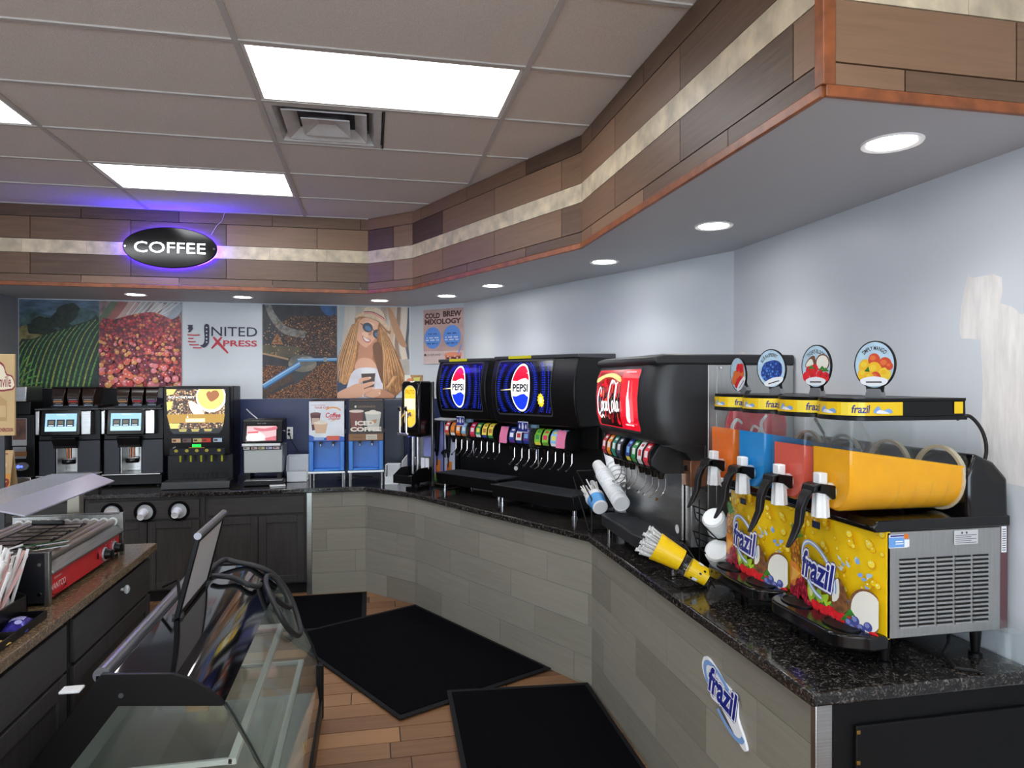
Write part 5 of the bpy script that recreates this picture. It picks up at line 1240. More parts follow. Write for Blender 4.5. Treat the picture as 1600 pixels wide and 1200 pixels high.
scr([(66, 128), (54, 136), (38, 126), (22, 96), (14, 62), (18, 30), (36, 16), (60, 26), (78, 44)], [6, 10, 15, 16, 13, 9, 5])     # C
scr([(66, 132), (74, 118), (66, 106)], [9, 9, 4])
scr([(92, 74), (78, 66), (72, 46), (82, 32), (96, 42), (100, 62), (92, 74), (104, 66)], [8, 11, 10, 8, 8])                      # o
scr([(134, 70), (120, 72), (112, 52), (120, 34), (138, 44)], [8, 11, 11, 6])                                                     # c
scr([(166, 72), (152, 72), (144, 52), (152, 36), (164, 46), (170, 74), (168, 48), (176, 36), (186, 44)], [8, 11, 10, 9, 8])     # a
scr([(258, 150), (246, 168), (222, 152), (202, 112), (196, 66), (206, 34), (226, 26), (250, 44)], [6, 11, 15, 16, 12, 8, 5])    # C
scr([(222, 150), (262, 166), (300, 152), (336, 160)], [5, 9, 10, 5])
scr([(268, 80), (252, 72), (246, 50), (256, 34), (270, 44), (276, 66), (268, 80)], [8, 11, 10, 8])                               # o
scr([(286, 50), (304, 96), (316, 140), (306, 146), (296, 110), (290, 62), (294, 38), (306, 42)], [6, 9, 9, 9, 10, 7])            # l
scr([(338, 76), (324, 76), (314, 54), (322, 36), (336, 48), (342, 78), (340, 50), (350, 38), (360, 48)], [8, 11, 10, 9, 7])     # a
scr([(20, 26), (60, 2), (100, 14), (112, 0)], [4, 10, 10, 4])
a.poly(sm([(.545, .70), (.588, .70), (.590, .78), (.583, .82), (.574, .86), (.573, .905), (.563, .905), (.560, .86), (.551, .82), (.544, .78)], 2), S0)
a.text('make it real', .565, .683, .010, S0, wid=.11, bold=.02); a.rect(.50, .64, .948, .956, mat('lit_pink_glint', (250, 150, 160), .3, emit=.6))
a.done('lit_panel', hd, cuts=[('v', [z for y, z in hoodp[1:-1]])])
b = MB(); b.box(.03, W - .07, .155, .165, .13, .455, STEEL); b.build('steel_splash', t, smooth=0)
rbox('steel_column', t, W - .065, W - .002, .17, .255, .11, .40, STEEL, .002); rbox('bracket', t, W - .08, W + .003, .165, .25, .40, .525, mat('bronze_plate', (150, 104, 78), .3, .7), .003)
b = MB(); b.cyl((W - .04, .164, .485), (W - .04, .158, .485), .014, BLACK, n=14); b.build('key_lock', t)
b = MB(); b.box(.03, W - .09, .16, .26, .45, .62, BLACK); b.build('valve_mount', t, bevel=.003)
for x0, cs in ((.08, ((RED, RED, WHT), (OR, OR, WHT), ((40, 130, 110), TEAL, WHT), ((60, 64, 84), (60, 64, 84), WHT))), (.455, ((NVY, YL, SKY), ((40, 140, 70), GRN, WHT), (WHT, (200, 204, 204), RED), ((214, 40, 60), RED, WHT)))):
    for k, c in enumerate(cs): valve(t, x0 + k * .08, .16, .478, FC(*c))
for x in (.047, .322, .422, .737): b = MB(); b.prism([(.255, .455), (.06, .455), (.005, .495), (.005, .525), (.06, .61), (.255, .61)], 'x', x - .007, x + .007, CHAR); b.build('valve_cheek', t, bevel=.003)
rbox('side_pillar', t, .0, .022, .16, .30, .06, .60, CHAR, .003)
# drip tray, rounded near end
P = [(.16, .0)] 
pl_ = [(.0, .16), (.0, .03), (.02, .0), (.55, -.02), (.66, .0), (.74, .06), (.78, .16)]
b = MB(); b.prism(pl_, 'z', .06, .125, CHAR); tr = b.build('drip_tray', t, bevel=.006)
b = MB()
for k in range(14):
    y = .012 + k * .0105; x1 = .60 + .15 * (y / .16); b.box(.025, x1, y, y + .004, .125, .130, DARKG)
for k in range(5): b.box(.05 + k * .14, .056 + k * .14, .012, .155, .122, .128, DARKG)
b.build('grille', tr, smooth=0)
rbox('base', t, .02, W - .01, .14, .62, .03, .115, BLACK, .006)
for x in (.08, W - .06):
    for y in (.03, .55): b = MB(); b.cyl((x, y + .08 * (x > .4) * (y < .1), 0), (x, y + .08 * (x > .4) * (y < .1), .06), .015, CHROME, n=12); b.build('foot', t)
a = Art(FY(.1545)); a.ell(.71, .175, .022, .022, WHITE, 18); a.done('round_plate', t)
a = Art(lambda u, v, l: (W + .004 + l, u, v))
a.ell(.51, .68, .165, .165, mat('disc_red', (222, 30, 52), .3), 40); a.ring(.51, .68, .165, .165, .006, mat('disc_rim', (236, 90, 100), .3), 40)
a.stroke([(.435, .70), (.405, .72), (.38, .68), (.395, .635), (.435, .63), (.465, .655)], [.010, .018, .020, .014, .008], WHITE)
a.stroke([(.495, .69), (.48, .655), (.505, .635), (.525, .67), (.495, .69)], [.012, .014, .012], WHITE); a.stroke([(.565, .74), (.535, .70), (.55, .64), (.585, .64)], [.012, .018, .016, .008], WHITE)
a.done('side_disc', t); a = Art(lambda u, v, l: (W + .004 + l, u, v)); a.rect(.262, .31, .09, .25, mat('label_paper', (196, 196, 196), .5))
for k in range(9): a.rect(.266, .304 - (k % 3) * .006, .10 + k * .016, .105 + k * .016, mat('label_print', (90, 90, 92), .5))
a.done('data_plate', t)
for z in (.50, .97, .30): b = MB(); b.cyl((W + .003, .32, z), (W + .008, .32, z), .006, CHROME, n=8); b.build('side_screw', t)
# ------------------------------------------------------------------ frozen drink machines on the end counter (face -X)
YB = mat('panel_yellow', (246, 204, 20), .35); YD = mat('panel_amber', (226, 166, 16), .35); YLi = mat('panel_lemon', (252, 226, 70), .35)
FB = mat('logo_blue', (30, 44, 140), .35); FW = mat('logo_white', (244, 246, 250), .35); FL = mat('logo_sky', (130, 170, 226), .35)
PINE = cells_mat('print_pineapple', [(206, 130, 20), (226, 160, 40), (180, 100, 16), (236, 186, 70)], 60, .4, edge=(120, 60, 10), edge_w=.3)
ORG = mat('print_orange_fruit', (246, 140, 20), .4, var=.12, scale=30); RASP = cells_mat('print_raspberry', [(200, 24, 60), (226, 50, 80), (170, 16, 50)], 90, .4, edge=(110, 8, 30), edge_w=.4)
KIWI = mat('print_kiwi', (160, 196, 50), .4, var=.15, scale=30); LEAF = mat('print_leaf', (56, 124, 40), .4, var=.2, scale=30); STRB = mat('print_strawberry', (222, 36, 44), .4, var=.15, scale=50)
COCO = mat('print_coconut', (120, 78, 46), .5, var=.25, scale=50); COCW = mat('print_coconut_white', (240, 238, 226), .4); BLUB = mat('print_blueberry', (70, 80, 150), .4); BLUL = mat('print_blueberry_light', (130, 140, 196), .4); SPL = mat('print_splash_blue', (176, 206, 232), .35)

def logo(a, cx, cy, w_, h_, cut=False):
    """blue slanted lettering with a white edge over a swoosh ring"""
    a.ring(cx, cy, w_ * .62, h_ * .62, h_ * .13, FL, 40, -.75, 20, 320); a.ring(cx, cy, w_ * .60, h_ * .58, h_ * .05, FW, 40, -.75, 20, 320)
    for dx, dy, mt in [(x * .012 * w_, y * .03 * h_, FB) for x, y in ((3, 0), (-3, 0), (0, 3), (0, -3), (2, 2), (-2, -2), (2, -2), (-2, 2))] + [(x * .012 * w_, y * .03 * h_, FW) for x, y in ((2, 0), (-2, 0), (0, 2), (0, -2), (1.5, 1.5), (-1.5, -1.5), (1.5, -1.5), (-1.5, 1.5))] + [(0, 0, FB)]:
        a.text('frazil', cx + dx, cy + dy, h_ * .78, mt, wid=w_ * .96, bold=.03, shear=.12, rot=-.10)

def front_art(a, W, H):
    random.seed(2)
    a.rect(0, W, 0, H, YB)
    for k in range(70):
        x, y = random.uniform(.01, W - .01), random.uniform(.11, H - .01); r = random.uniform(.006, .017)
        a.ell(x, y, r, r, YD, 14); a.ell(x - r * .12, y + r * .16, r * .82, r * .8, YLi if k % 2 else YB, 14); a.ell(x - r * .3, y + r * .4, r * .22, r * .16, FW, 6)
    for k in range(22):
        s = random.random() * 6.28; r = random.uniform(.05, .11); x, y = W * .78 + r * cos(s) * .7, H * .40 + r * sin(s)
        a.poly(sm([(x, y), (x + .012, y + .004), (x + .018 * cos(s), y + .022 * sin(s)), (x - .004, y + .010)], 2), SPL if k % 3 else FL)
    a.ell(.045, H * .50, .046, .060, PINE, 24)
    for k in range(7): s = .6 + k * .3; a.poly([(.045, H * .64), (.045 + .07 * cos(s) - .008, H * .64 + .06 * sin(s)), (.045 + .07 * cos(s) + .012, H * .62 + .06 * sin(s))], LEAF)
    a.poly(sm([(.0, .04), (.0, .125), (.06, .135), (.105, .115), (.11, .06), (.07, .03)], 4), ORG); a.poly([(.01, .115), (.055, .08), (.10, .11)], mat('print_orange_light', (252, 190, 80), .4)); a.poly([(.015, .06), (.055, .078), (.03, .115)], mat('print_orange_light', (252, 190, 80), .4))
    for x, y, r in ((.085, .058, .03), (.125, .05, .028), (.11, .078, .022), (.06, .025, .03), (.02, .02, .03), (.15, .025, .026)): a.ell(x, y, r, r, RASP, 16)
    a.poly(sm([(.15, .06), (.155, .105), (.18, .10), (.20, .05), (.17, .03)], 3), KIWI); a.ell(.172, .07, .012, .02, mat('print_kiwi_pale', (226, 232, 150), .4), 12)
    for P in ([(.19, .04), (.22, .10), (.235, .05)], [(.21, .06), (.27, .085), (.25, .045)], [(.24, .04), (.29, .07), (.28, .03)]): a.poly(sm(P, 3), KIWI)
    for x, y in ((.20, .025), (.245, .022), (.285, .03), (.32, .028), (.355, .02)): a.poly(sm([(x - .024, y + .012), (x, y + .024), (x + .024, y + .012), (x + .012, y - .018), (x - .012, y - .018)], 3), STRB); a.poly([(x - .012, y + .020), (x, y + .034), (x + .012, y + .02)], LEAF)
    a.poly(sm([(.285, .06), (.29, .12), (.315, .155), (.345, .12), (.355, .06), (.32, .04)], 4), COCO); a.poly(sm([(.288, .07), (.296, .13), (.316, .15), (.318, .09)], 3), COCW)
    a.ell(W - .045, .075, .062, .072, COCO, 28, -.2); a.ell(W - .042, .075, .055, .066, COCW, 28, -.2)
    for x, y in ((.365, .045), (.375, .02), (.345, .02)): a.poly([(x - .02, y), (x, y + .024), (x + .02, y + .004)], LEAF)
    for x, y in ((W - .105, .02), (W - .08, .035), (W - .06, .016), (W - .035, .03), (W - .09, .008)): a.ell(x, y, .015, .015, BLUB, 14); a.ell(x - .003, y + .004, .009, .008, BLUL, 10)
    a.ell(W - .015, .010, .018, .010, STRB, 12)
    logo(a, W * .45, H * .44, .185, .125)
    a.rect(W * .40, W * .50, H * .86, H * .93, BLACK); a.rect(W * .41, W * .49, H * .87, H * .92, mat('readout_dark', (40, 56, 90), .2))

def fruit_disc(a, cy, kind):
    """round flavour sign, .075 radius"""
    K = mat('disc_black', (16, 16, 18), .4); SKYD = mat('disc_sky', (186, 214, 232), .35, var=.06, scale=30)
    a.ell(0, cy, .068, .075, K, 40); a.ell(0, cy, .064, .071, SKYD, 40)
    tx = mat('disc_ink', (30, 30, 34), .4)
    def arc(s, R, h): a.text(s, 0, cy + R, h, tx, wid=.085, arc=R, bold=.02, fit=.7)
    if kind == 'mango':
        arc('SIMPLY MANGO', .052, .013)
        for x, y, r, c in ((-.03, -.005, .022, 0), (.035, .0, .022, 1), (0, .015, .020, 1), (.0, -.018, .026, 0), (-.035, -.03, .02, 0), (.035, -.03, .02, 2), (.005, -.04, .018, 1), (-.015, -.04, .015, 0), (.05, -.005, .012, 1)):
            a.ell(x, cy + y, r, r * 1.05, (mat('mango_yellow', (244, 190, 40), .4), mat('mango_red', (216, 80, 50), .4), mat('mango_gold', (246, 210, 60), .4))[c], 16); a.ell(x - r * .2, cy + y + r * .3, r * .5, r * .4, (mat('mango_gold', (246, 210, 60), .4), mat('mango_orange', (232, 120, 60), .4), mat('mango_yellow', (244, 190, 40), .4))[c], 12)
        a.poly([(-.032, cy - .02), (-.018, cy - .005), (-.014, cy - .022)], LEAF)
    elif kind == 'coconut':
        arc("TIGER'S BLOOD", .052, .013)
        a.ell(.03, cy + .012, .032, .030, COCO, 20); a.ell(.03, cy + .012, .027, .025, COCW, 20); a.poly(sm([(-.05, cy + .0), (-.03, cy + .03), (-.005, cy + .035), (-.002, cy - .01)], 3), COCO); a.poly(sm([(-.046, cy + .002), (-.03, cy + .024), (-.015, cy + .022), (-.01, cy - .008)], 3), COCW)
        for x, y in ((-.045, -.035), (-.012, -.03), (-.005, -.008), (.02, -.03), (.045, -.036), (-.03, -.015)): a.ell(x, cy + y, .016, .017, STRB, 14)
        for x, y in ((.03, -.012), (.045, -.018), (-.02, -.008)): a.poly([(x - .015, cy + y), (x, cy + y + .014), (x + .016, cy + y)], LEAF)
    elif kind == 'blue':
        arc('BLUE RASPBERRY', .052, .013)
        bl = cells_mat('print_blue_raspberry', [(40, 90, 190), (60, 120, 214), (30, 70, 160), (90, 150, 226)], 110, .4, edge=(20, 40, 110), edge_w=.35)
        a.poly(sm([(-.052, cy - .01), (-.03, cy + .025), (.0, cy + .03), (.035, cy + .022), (.052, cy - .005), (.03, cy - .045), (-.03, cy - .045)], 4), bl)
    else:
        for x, y, c in ((-.02, .01, 0), (.02, .015, 1), (0, -.01, 0), (-.03, -.025, 1), (.03, -.02, 0), (.0, -.035, 1), (.04, .0, 1), (-.04, .0, 0)):
            a.ell(x, cy + y, .022, .02, (mat('mango_orange', (232, 120, 60), .4), STRB)[c], 14)
    a.poly(sm([(-.045, cy - .046), (0, cy - .036), (.045, cy - .046), (.03, cy - .064), (-.03, cy - .064)], 3), FW); a.rect(-.026, .026, cy - .056, cy - .052, tx)

def frozen_machine(label, loc, flav):
    W, H = .465, .345
    t = thing('frozen_drink_machine', label, 'frozen drink machine', loc, -pi / 2, 'twin-barrel frozen drink machines')
    D = .425; zb = .10
    b = MB(); b.box(.0, W, .0, D, zb, zb + .335, STEELH); b.build('cabinet', t, bevel=.003)
    # curved printed front panel, highest along the left
    def top(u): return .345 - .0 * u
    b = MB(); N = 16
    def py(u): return -.035 * (1 - ((u - W / 2) / (W / 2)) ** 2)
    R = [(W * i / N, py(W * i / N)) for i in range(N + 1)]
    b.prism(R + [(W, .012), (0, .012)], 'z', zb, zb + H, YB); fp = b.build('front_panel', t, smooth=0)
    a = Art(lambda u, v, l: (u, py(min(max(u, 0), W)) - l, zb + v)); a.T = lambda x, y: (min(max(x, .001), W - .001), min(max(y, .001), H - .001)); front_art(a, W, H)
    a.done('front_print', fp, cuts=[('u', [W * i / N for i in range(1, N)])])
    # louvred steel side that faces the open end
    b = MB()
    for c in range(5):
        for r in range(16):
            y0 = .045 + c * .068; z = zb + .03 + r * .0138
            b.prism([(W, z), (W + .006, z + .002), (W + .005, z + .0075), (W, z + .0085)], 'y', y0, y0 + .060, STEELH)
            b.box(W + .0005, W + .0012, y0, y0 + .060, z + .0085, z + .0125, mat('slot_dark', (12, 12, 13), .8))
    b.build('louvres', t, smooth=0)
    a = Art(lambda u, v, l: (W + .0015 + l, u, zb + v))
    sky = mat('label_sky', (110, 164, 226), .5); a.rect(.006, .076, .285, .327, FW); a.rect(.006, .076, .287, .318, sky); a.rect(.012, .07, .320, .325, FB); a.rect(.060, .076, .312, .327, mat('label_orange', (230, 120, 30), .5)); a.rect(.062, .080, .287, .31, FW); a.rect(.030, .056, .303, .307, FW); a.rect(.030, .058, .296, .299, FW)
    a.done('side_label', t); a = Art(lambda u, v, l: (W + .0015 + l, u, zb + v)); gl = mat('label_silver', (206, 206, 208), .4); a.rect(.245, .335, .285, .33, gl)
    for k in range(5): a.rect(.250, .33 - (k % 2) * .02, .289 + k * .006, .291 + k * .006, mat('label_print', (90, 90, 92), .5))
    for x in (.275, .292): a.ell(x, .322, .004, .004, mat('label_print', (90, 90, 92), .5), 10)
    a.done('data_plate', t)
    rbox('rear_cover', t, .01, W - .004, D, D + .035, zb + .0, zb + .35, mat('maroon_cover', (96, 62, 66), .35), .006)
    a = Art(lambda u, v, l: (W - .0035 + l, u, zb + v)); a.rect(D + .006, D + .026, .25, .335, FW)
    for k in range(10): a.rect(D + .009, D + .023, .256 + k * .0075, .259 + k * .0075, mat('label_print', (90, 90, 92), .5))
    a.done('bar_label', t)
    # black deck, rear tower and drip tray
    b = MB(); b.prism([(-.045, zb + .335), (-.055, zb + .352), (-.03, zb + .372), (D - .07, zb + .372), (D + .035, zb + .372), (D + .035, zb + .335)], 'x', -.004, W + .004, BLACKG); b.build('deck', t, bevel=.006)
    b = MB(); b.prism([(.30, zb + .36), (.30, zb + .50), (.325, zb + .575), (.40, zb + .545), (D + .03, zb + .49), (D + .035, zb + .34), (.31, zb + .34)], 'x', .0, W, BLACKG); b.build('rear_tower', t, bevel=.014, seg=3)
    b = MB(); cs = []
    for k in range(9): s = pi / 2 + pi * k / 8; cs.append((.075 + .085 * cos(s), -.075 + .085 * sin(s) * 1.0))
    o_ = [(.0, .012), (-.005, -.05)] + [(.03 + .09 * (1 - cos(s)) * 0 + .07 - .085 * cos(s), -.075 - .075 * sin(s)) for s in [pi * .15 + pi * .35 * k / 4 for k in range(5)]] + [(W - .10 + .085 * sin(s), -.075 - .075 * cos(s)) for s in [pi * .35 * k / 4 for k in range(5)]] + [(W + .005, -.05), (W, .012)]
    b.prism(o_, 'z', zb - .035, zb + .012, BLACKG); tr = b.build('drip_tray', t, bevel=.008, seg=3)
    for x in (.115, W - .115):
        b = MB(); ring = lambda q, z: [(x + .070 * q * cos(2 * pi * i / 28), -.072 + .045 * q * sin(2 * pi * i / 28), z) for i in range(28)]
        b.loft([ring(1.06, zb + .0125), ring(1.06, zb + .017), ring(.94, zb + .017), ring(.92, zb + .0128)], BLACK, caps=False); b.add(ring(.93, zb + .0128), [tuple(range(28))], mat('cup_well', (8, 8, 9), .6)); b.build('cup_rest', tr)
    for x in (.05, W - .05):
        for y in (.035, D - .045): b = MB(); b.lathe([(.021, .0), (.021, .012), (.013, .016), (.019, zb - .004)], BLACK, c=(x, y, 0), n=14); b.build('leg', t)
    # two barrels
    for x, (name, c, fill, disc) in zip((.118, W - .118), flav):
        LQ = mat('slush_' + name, c, .5, var=.03, scale=14, spec=.0)
        zc, r, ZR = zb + .372 + .112, .102, .20
        def sec(q, ztop, flare=1.0):
            P = []
            for k in range(17):
                s = pi + pi * k / 16; P.append((r * q * cos(s), zc + r * q * sin(s)))
            n = 3
            for k in range(1, n + 1): P.append((r * q * (1 + (flare - 1) * k / n), zc + (ztop - zc) * k / n))
            for k in range(n, 0, -1): P.append((-r * q * (1 + (flare - 1) * k / n), zc + (ztop - zc) * k / n))
            return P
        y0, y1 = -.115, .305
        b = MB(); b.loft([[(x + p[0], y, p[1]) for p in sec(q, zc + ZR, 1.07)] for y, q in ((y0, .90), (y0 + .02, .985), (y0 + .06, 1.0), (y1, 1.0))], CLEAR, caps=False)
        b.add([(x + p[0], y0, p[1]) for p in sec(.90, zc + ZR, 1.07)], [tuple(range(23))], CLEAR); sh = b.build('clear_barrel', t, smooth=50)
        b = MB()
        for yy in (.06, .12, .18, .24): b.tube([(x + p[0] * 1.004, yy, p[1]) for p in sec(1.0, zc + .001)[:17]], .0013, CLEAR, 4)
        b.build('barrel_rib', sh)
        b = MB(); rr = []
        for y, q in ((y0 + .006, .87), (y0 + .024, .955), (y0 + .06, .972), (y1 - .004, .972)):
            f = (y - y0) / (y1 - y0); rr.append([(x + p[0], y, p[1]) for p in sec(q, zc + fill * (1 - .55 * f), 1.0 + .02 * fill / .20)])
        b.loft(rr, LQ); b.build('slush', t, smooth=50, label='bright frozen drink filling the barrel')
        b = MB(); b.loft([[(x + .104 * q * cos(2 * pi * i / 32), y, zc + .104 * q * sin(2 * pi * i / 32)) for i in range(32)] for q, y in ((.94, y1 - .010), (1.04, y1 - .010), (1.04, y1 + .006), (.94, y1 + .006), (.94, y1 - .010))], mat('cream_gasket', (214, 200, 170), .5), caps=False); b.build('gasket', t)
        b = MB(); b.tube([(x + .02, -.02, zc + .19), (x + .03, .02, zc + .12), (x + .05, .05, zc + .05), (x + .055, .06, zc - .02)], .005, CLEAR, 6); b.build('stirrer_wire', sh)
        # lid: rim, yellow banner, black top
        zl = zc + ZR
        def lidring(g, z): 
            P = [(x - .105 * g, y1 + .0), (x - .108 * g, y0 + .05)] + [(x + .108 * g * -cos(s), y0 + .05 - .055 * sin(s)) for s in [pi * k / 8 for k in range(1, 8)]] + [(x + .108 * g, y0 + .05), (x + .105 * g, y1 + .0)]
            return [(p[0], p[1], z) for p in P]
        b = MB(); b.loft([lidring(1.03, zl - .002), lidring(1.03, zl + .010), lidring(.97, zl + .012), lidring(.955, zl + .058), lidring(.985, zl + .060), lidring(.985, zl + .068)], BLACK); ld = b.build('lid', t, smooth=40)
        G = lidring(.965, 0); seg = G[1:11]
        cum = [0]
        for p, q in zip(seg[:-1], seg[1:]): cum.append(cum[-1] + math.hypot(q[0] - p[0], q[1] - p[1]))
        Lb = cum[-1]
        def fb(u, v, l):
            u = min(max(u, 0), Lb); i = max(k for k in range(len(cum) - 1) if cum[k] <= u + 1e-9); f = (u - cum[i]) / (cum[i + 1] - cum[i]); p, q = seg[i], seg[i + 1]
            cxx, cyy = x, y0 + .05; px_, py_ = p[0] + (q[0] - p[0]) * f, p[1] + (q[1] - p[1]) * f; d = math.hypot(px_ - cxx, py_ - cyy)
            return (px_ + (px_ - cxx) / d * (.003 + l), py_ + (py_ - cyy) / d * (.003 + l), zl + .014 + v)
        a = Art(fb); a.rect(0, .385, 0, .042, YB); a.rect(.18, .25, .0, .042, YLi)
        for u0 in (.012, .195): 
            a.text('frazil', u0 + .045, .021, .026, FB, wid=.055, bold=.02, shear=.15, fit=.75)
            a.poly(sm([(u0 + .085, .008), (u0 + .10, .03), (u0 + .115, .016), (u0 + .14, .022), (u0 + .15, .008)], 3), FL); a.poly(sm([(u0 + .095, .008), (u0 + .105, .018), (u0 + .13, .012), (u0 + .14, .006)], 3), FW)
        a.done('banner', ld, cuts=[('u', cum[1:-1])])
        a = Art(lambda u, v, l: (x + .105 * .985 + .0006 + l, u, zl + .018 + v)); a.rect(y1 - .045, y1 - .012, 0, .038, YB); a.done('rear_banner', ld)
        # round flavour sign on a stub
        b = MB(); b.prism([(-.026, 0), (-.026, .014), (-.02, .03), (.02, .03), (.026, .014), (.026, 0)], 'y', -.01, .012, mat('grey_stub', (120, 122, 126), .4)); b.prism([(-.026, .02), (-.03, .05), (.03, .05), (.026, .02)], 'y', -.004, .004, BLACK)
        b.loft([[(.068 * cos(2 * pi * i / 36), y, .105 + .075 * sin(2 * pi * i / 36)) for i in range(36)] for y in (-.004, .002)], BLACK)
        dz = disc[1]; M = Matrix.Translation((x + (.03 if disc[0] == 'mango' else .004), (.03 if disc[0] == 'mango' else .0), zl + .066)) @ Matrix.Rotation(dz, 4, 'Z') @ Matrix.Rotation(radians(-38 if disc[0] == 'peach' else (-14 if disc[0] == 'blue' else 0)), 4, 'Y') @ Matrix.Scale(1.04, 4)
        for i, v in enumerate(b.v): b.v[i] = M @ v
        sg = b.build('flavour_sign', t)
        a = Art(lambda u, v, l: M @ Vector((u, -.0045 - l, v))); fruit_disc(a, .105, disc[0]); a.done('sign_print', sg)
        # tap: white valve with black lever
        ty = y0 - .004; tz = zc - .035
        b = MB(); b.cyl((x, ty + .02, tz), (x, ty - .02, tz), .028, WHITE, n=18)
        flt = [(.021 * (1 + .12 * cos(6 * s)) * cos(s), .021 * (1 + .12 * cos(6 * s)) * sin(s)) for s in [2 * pi * i / 36 for i in range(36)]]
        b.loft([[(x + p[0] * q, ty - .028 + p[1] * q, z) for p in flt] for q, z in ((.86, tz + .012), (1.05, tz - .010), (1.15, tz - .055), (1.22, tz - .082))], WHITE); b.build('white_spout', t, smooth=50)
        rbox('white_plunger', t, x - .018, x + .018, ty - .044, ty - .014, tz + .010, tz + .062, WHITE, .004)
        b = MB(); b.prism([(ty + .004, tz + .022), (ty - .05, tz + .030), (ty - .066, tz + .020), (ty - .066, tz + .002), (ty - .03, tz - .004), (ty - .005, tz - .024), (ty + .004, tz - .020)], 'x', x - .034, x - .021, BLACK); b.prism([(ty + .004, tz + .022), (ty - .05, tz + .030), (ty - .066, tz + .020), (ty - .066, tz + .002), (ty - .03, tz - .004), (ty - .005, tz - .024), (ty + .004, tz - .020)], 'x', x + .021, x + .034, BLACK)
        b.prism([(ty - .046, tz + .030), (ty - .072, tz + .024), (ty - .078, tz + .0), (ty - .05, tz + .004)], 'x', x - .034, x + .034, BLACK)
        rings = []
        for y, z, w_, th in ((ty - .06, tz + .016, .026, .013), (ty - .085, tz - .01, .020, .012), (ty - .10, tz - .05, .016, .011), (ty - .106, tz - .10, .015, .010), (ty - .13, tz - .15, .013, .008), (ty - .146, tz - .175, .009, .005)):
            rings.append([(x - w_, y - th, z - th * .4), (x + w_, y - th, z - th * .4), (x + w_, y + th, z + th * .4), (x - w_, y + th, z + th * .4)])
        b.loft(rings, BLACK); b.build('tap_lever', t, bevel=.004)
    return t
FM = frozen_machine('near frozen drink machine with salmon and bright yellow barrels, at the counter end', (1.575, 2.325, ZT), (('salmon', (226, 96, 78), .10, ('coconut', .14)), ('yellow', (255, 178, 0), .105, ('mango', .30))))
frozen_machine('far frozen drink machine with orange and blue barrels, next to the red-disc cola machine', (1.575, 2.80, ZT), (('orange', (240, 118, 8), .125, ('peach', -.06)), ('blue', (0, 140, 214), .125, ('blue', .30))))
b = MB(); b.tube([(1.90, 1.83, .93), (1.84, 1.79, .918), (1.80, 1.83, .916), (1.82, 1.90, .93), (1.87, 1.93, .95), (1.92, 1.98, .97)], .006, RUBBER); attach(b.build('power_cord'), FM)
b = MB(); b.tube(sm([(1.90, 1.93, 1.69), (1.94, 1.92, 1.70), (1.975, 1.905, 1.65), (1.985, 1.90, 1.58), (1.96, 1.905, 1.50)], 6, False), .006, RUBBER, 8); attach(b.build('lid_cord'), FM)
t = thing('plastic_cup', 'clear plastic cup stack cut off by the picture edge beside the frozen drink machine', 'cup', (1.985, 1.81, ZT))
b = MB(); b.lathe([(.030, 0), (.046, .11), (.048, .112), (.046, .114)], CLEAR, n=24); b.build('cup_body', t)
b = MB(); b.lathe([(.045, .118), (.048, .122), (.048, .140), (.045, .142)], CLEAR, n=24); b.build('stacked_rims', t)

# ------------------------------------------------------------------ cups, lids and straws around the red cola fountain
def tilted(loc, d): return Matrix.Translation(loc) @ Vector((0, 0, 1)).rotation_difference(Vector(d)).to_matrix().to_4x4()
FOAM = mat('foam_white', (238, 239, 240), .6)
dirv = Vector((-.16, .52, .60)).normalized()
BT = Vector((1.42, 3.93, 1.06))
t = thing('cup_rack', 'black wire cup rack leaning beside the red cola fountain', 'rack', (1.36, 3.96, ZT + .004))
b = MB()
for dx in (-.07, .07): b.tube([(dx, -.05, .0), (dx, -.05, .20), (dx - .03, .16, .34), (dx - .04, .20, .30), (dx, .0, .0)], .004, BLACK, 6)
b.tube([(-.07, -.05, .12), (.07, -.05, .12)], .004, BLACK, 6); b.tube([(-.10, .16, .34), (.04, .16, .34)], .004, BLACK, 6); b.tube([(-.07, -.05, .004), (.07, -.05, .004), (.07, .0, .004), (-.07, .0, .004), (-.07, -.05, .004)], .004, BLACK, 6); b.build('wire_frame', t)
def cup_stack(name, label, base, d, n, r0, r1, h, lip, mt, step=.03, group=None):
    t = thing(name, label, 'cups', base, 0, group)
    M = tilted((0, 0, 0), d)
    for k in range(n):
        b = MB(M @ Matrix.Translation((0, 0, k * step))); b.lathe([(r0 * .9, h), (r0, h - .004), (r1 - (r1 - r0) * .12, .018), (r1, .014), (r1 + lip, .010), (r1 + lip, .002), (r1 - .002, .0), (r1 - .006, .004)], mt, n=28, caps=(True)); b.build('cup', t)
    return t
cup_stack('cup_stack', 'tall tilted stack of white foam cups at the far side of the red cola fountain', (1.40, 3.70, 1.115), (0.0, .66, .27), 13, .034, .046, .13, .003, FOAM, .028)
cup_stack('cup_stack.001', 'second stack of white cups tucked behind the red cola fountain valves', (1.50, 3.955, 1.17), (-.02, .50, .45), 6, .034, .047, .13, .003, FOAM, .034)
t = thing('straw_cup', 'blue and white tilted cup packed with wrapped straws by the red cola fountain', 'straw cup', (1.335, 3.93, 1.085))
d = Vector((.02, .66, .22)).normalized(); M = tilted((0, 0, 0), d)
b = MB(M); b.lathe([(.040, -.06), (.046, -.055), (.056, .06), (.059, .062), (.059, .068), (.053, .066), (.05, .03)], FOAM); b.build('cup_body', t)
b = MB(M); b.lathe([(.0466, -.052), (.0545, .036)], mat('cup_blue_band', (90, 160, 220), .5), caps=False, n=28); b.build('blue_band', t)
random.seed(4); b = MB(M)
STRW = mat('straw_wrapper', (236, 234, 228), .6)
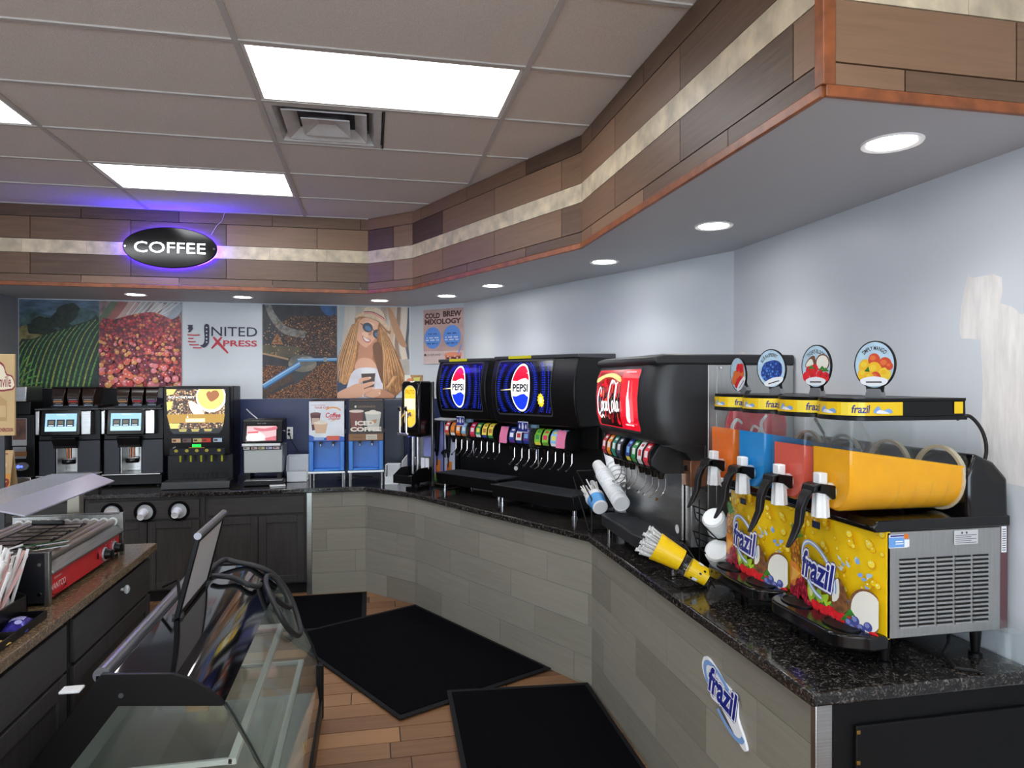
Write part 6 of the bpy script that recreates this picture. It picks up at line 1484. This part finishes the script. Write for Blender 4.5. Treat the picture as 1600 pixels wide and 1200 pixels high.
for k in range(34):
    s = random.random() * 6.28; q = .044 * math.sqrt(random.random()); x, y = q * cos(s), q * sin(s); h = random.uniform(.17, .235)
    b.cyl((x * .6, y * .6, .0), (x * 1.25 + random.uniform(-.01, .01), y * 1.25 + random.uniform(-.01, .01), h), .0045, STRW, n=6)
o = b.build('straws', t); o['kind'] = 'stuff'
b = MB(M); b.cyl((.0, .03, .08), (.01, .055, .26), .005, STRW, n=8); b.box(-.012, .03, .045, .065, .255, .265, STRW); b.build('straw_spoon', t)

# lids in the wire rack on the side of the red cola fountain
t = thing('lid_rack', 'black wire rack of lids between red cola and frozen drink machines', 'rack', (1.53, 2.935, ZT + .0035))
b = MB()
for z, y in ((.06, -.03), (.18, .02)):
    b.tube([(-.03, .08, z + .13), (-.06, -.01 + y * .3, z + .09), (.02, -.06, z), (.20, -.06, z - .02)], .0035, BLACK, 6); b.tube([(-.03, .09, z + .13), (.20, .09, z + .05), (.20, -.06, z - .02)], .0035, BLACK, 6); b.tube([(-.04, .03, z + .11), (.20, .02, z + .0)], .0035, BLACK, 6)
b.tube([(.0, .08, .0), (-.0, .08, .34)], .004, BLACK, 6); b.tube([(.18, .08, .0), (.18, .08, .36)], .004, BLACK, 6); b.tube([(.0, .08, .004), (.18, .08, .004)], .004, BLACK, 6); b.build('wire_frame', t)
rbox('yellow_tag', t, .05, .11, -.074, -.071, .105, .14, YB, .001)
LIDM = mat('translucent_lid', (232, 236, 238), .25)
def lid_stack(label, loc, d, n, r):
    t = thing('lid_stack', label, 'lids', loc, 0, 'stacks of drink lids')
    M = tilted((0, 0, 0), d)
    for k in range(n):
        b = MB(M @ Matrix.Translation((0, 0, k * .011))); b.lathe([(r, 0), (r + .002, .003), (r, .007), (r * .92, .009), (r * .86, .013), (r * .3, .014)], LIDM, n=30); b.build('lid', t)
lid_stack('upper tilted stack of white lids beside the red cola fountain', (1.60, 2.95, 1.125), (-.55, -.42, .62), 9, .052)
lid_stack('lower tilted stack of white lids just above the granite', (1.60, 2.925, .985), (-.55, -.50, .60), 9, .056)
lid_stack('small bundle of lids high behind the orange barrel', (1.66, 2.93, 1.33), (-.6, -.1, .5), 8, .042)

# two yellow cups of spoon straws lying at the counter front
def yellow_cup(label, loc, d, clearb):
    t = thing('straw_cup', label, 'straw cup', loc, 0, 'yellow straw cups')
    M = tilted((0, 0, 0), d)
    if clearb:
        b = MB(M); b.lathe([(.034, .0), (.036, .003), (.045, .125), (.048, .128), (.046, .132), (.043, .128)], CLEAR); b.build('cup_body', t)
        a = Art(lambda u, v, l: M @ Vector(((.0362 + .009 * v / .125 + l) * cos(u), (.0362 + .009 * v / .125 + l) * sin(u), v))); a.rect(0, 6.28, .012, .10, YB)
        for k in range(14): u0 = k * .45; a.ell(u0, .03 + (k * 37 % 50) * .001, .12, .006, BLACK if k % 3 else YLi, 8)
        for u0 in (1.2, 3.3, 5.4): a.rect(u0, u0 + .5, .05, .072, FW)
        a.done('printed_band', t, cuts=[('u', [i * .262 for i in range(1, 24)])])
        return t
    P = []
    b = MB(M); n = 40
    R = [[((q * (1 + .03 * (i % 2))) * cos(2 * pi * i / n), (q * (1 + .03 * (i % 2))) * sin(2 * pi * i / n), z) for i in range(n)] for q, z in ((.047, 0), (.058, .10), (.062, .125), (.058, .125), (.05, .06))]
    b.loft(R, YB, smooth if False else True); b.build('cup_body', t)
    random.seed(8); b = MB(M)
    SC_ = clear_mat('clear_straw', (240, 240, 240), .45, .2)
    for k in range(46):
        s = random.random() * 6.28; q = .05 * math.sqrt(random.random()); x, y = q * cos(s), q * sin(s); h = random.uniform(.145, .185)
        p1 = (x * 1.35, y * 1.35, h); b.cyl((x * .8, y * .8, .03), p1, .0045, SC_, n=7); b.lathe([(.0045, 0), (.009, .008), (.008, .012)], SC_, c=p1, n=8)
    o = b.build('straws', t); o['kind'] = 'stuff'
    return t
dv = Vector((-.70, .34, .40)).normalized()
p0 = Vector((1.445, 2.75, .955))
yellow_cup('clear printed yellow cup lying end-on against the drip tray', p0, dv, True)
yellow_cup('ribbed yellow cup stuffed with clear spoon straws at the counter edge', p0 + dv * .135 + Vector((0, 0, .012)), dv, False)
rbox('holder', None, 0, .1, 0, .1, 0, .01, BLACK) if False else None
t = thing('straw_stand', 'low black wire stand propping up the yellow straw cups', 'rack', (1.38, 2.84, ZT + .0035))
b = MB(); b.tube([(-.06, -.06, .004), (-.06, .10, .004), (.06, .10, .004), (.06, -.06, .004), (-.06, -.06, .004)], .0035, BLACK, 6); b.tube([(-.06, .06, .004), (-.06, .06, .05), (.06, .06, .05), (.06, .06, .004)], .0035, BLACK, 6); b.tube([(.06, -.14, .02), (.062, .0, .075), (.058, .14, .14)], .0035, BLACK, 6); b.tube([(.06, .06, .05), (.06, .04, .088)], .0035, BLACK, 6); b.build('wire_frame', t)

# stuck-on logo on the tiled front
t = thing('logo_sticker', 'blue and white cut-out logo stuck on the grey tiled counter', 'sign', (1.268, 2.31, .68), -pi / 2)
a = Art(lambda u, v, l: (u, .004 - l, v), base=.004, step=.00016)
# outline backing
b = MB(); OUT = sm([(-.165, .05), (-.15, .105), (-.11, .115), (-.04, .085), (.0, .06), (.07, .045), (.095, .02), (.10, -.06), (.14, -.12), (.16, -.165), (.135, -.18), (.07, -.14), (.0, -.085), (-.03, -.075), (-.09, -.07), (-.105, -.03), (-.14, .0)], 4)
b.prism([(q[0], q[1] * .74 - .012) for q in OUT], 'y', -.001, .008, FW); b.build('backing', t, smooth=0)
a = Art(lambda u, v, l: (u, -.0012 - l, v)); a.T = lambda x, y: (x, y * .74 - .012)
a.ring(.0, -.03, .185, .088, .024, FL, 48, -.72, 95, 235); a.ring(.0, -.03, .185, .088, .024, FL, 48, -.72, -85, 15); a.T = lambda x, y: (x, y)
for dx, dy, mt in [(x, y, FB) for x, y in ((.008, 0), (-.008, 0), (0, .008), (0, -.008))] + [(x, y, FW) for x, y in ((.005, 0), (-.005, 0), (0, .005), (0, -.005), (.004, .004), (-.004, -.004), (.004, -.004), (-.004, .004))] + [(0, 0, FB)]:
    a.text('frazil', -.005 + dx, -.008 + dy, .105, mt, wid=.205, bold=.035, shear=.08, rot=-.16)
a.done('print', t)
# ------------------------------------------------------------------ roller grill on the brown island counter (front faces +X)
STG = mat('grill_steel', (150, 150, 148), .3, 1.0, var=.08, scale=6, stretch=(1, 40, 1)); ROLL = mat('roller_steel', (168, 156, 142), .32, .85); REDP = mat('red_panel', (206, 20, 34), .35)
t = thing('roller_grill', 'stainless hot dog roller grill with red control panel and two black knobs', 'roller grill', (-1.27, 3.08, ZT), pi / 2)
# local x runs away from the viewer, local y runs from the front panel to the back
L, D, H = .86, .51, .215
b = MB(); b.prism([(.0, .012), (.0, H), (D, H), (D, .012)], 'x', -.0, .018, mat('dark_side_steel', (62, 64, 70), .3, .8, var=.12, scale=4)); b.build('near_end_plate', t, bevel=.003)
b = MB(); b.prism([(.0, .012), (.0, H), (D, H), (D, .012)], 'x', L - .018, L, STG); b.build('far_end_plate', t, bevel=.003)
for x0, x1 in ((-.004, .022), (L - .022, L + .004)):
    b = MB(); b.box(x0, x1, -.006, .012, .0, H + .005, STG); b.box(x0, x1, .012, D, H + .0005, H + .005, STG); b.build('edge_trim', t, bevel=.002)
b = MB(); b.prism([(.012, .02), (.012, .118), (.05, .15), (D - .01, .15), (D - .01, .02)], 'x', .018, L - .018, STG); b.build('body', t, smooth=0)
b = MB(); b.prism([(.010, .122), (-.012, .122), (-.012, .130), (.045, .172), (.050, .165)], 'x', .022, L - .022, STG); b.build('drip_ledge', t, bevel=.002)
rbox('red_panel', t, .022, L - .05, .004, .012, .022, .118, REDP, .001); rp = bpy.data.objects['red_panel']
a = Art(FY(.0035)); wl = mat('panel_white_print', (238, 220, 214), .4)
a.text('VANTCO', .105, .062, .026, wl, wid=.135, bold=.005, fit=.72); a.text('EQUIPMENT', .10, .095, .009, wl, wid=.07, fit=.72)
a.stroke([(.045, .055), (.05, .035), (.09, .026), (.15, .034), (.17, .045)], .004, mat('panel_dark_print', (70, 16, 18), .4)); a.poly([(.155, .036), (.175, .052), (.178, .036)], BLACK)
for x, y in ((.60, .085), (.62, .10), (.70, .098), (.73, .10)): a.rect(x, x + .012, y, y + .004, wl)
a.rect(.52, .535, .055, .085, BLACK); a.done('panel_print', rp)
for x in (.605, .735):
    b = MB(); b.cyl((x, .004, .062), (x, -.004, .062), .034, mat('knob_ring', (206, 212, 220), .3, .5), n=24); b.cyl((x, -.004, .062), (x, -.032, .062), .027, BLACK, .020, n=20); b.box(x - .006, x + .006, -.042, -.03, .042, .082, BLACK); b.build('knob', t, bevel=.002)
rbox('switch', t, .845 - .03, .845 - .012, -.004, .006, .03, .06, mat('switch_grey', (70, 74, 80), .4), .002)
for k in range(11):
    y = .040 + k * .0432
    b = MB(); b.cyl((.018, y, .176), (L - .018, y, .176), .0155, ROLL, n=18); b.cyl((L - .034, y, .176), (L - .022, y, .176), .0225, WHITE, n=20); b.cyl((.022, y, .176), (.03, y, .176), .0225, WHITE, n=20); b.build('roller', t)
for x in (.04, L - .04):
    for y in (.03, D - .04): b = MB(); b.cyl((x, y, 0), (x, y, .022), .018, BLACK, n=14); b.build('foot', t)
for z in (.05, .17): b = MB(); b.cyl((-.001, .03, z), (-.006, .03, z), .007, CHROME, n=10); b.build('end_screw', t)
# wire cooling rack with black handle lying on the rollers
t = thing('wire_rack', 'black wire rack with a dark handle lying across the grill rollers', 'rack', (-1.38, 3.16, ZT + .196))
b = MB()
for k in range(8): x = -.005; y = .0 + k * .085; b.tube([(-.245 + k * .004, y, .004), (-.0, y, .004)], .0026, BLACK, 6)
for x in (-.245, -.12, .0): b.tube([(x, -.01, .001), (x, .61, .001)], .003, BLACK, 6)
for k in range(4): b.tube([(.0, .05 + k * .16, .004), (.004, .08 + k * .16, .014), (.0, .11 + k * .16, .004)], .003, BLACK, 6)
b.build('wires', t)
b = MB(); b.tube([(-.10, .60, .012), (-.24, .61, .014)], .013, BLACK, 10); b.build('handle', t)
# tongs: flat bright pieces lying by the straws
t = thing('tongs', 'metal tongs resting on the rollers beside the wrapped straws', 'tongs', (-1.53, 3.13, ZT + .198), radians(32))
b = MB(); b.prism([(0, -.012), (.22, -.020), (.30, -.012), (.31, .0), (.30, .012), (.22, .020), (0, .012)], 'z', 0, .004, CHROME); b.build('arm', t); b = MB(); b.prism([(0, -.012), (.22, -.020), (.30, -.012), (.31, .0), (.30, .012), (.22, .020), (0, .012)], 'z', .018, .022, CHROME); b.build('arm', t)
# sneeze guard on a post
AC = clear_mat('scuffed_acrylic', (190, 190, 202), .42, .25, tint=(225, 226, 236))
t = thing('sneeze_guard', 'folded scuffed clear acrylic guard above the roller grill', 'sneeze guard', (-1.53, 4.03, ZT))
g = lambda x, y, z: (x + 1.53, y - 4.03, z - ZT)
b = MB(); P = [(-1.60, 1.340), (-1.41, 1.338), (-1.285, 1.306)]
R = [[g(x, y, z) for x, z in P + [(q[0] - .001, q[1] - .006) for q in P[::-1]]] for y in (2.93, 3.90)]
# the far edge of the top pane is cut square, the front pane tapers to its outer corner
R[1] = [g(x, (3.93 if x < -1.3 else 3.86), z) for x, z in P + [(q[0] - .001, q[1] - .006) for q in P[::-1]]]
b.loft(R, AC); b.build('acrylic_sheet', t, smooth=0)
rbox('post', t, -.03, .03, -.03, .03, .008, .415, mat('beige_steel', (150, 144, 130), .4, .6, var=.06), .003); rbox('post_foot', t, -.06, .06, -.05, .05, 0, .008, STEEL, .002)
rbox('bracket', t, -.07, .12, -.12, .03, .413, .4195, STEEL, .002)

# ------------------------------------------------------------------ straw bin, condiment trays
t = thing('straw_bin', 'black bin heaped with wrapped straws beside the roller grill', 'straw bin', (-1.43, 2.82, ZT))
b = MB()
for s in ((-.13, .13, -.16, -.152), (-.13, .13, .152, .16)): b.prism([(s[0], 0), (s[1], 0), (s[1], .08), (s[0], .19)], 'y', s[2], s[3], BLACK)
b.box(.122, .13, -.16, .16, 0, .08, BLACK); b.box(-.13, -.122, -.16, .16, 0, .19, BLACK); b.box(-.13, .13, -.16, .16, 0, .008, BLACK); b.build('bin', t, smooth=0)
random.seed(21); b = MB(); SW = mat('straw_wrap_white', (240, 238, 236), .6); SP = mat('straw_wrap_pink', (236, 190, 186), .6)
for k in range(160):
    x, y = random.uniform(-.11, .095), random.uniform(-.13, .14); z = .012 + random.random() * .03
    dx, dy = random.uniform(-.05, .05) + (.03 if x > .03 else 0), random.uniform(-.05, .07); h = random.uniform(.17, .25)
    b.cyl((x, y, z), (x + dx, y + dy, z + h), .006, SP if k % 5 == 0 else SW, n=6)
for k in range(12):
    y = random.uniform(-.1, .15); b.cyl((-.02, y, .20 + k * .003), (.06, y + .14, .215 + k * .003), .004, SW, n=6)
o = b.build('straws', t); o['kind'] = 'stuff'
t = thing('condiment_tray', 'low black tray of snack packets at the front of the brown counter', 'tray', (-1.345, 2.80, ZT))
b = MB(); W2, D2 = .15, .34
t.location = (-1.255, 2.72, ZT); t.rotation_euler = (0, 0, 0)
t.location = (-1.262, 2.60, ZT)
b.box(-.05, .05, -.30, .33, 0, .006, BLACK); b.box(.045, .05, -.30, .33, .006, .03, BLACK); b.box(-.05, .05, .325, .33, .006, .03, BLACK); b.box(-.05, -.045, -.30, .33, .006, .03, BLACK); b.box(-.05, .05, .10, .105, .006, .03, BLACK); b.build('tray', t, smooth=0)
def packet(label, loc, rz, w_, d_, h_, m1, m2):
    random.seed(len(label)); t = thing('snack_packet', label, 'packet', loc, rz, None)
    n = 9; V = []; F = []
    for j in range(n):
        for i in range(n):
            u, v = i / (n - 1), j / (n - 1); V.append(((u - .5) * w_, (v - .5) * d_, h_ * (sin(pi * u) * sin(pi * v)) ** .5 + random.uniform(-.0015, .0015)))
    for j in range(n):
        for i in range(n): V.append((V[j * n + i][0], V[j * n + i][1], -.0))
    for j in range(n - 1):
        for i in range(n - 1): F.append((j * n + i, j * n + i + 1, (j + 1) * n + i + 1, (j + 1) * n + i)); F.append((n * n + j * n + i, n * n + (j + 1) * n + i, n * n + (j + 1) * n + i + 1, n * n + j * n + i + 1))
    b = MB(); b.add(V, F, m1); b.build('wrapper', t, smooth=70)
    zf = lambda u, v, l: (u, v, h_ * (max(0, sin(pi * (u / w_ + .5))) * max(0, sin(pi * (v / d_ + .5)))) ** .5 + .002 + l)
    a = Art(zf); a.rect(-w_ * .3, w_ * .25, -d_ * .1, d_ * .22, m2); a.ell(w_ * .1, -d_ * .22, w_ * .14, d_ * .1, m2, 12); a.done('wrapper_print', t, cuts=[('u', [-w_ * .2, 0, w_ * .15]), ('v', [0])])
packet('shiny purple snack packet in the black counter tray', (-1.262, 2.82, ZT + .008), .2, .085, .15, .03, mat('foil_purple', (54, 44, 150), .25, .4), mat('foil_lilac', (170, 170, 226), .3))
packet('yellow and green snack packet in the black counter tray', (-1.262, 2.58, ZT + .008), -.15, .085, .17, .028, mat('foil_yellow', (226, 184, 80), .35), mat('foil_green', (60, 110, 70), .35))

# tan sign board on a stand
t = thing('sign_board', 'tall tan sign board with maroon lettering cut off by the picture edge', 'sign', (-1.876, 4.00, ZT))
TANB = mat('tan_board', (206, 174, 124), .6, var=.03)
rbox('board', t, -.08, .078, -.008, .008, .625, 1.045, TANB, .002); bd = bpy.data.objects['board']
b = MB(); b.box(-.03, .03, -.006, .006, .0, .66, DARKG); b.box(-.07, .07, -.09, .09, 0, .012, DARKG); b.build('stand', t, bevel=.002)
a = Art(FY(-.0085)); MR = mat('maroon_print', (140, 40, 48), .5); CRM = mat('cream_print', (236, 222, 196), .5); TD = mat('tan_dark_print', (186, 150, 100), .5)
a.T = lambda x, y: (x * .43, y)
a.poly(sm([(-.16, .86), (.165, .86), (.165, .93), (.10, .945), (.07, .99), (.0, 1.01), (-.07, .99), (-.10, .945), (-.16, .93)], 3), MR); a.poly(sm([(-.15, .868), (.157, .868), (.157, .924), (.094, .938), (.064, .98), (.0, .998), (-.064, .98), (-.094, .938), (-.15, .924)], 3), CRM)
a.text('Johnsonville', .0, .895, .060, MR, wid=.29, bold=.012, fit=.72)
a.T = lambda x, y: (x * .43, y)
a.ell(0, .955, .022, .024, TD, 14); a.rect(-.10, .10, .70, .80, TD); a.rect(-.09, .0, .71, .79, TANB); a.rect(.02, .09, .72, .78, TANB); a.poly([(-.11, .80), (0, .84), (.11, .80)], TD)
a.text("DON'T OVERCOOK", .05, .655, .018, MR, wid=.24, bold=.03, fit=.72); a.done('board_print', bd)

# ------------------------------------------------------------------ curved glass display case on the floor
t = thing('display_case', 'empty floor-standing display case with curved glass front and glossy black top', 'display case', (-.65, 3.125, 0))
ox, oy = -.65, 3.125; A0, A1 = 2.435 - oy, 3.82 - oy
TOP = [(-.63, .852), (-.60, .843), (-.575, .828), (-.54, .803), (-.51, .775), (-.478, .742)]
FRONT = [(-.478, .742), (-.45, .695), (-.425, .643), (-.397, .588), (-.37, .53), (-.335, .465), (-.305, .398), (-.287, .335), (-.275, .28), (-.266, .20), (-.260, .125)]
sh = lambda P: [(p[0] - ox, p[1]) for p in P]
INKY = mat('case_black_gloss', (12, 12, 14), .06, coat=.5); CBLK = mat('case_black', (8, 8, 9), .4, spec=.25)
b = MB(); b.prism(sh([(-.87, .862)] + TOP + [(-.485, .73), (-.53, .765), (-.60, .80), (-.87, .815)]), 'y', A0 + .01, A1 - .01, INKY); b.build('canopy', t, smooth=40)
b = MB(); b.tube([(-.855 - ox, A0 + .012, .862), (-.855 - ox, A1 - .012, .862)], .026, mat('satin_tube', (150, 152, 158), .3, .9), 18); b.build('back_rail', t)
b = MB(); b.prism(sh([(-1.10, .46), (-1.10, .54), (-.85, .872), (-.635, .855), (-.575, .832), (-.508, .778), (-.474, .742), (-.482, .735), (-.80, .765), (-1.03, .46)]), 'y', A0 - .006, A0 + .010, CBLK); b.build('near_end_plate', t, bevel=.002)
b = MB(); b.prism(sh([(-1.10, .46), (-1.10, .54), (-.85, .872), (-.635, .855), (-.575, .832), (-.508, .778), (-.474, .742), (-.482, .735), (-.80, .765), (-1.03, .46)]), 'y', A1 - .010, A1 + .006, CBLK); b.build('far_end_plate', t, bevel=.002)
b = MB(); b.cyl((-.79 - ox, A0 - .006, .80), (-.79 - ox, A0 - .010, .80), .008, DARKG, n=12); b.build('plate_screw', t)
IN = [(p[0] - .006, p[1] - .002) for p in FRONT]
b = MB(); b.prism(sh(FRONT + IN[::-1]), 'y', A0 + .002, A1 - .002, GLASS); b.build('curved_glass', t, smooth=50)
for nm, y in (('near_end_glass', A0 + .004), ('far_end_glass', A1 - .010)):
    b = MB(); b.prism(sh([(-1.03, .46), (-.80, .765), (-.482, .735)] + IN + [(-1.03, .125)]), 'y', y, y + .005, GLASS); b.build(nm, t, smooth=0)
# dark seal lines along the glass edges
for y in (A0 + .006, A1 - .006):
    b = MB(); b.tube([(p[0] - ox + .003, y, p[1]) for p in FRONT], .004, mat('seal_dark_green', (30, 38, 36), .3), 6); b.build('glass_edge', t)
b = MB(); b.tube([(p[0] - ox - .012, A0 + .020, p[1] + .0) for p in FRONT], .0035, mat('seal_dark_green', (30, 38, 36), .3), 6); b.build('inner_seal', t)
b = MB(); b.prism(sh([(-1.10, .0), (-.285, .0), (-.252, .02), (-.252, .125), (-1.10, .125)]), 'y', A0, A1, CBLK); b.build('base', t, bevel=.003)
b = MB(); b.box(-.285 - ox, -.247 - ox, A1 - .03, A1 + .008, .012, .30, CBLK); b.build('front_corner_cap', t, bevel=.004)
GRI = mat('case_liner', (196, 198, 194), .35, .2)
b = MB(); b.prism(sh([(-1.10, .125), (-1.10, .52), (-.865, .83), (-.85, .82), (-1.075, .515), (-1.075, .125)]), 'y', A0 + .012, A1 - .012, GRI); b.build('back_panel', t, smooth=0)
b = MB(); b.box(-1.075 - ox, -.29 - ox, A0 + .012, A1 - .012, .126, .150, GRI); b.build('deck', t, smooth=0)
for z, x0, x1 in ((.53, -1.04, -.46), (.33, -1.06, -.36)):
    b = MB(); b.box(x0 - ox, x1 - ox, A0 + .03, A1 - .03, z, z + .006, GLASS); s = b.build('shelf', t, smooth=0)
    b = MB(); b.box(x1 - .012 - ox, x1 + .014 - ox, A0 + .03, A1 - .03, z - .012, z + .010, mat('shelf_trim', (214, 218, 214), .35, .3)); b.box(x0 - ox, x1 - ox, A0 + .03, A0 + .042, z - .010, z + .008, mat('shelf_trim', (214, 218, 214), .35, .3)); b.box(x0 - ox, x1 - ox, A1 - .042, A1 - .03, z - .010, z + .008, mat('shelf_trim', (214, 218, 214), .35, .3)); b.build('shelf_edge', s, smooth=0)
rbox('light_channel', t, -.62 - ox, -.56 - ox, A0 + .03, A1 - .03, .765, .785, mat('channel_white', (200, 200, 190), .5), .003)
rbox('channel_bracket', t, -.60 - ox, -.53 - ox, A0 + .014, A0 + .022, .715, .765, mat('bracket_brown', (140, 116, 80), .4, .5), .002)
a = Art(lambda u, v, l: (-.2715 - ox + .022 * 0 + (.275 - v) * .10 + l, u, v)); a.poly([(-.12, .245), (-.095, .275), (-.12, .305), (-.145, .275)], mat('warning_yellow', (226, 176, 40), .5)); a.poly([(-.12, .258), (-.108, .275), (-.12, .292), (-.132, .275)], BLACK); a.done('warning_sticker', t)
rbox('rear_ledge', t, -1.025 - ox, -.96 - ox, A0 + .12, A0 + .17, .765, .775, WHITE, .004)
# open lid panel standing on the top
M = Matrix.Translation((-.765 - ox, 0, .862)) @ Matrix.Rotation(radians(14), 4, 'Y')
y0, y1 = 2.975 - oy, 3.475 - oy
b = MB(M); b.box(-.010, .010, y0, y0 + .022, 0, .33, CBLK); b.box(-.010, .010, y1 - .016, y1, 0, .33, CBLK); b.box(-.010, .010, y0 + .022, y1 - .016, 0, .022, CBLK); b.box(-.010, .010, y0 + .022, y1 - .016, .31, .33, CBLK); lf = b.build('raised_lid', t, bevel=.003)
b = MB(M); b.box(-.004, .004, y0 + .02, y1 - .014, .02, .312, mat('frosted_panel', (222, 222, 222), .5)); b.build('lid_panel', lf, smooth=0)
b = MB(M); b.tube([(.0, y0 - .004, .338), (.0, y1 + .004, .338)], .015, mat('satin_tube', (150, 152, 158), .3, .9), 14); b.build('lid_rail', lf)
for y in (y0 + .03, y1 - .03): b = MB(); b.box(-.785 - ox, -.745 - ox, y - .012, y + .012, .845, .875, DARKG); b.build('hinge', t, bevel=.002)
b = MB(M); b.tube([(-.01, y0 + .08, .02), (-.06, y0 + .16, .10), (-.12, y0 + .22, .04)], .007, CBLK, 8); b.build('lid_stay', lf)
# cables heaped over the far end
CBL = mat('cable_rubber', (40, 41, 43), .5)
lift = .016
c1 = [(-.78, 3.60, .88), (-.74, 3.76, .895), (-.679, 3.78, .876), (-.575, 3.782, .845), (-.495, 3.80, .79), (-.43, 3.80, .70), (-.385, 3.767, .605), (-.352, 3.66, .545), (-.355, 3.54, .558), (-.392, 3.456, .63), (-.446, 3.45, .735), (-.505, 3.58, .80), (-.52, 3.71, .812), (-.49, 3.745, .795), (-.44, 3.742, .722), (-.405, 3.69, .66), (-.42, 3.60, .69), (-.462, 3.51, .765)]
b = MB(); b.tube([(p[0], p[1], p[2]) for p in sm(c1, 5, False)], .0135, CBL, 10); attach(b.build('power_cable'), t)
c2 = [(-.74, 3.52, .88), (-.70, 3.50, .882), (-.64, 3.49, .872), (-.575, 3.46, .848), (-.535, 3.49, .826), (-.528, 3.54, .822)]
b = MB(); b.tube([(p[0], p[1], p[2]) for p in sm(c2, 5, False)], .0125, CBL, 10); attach(b.build('power_cable'), t)
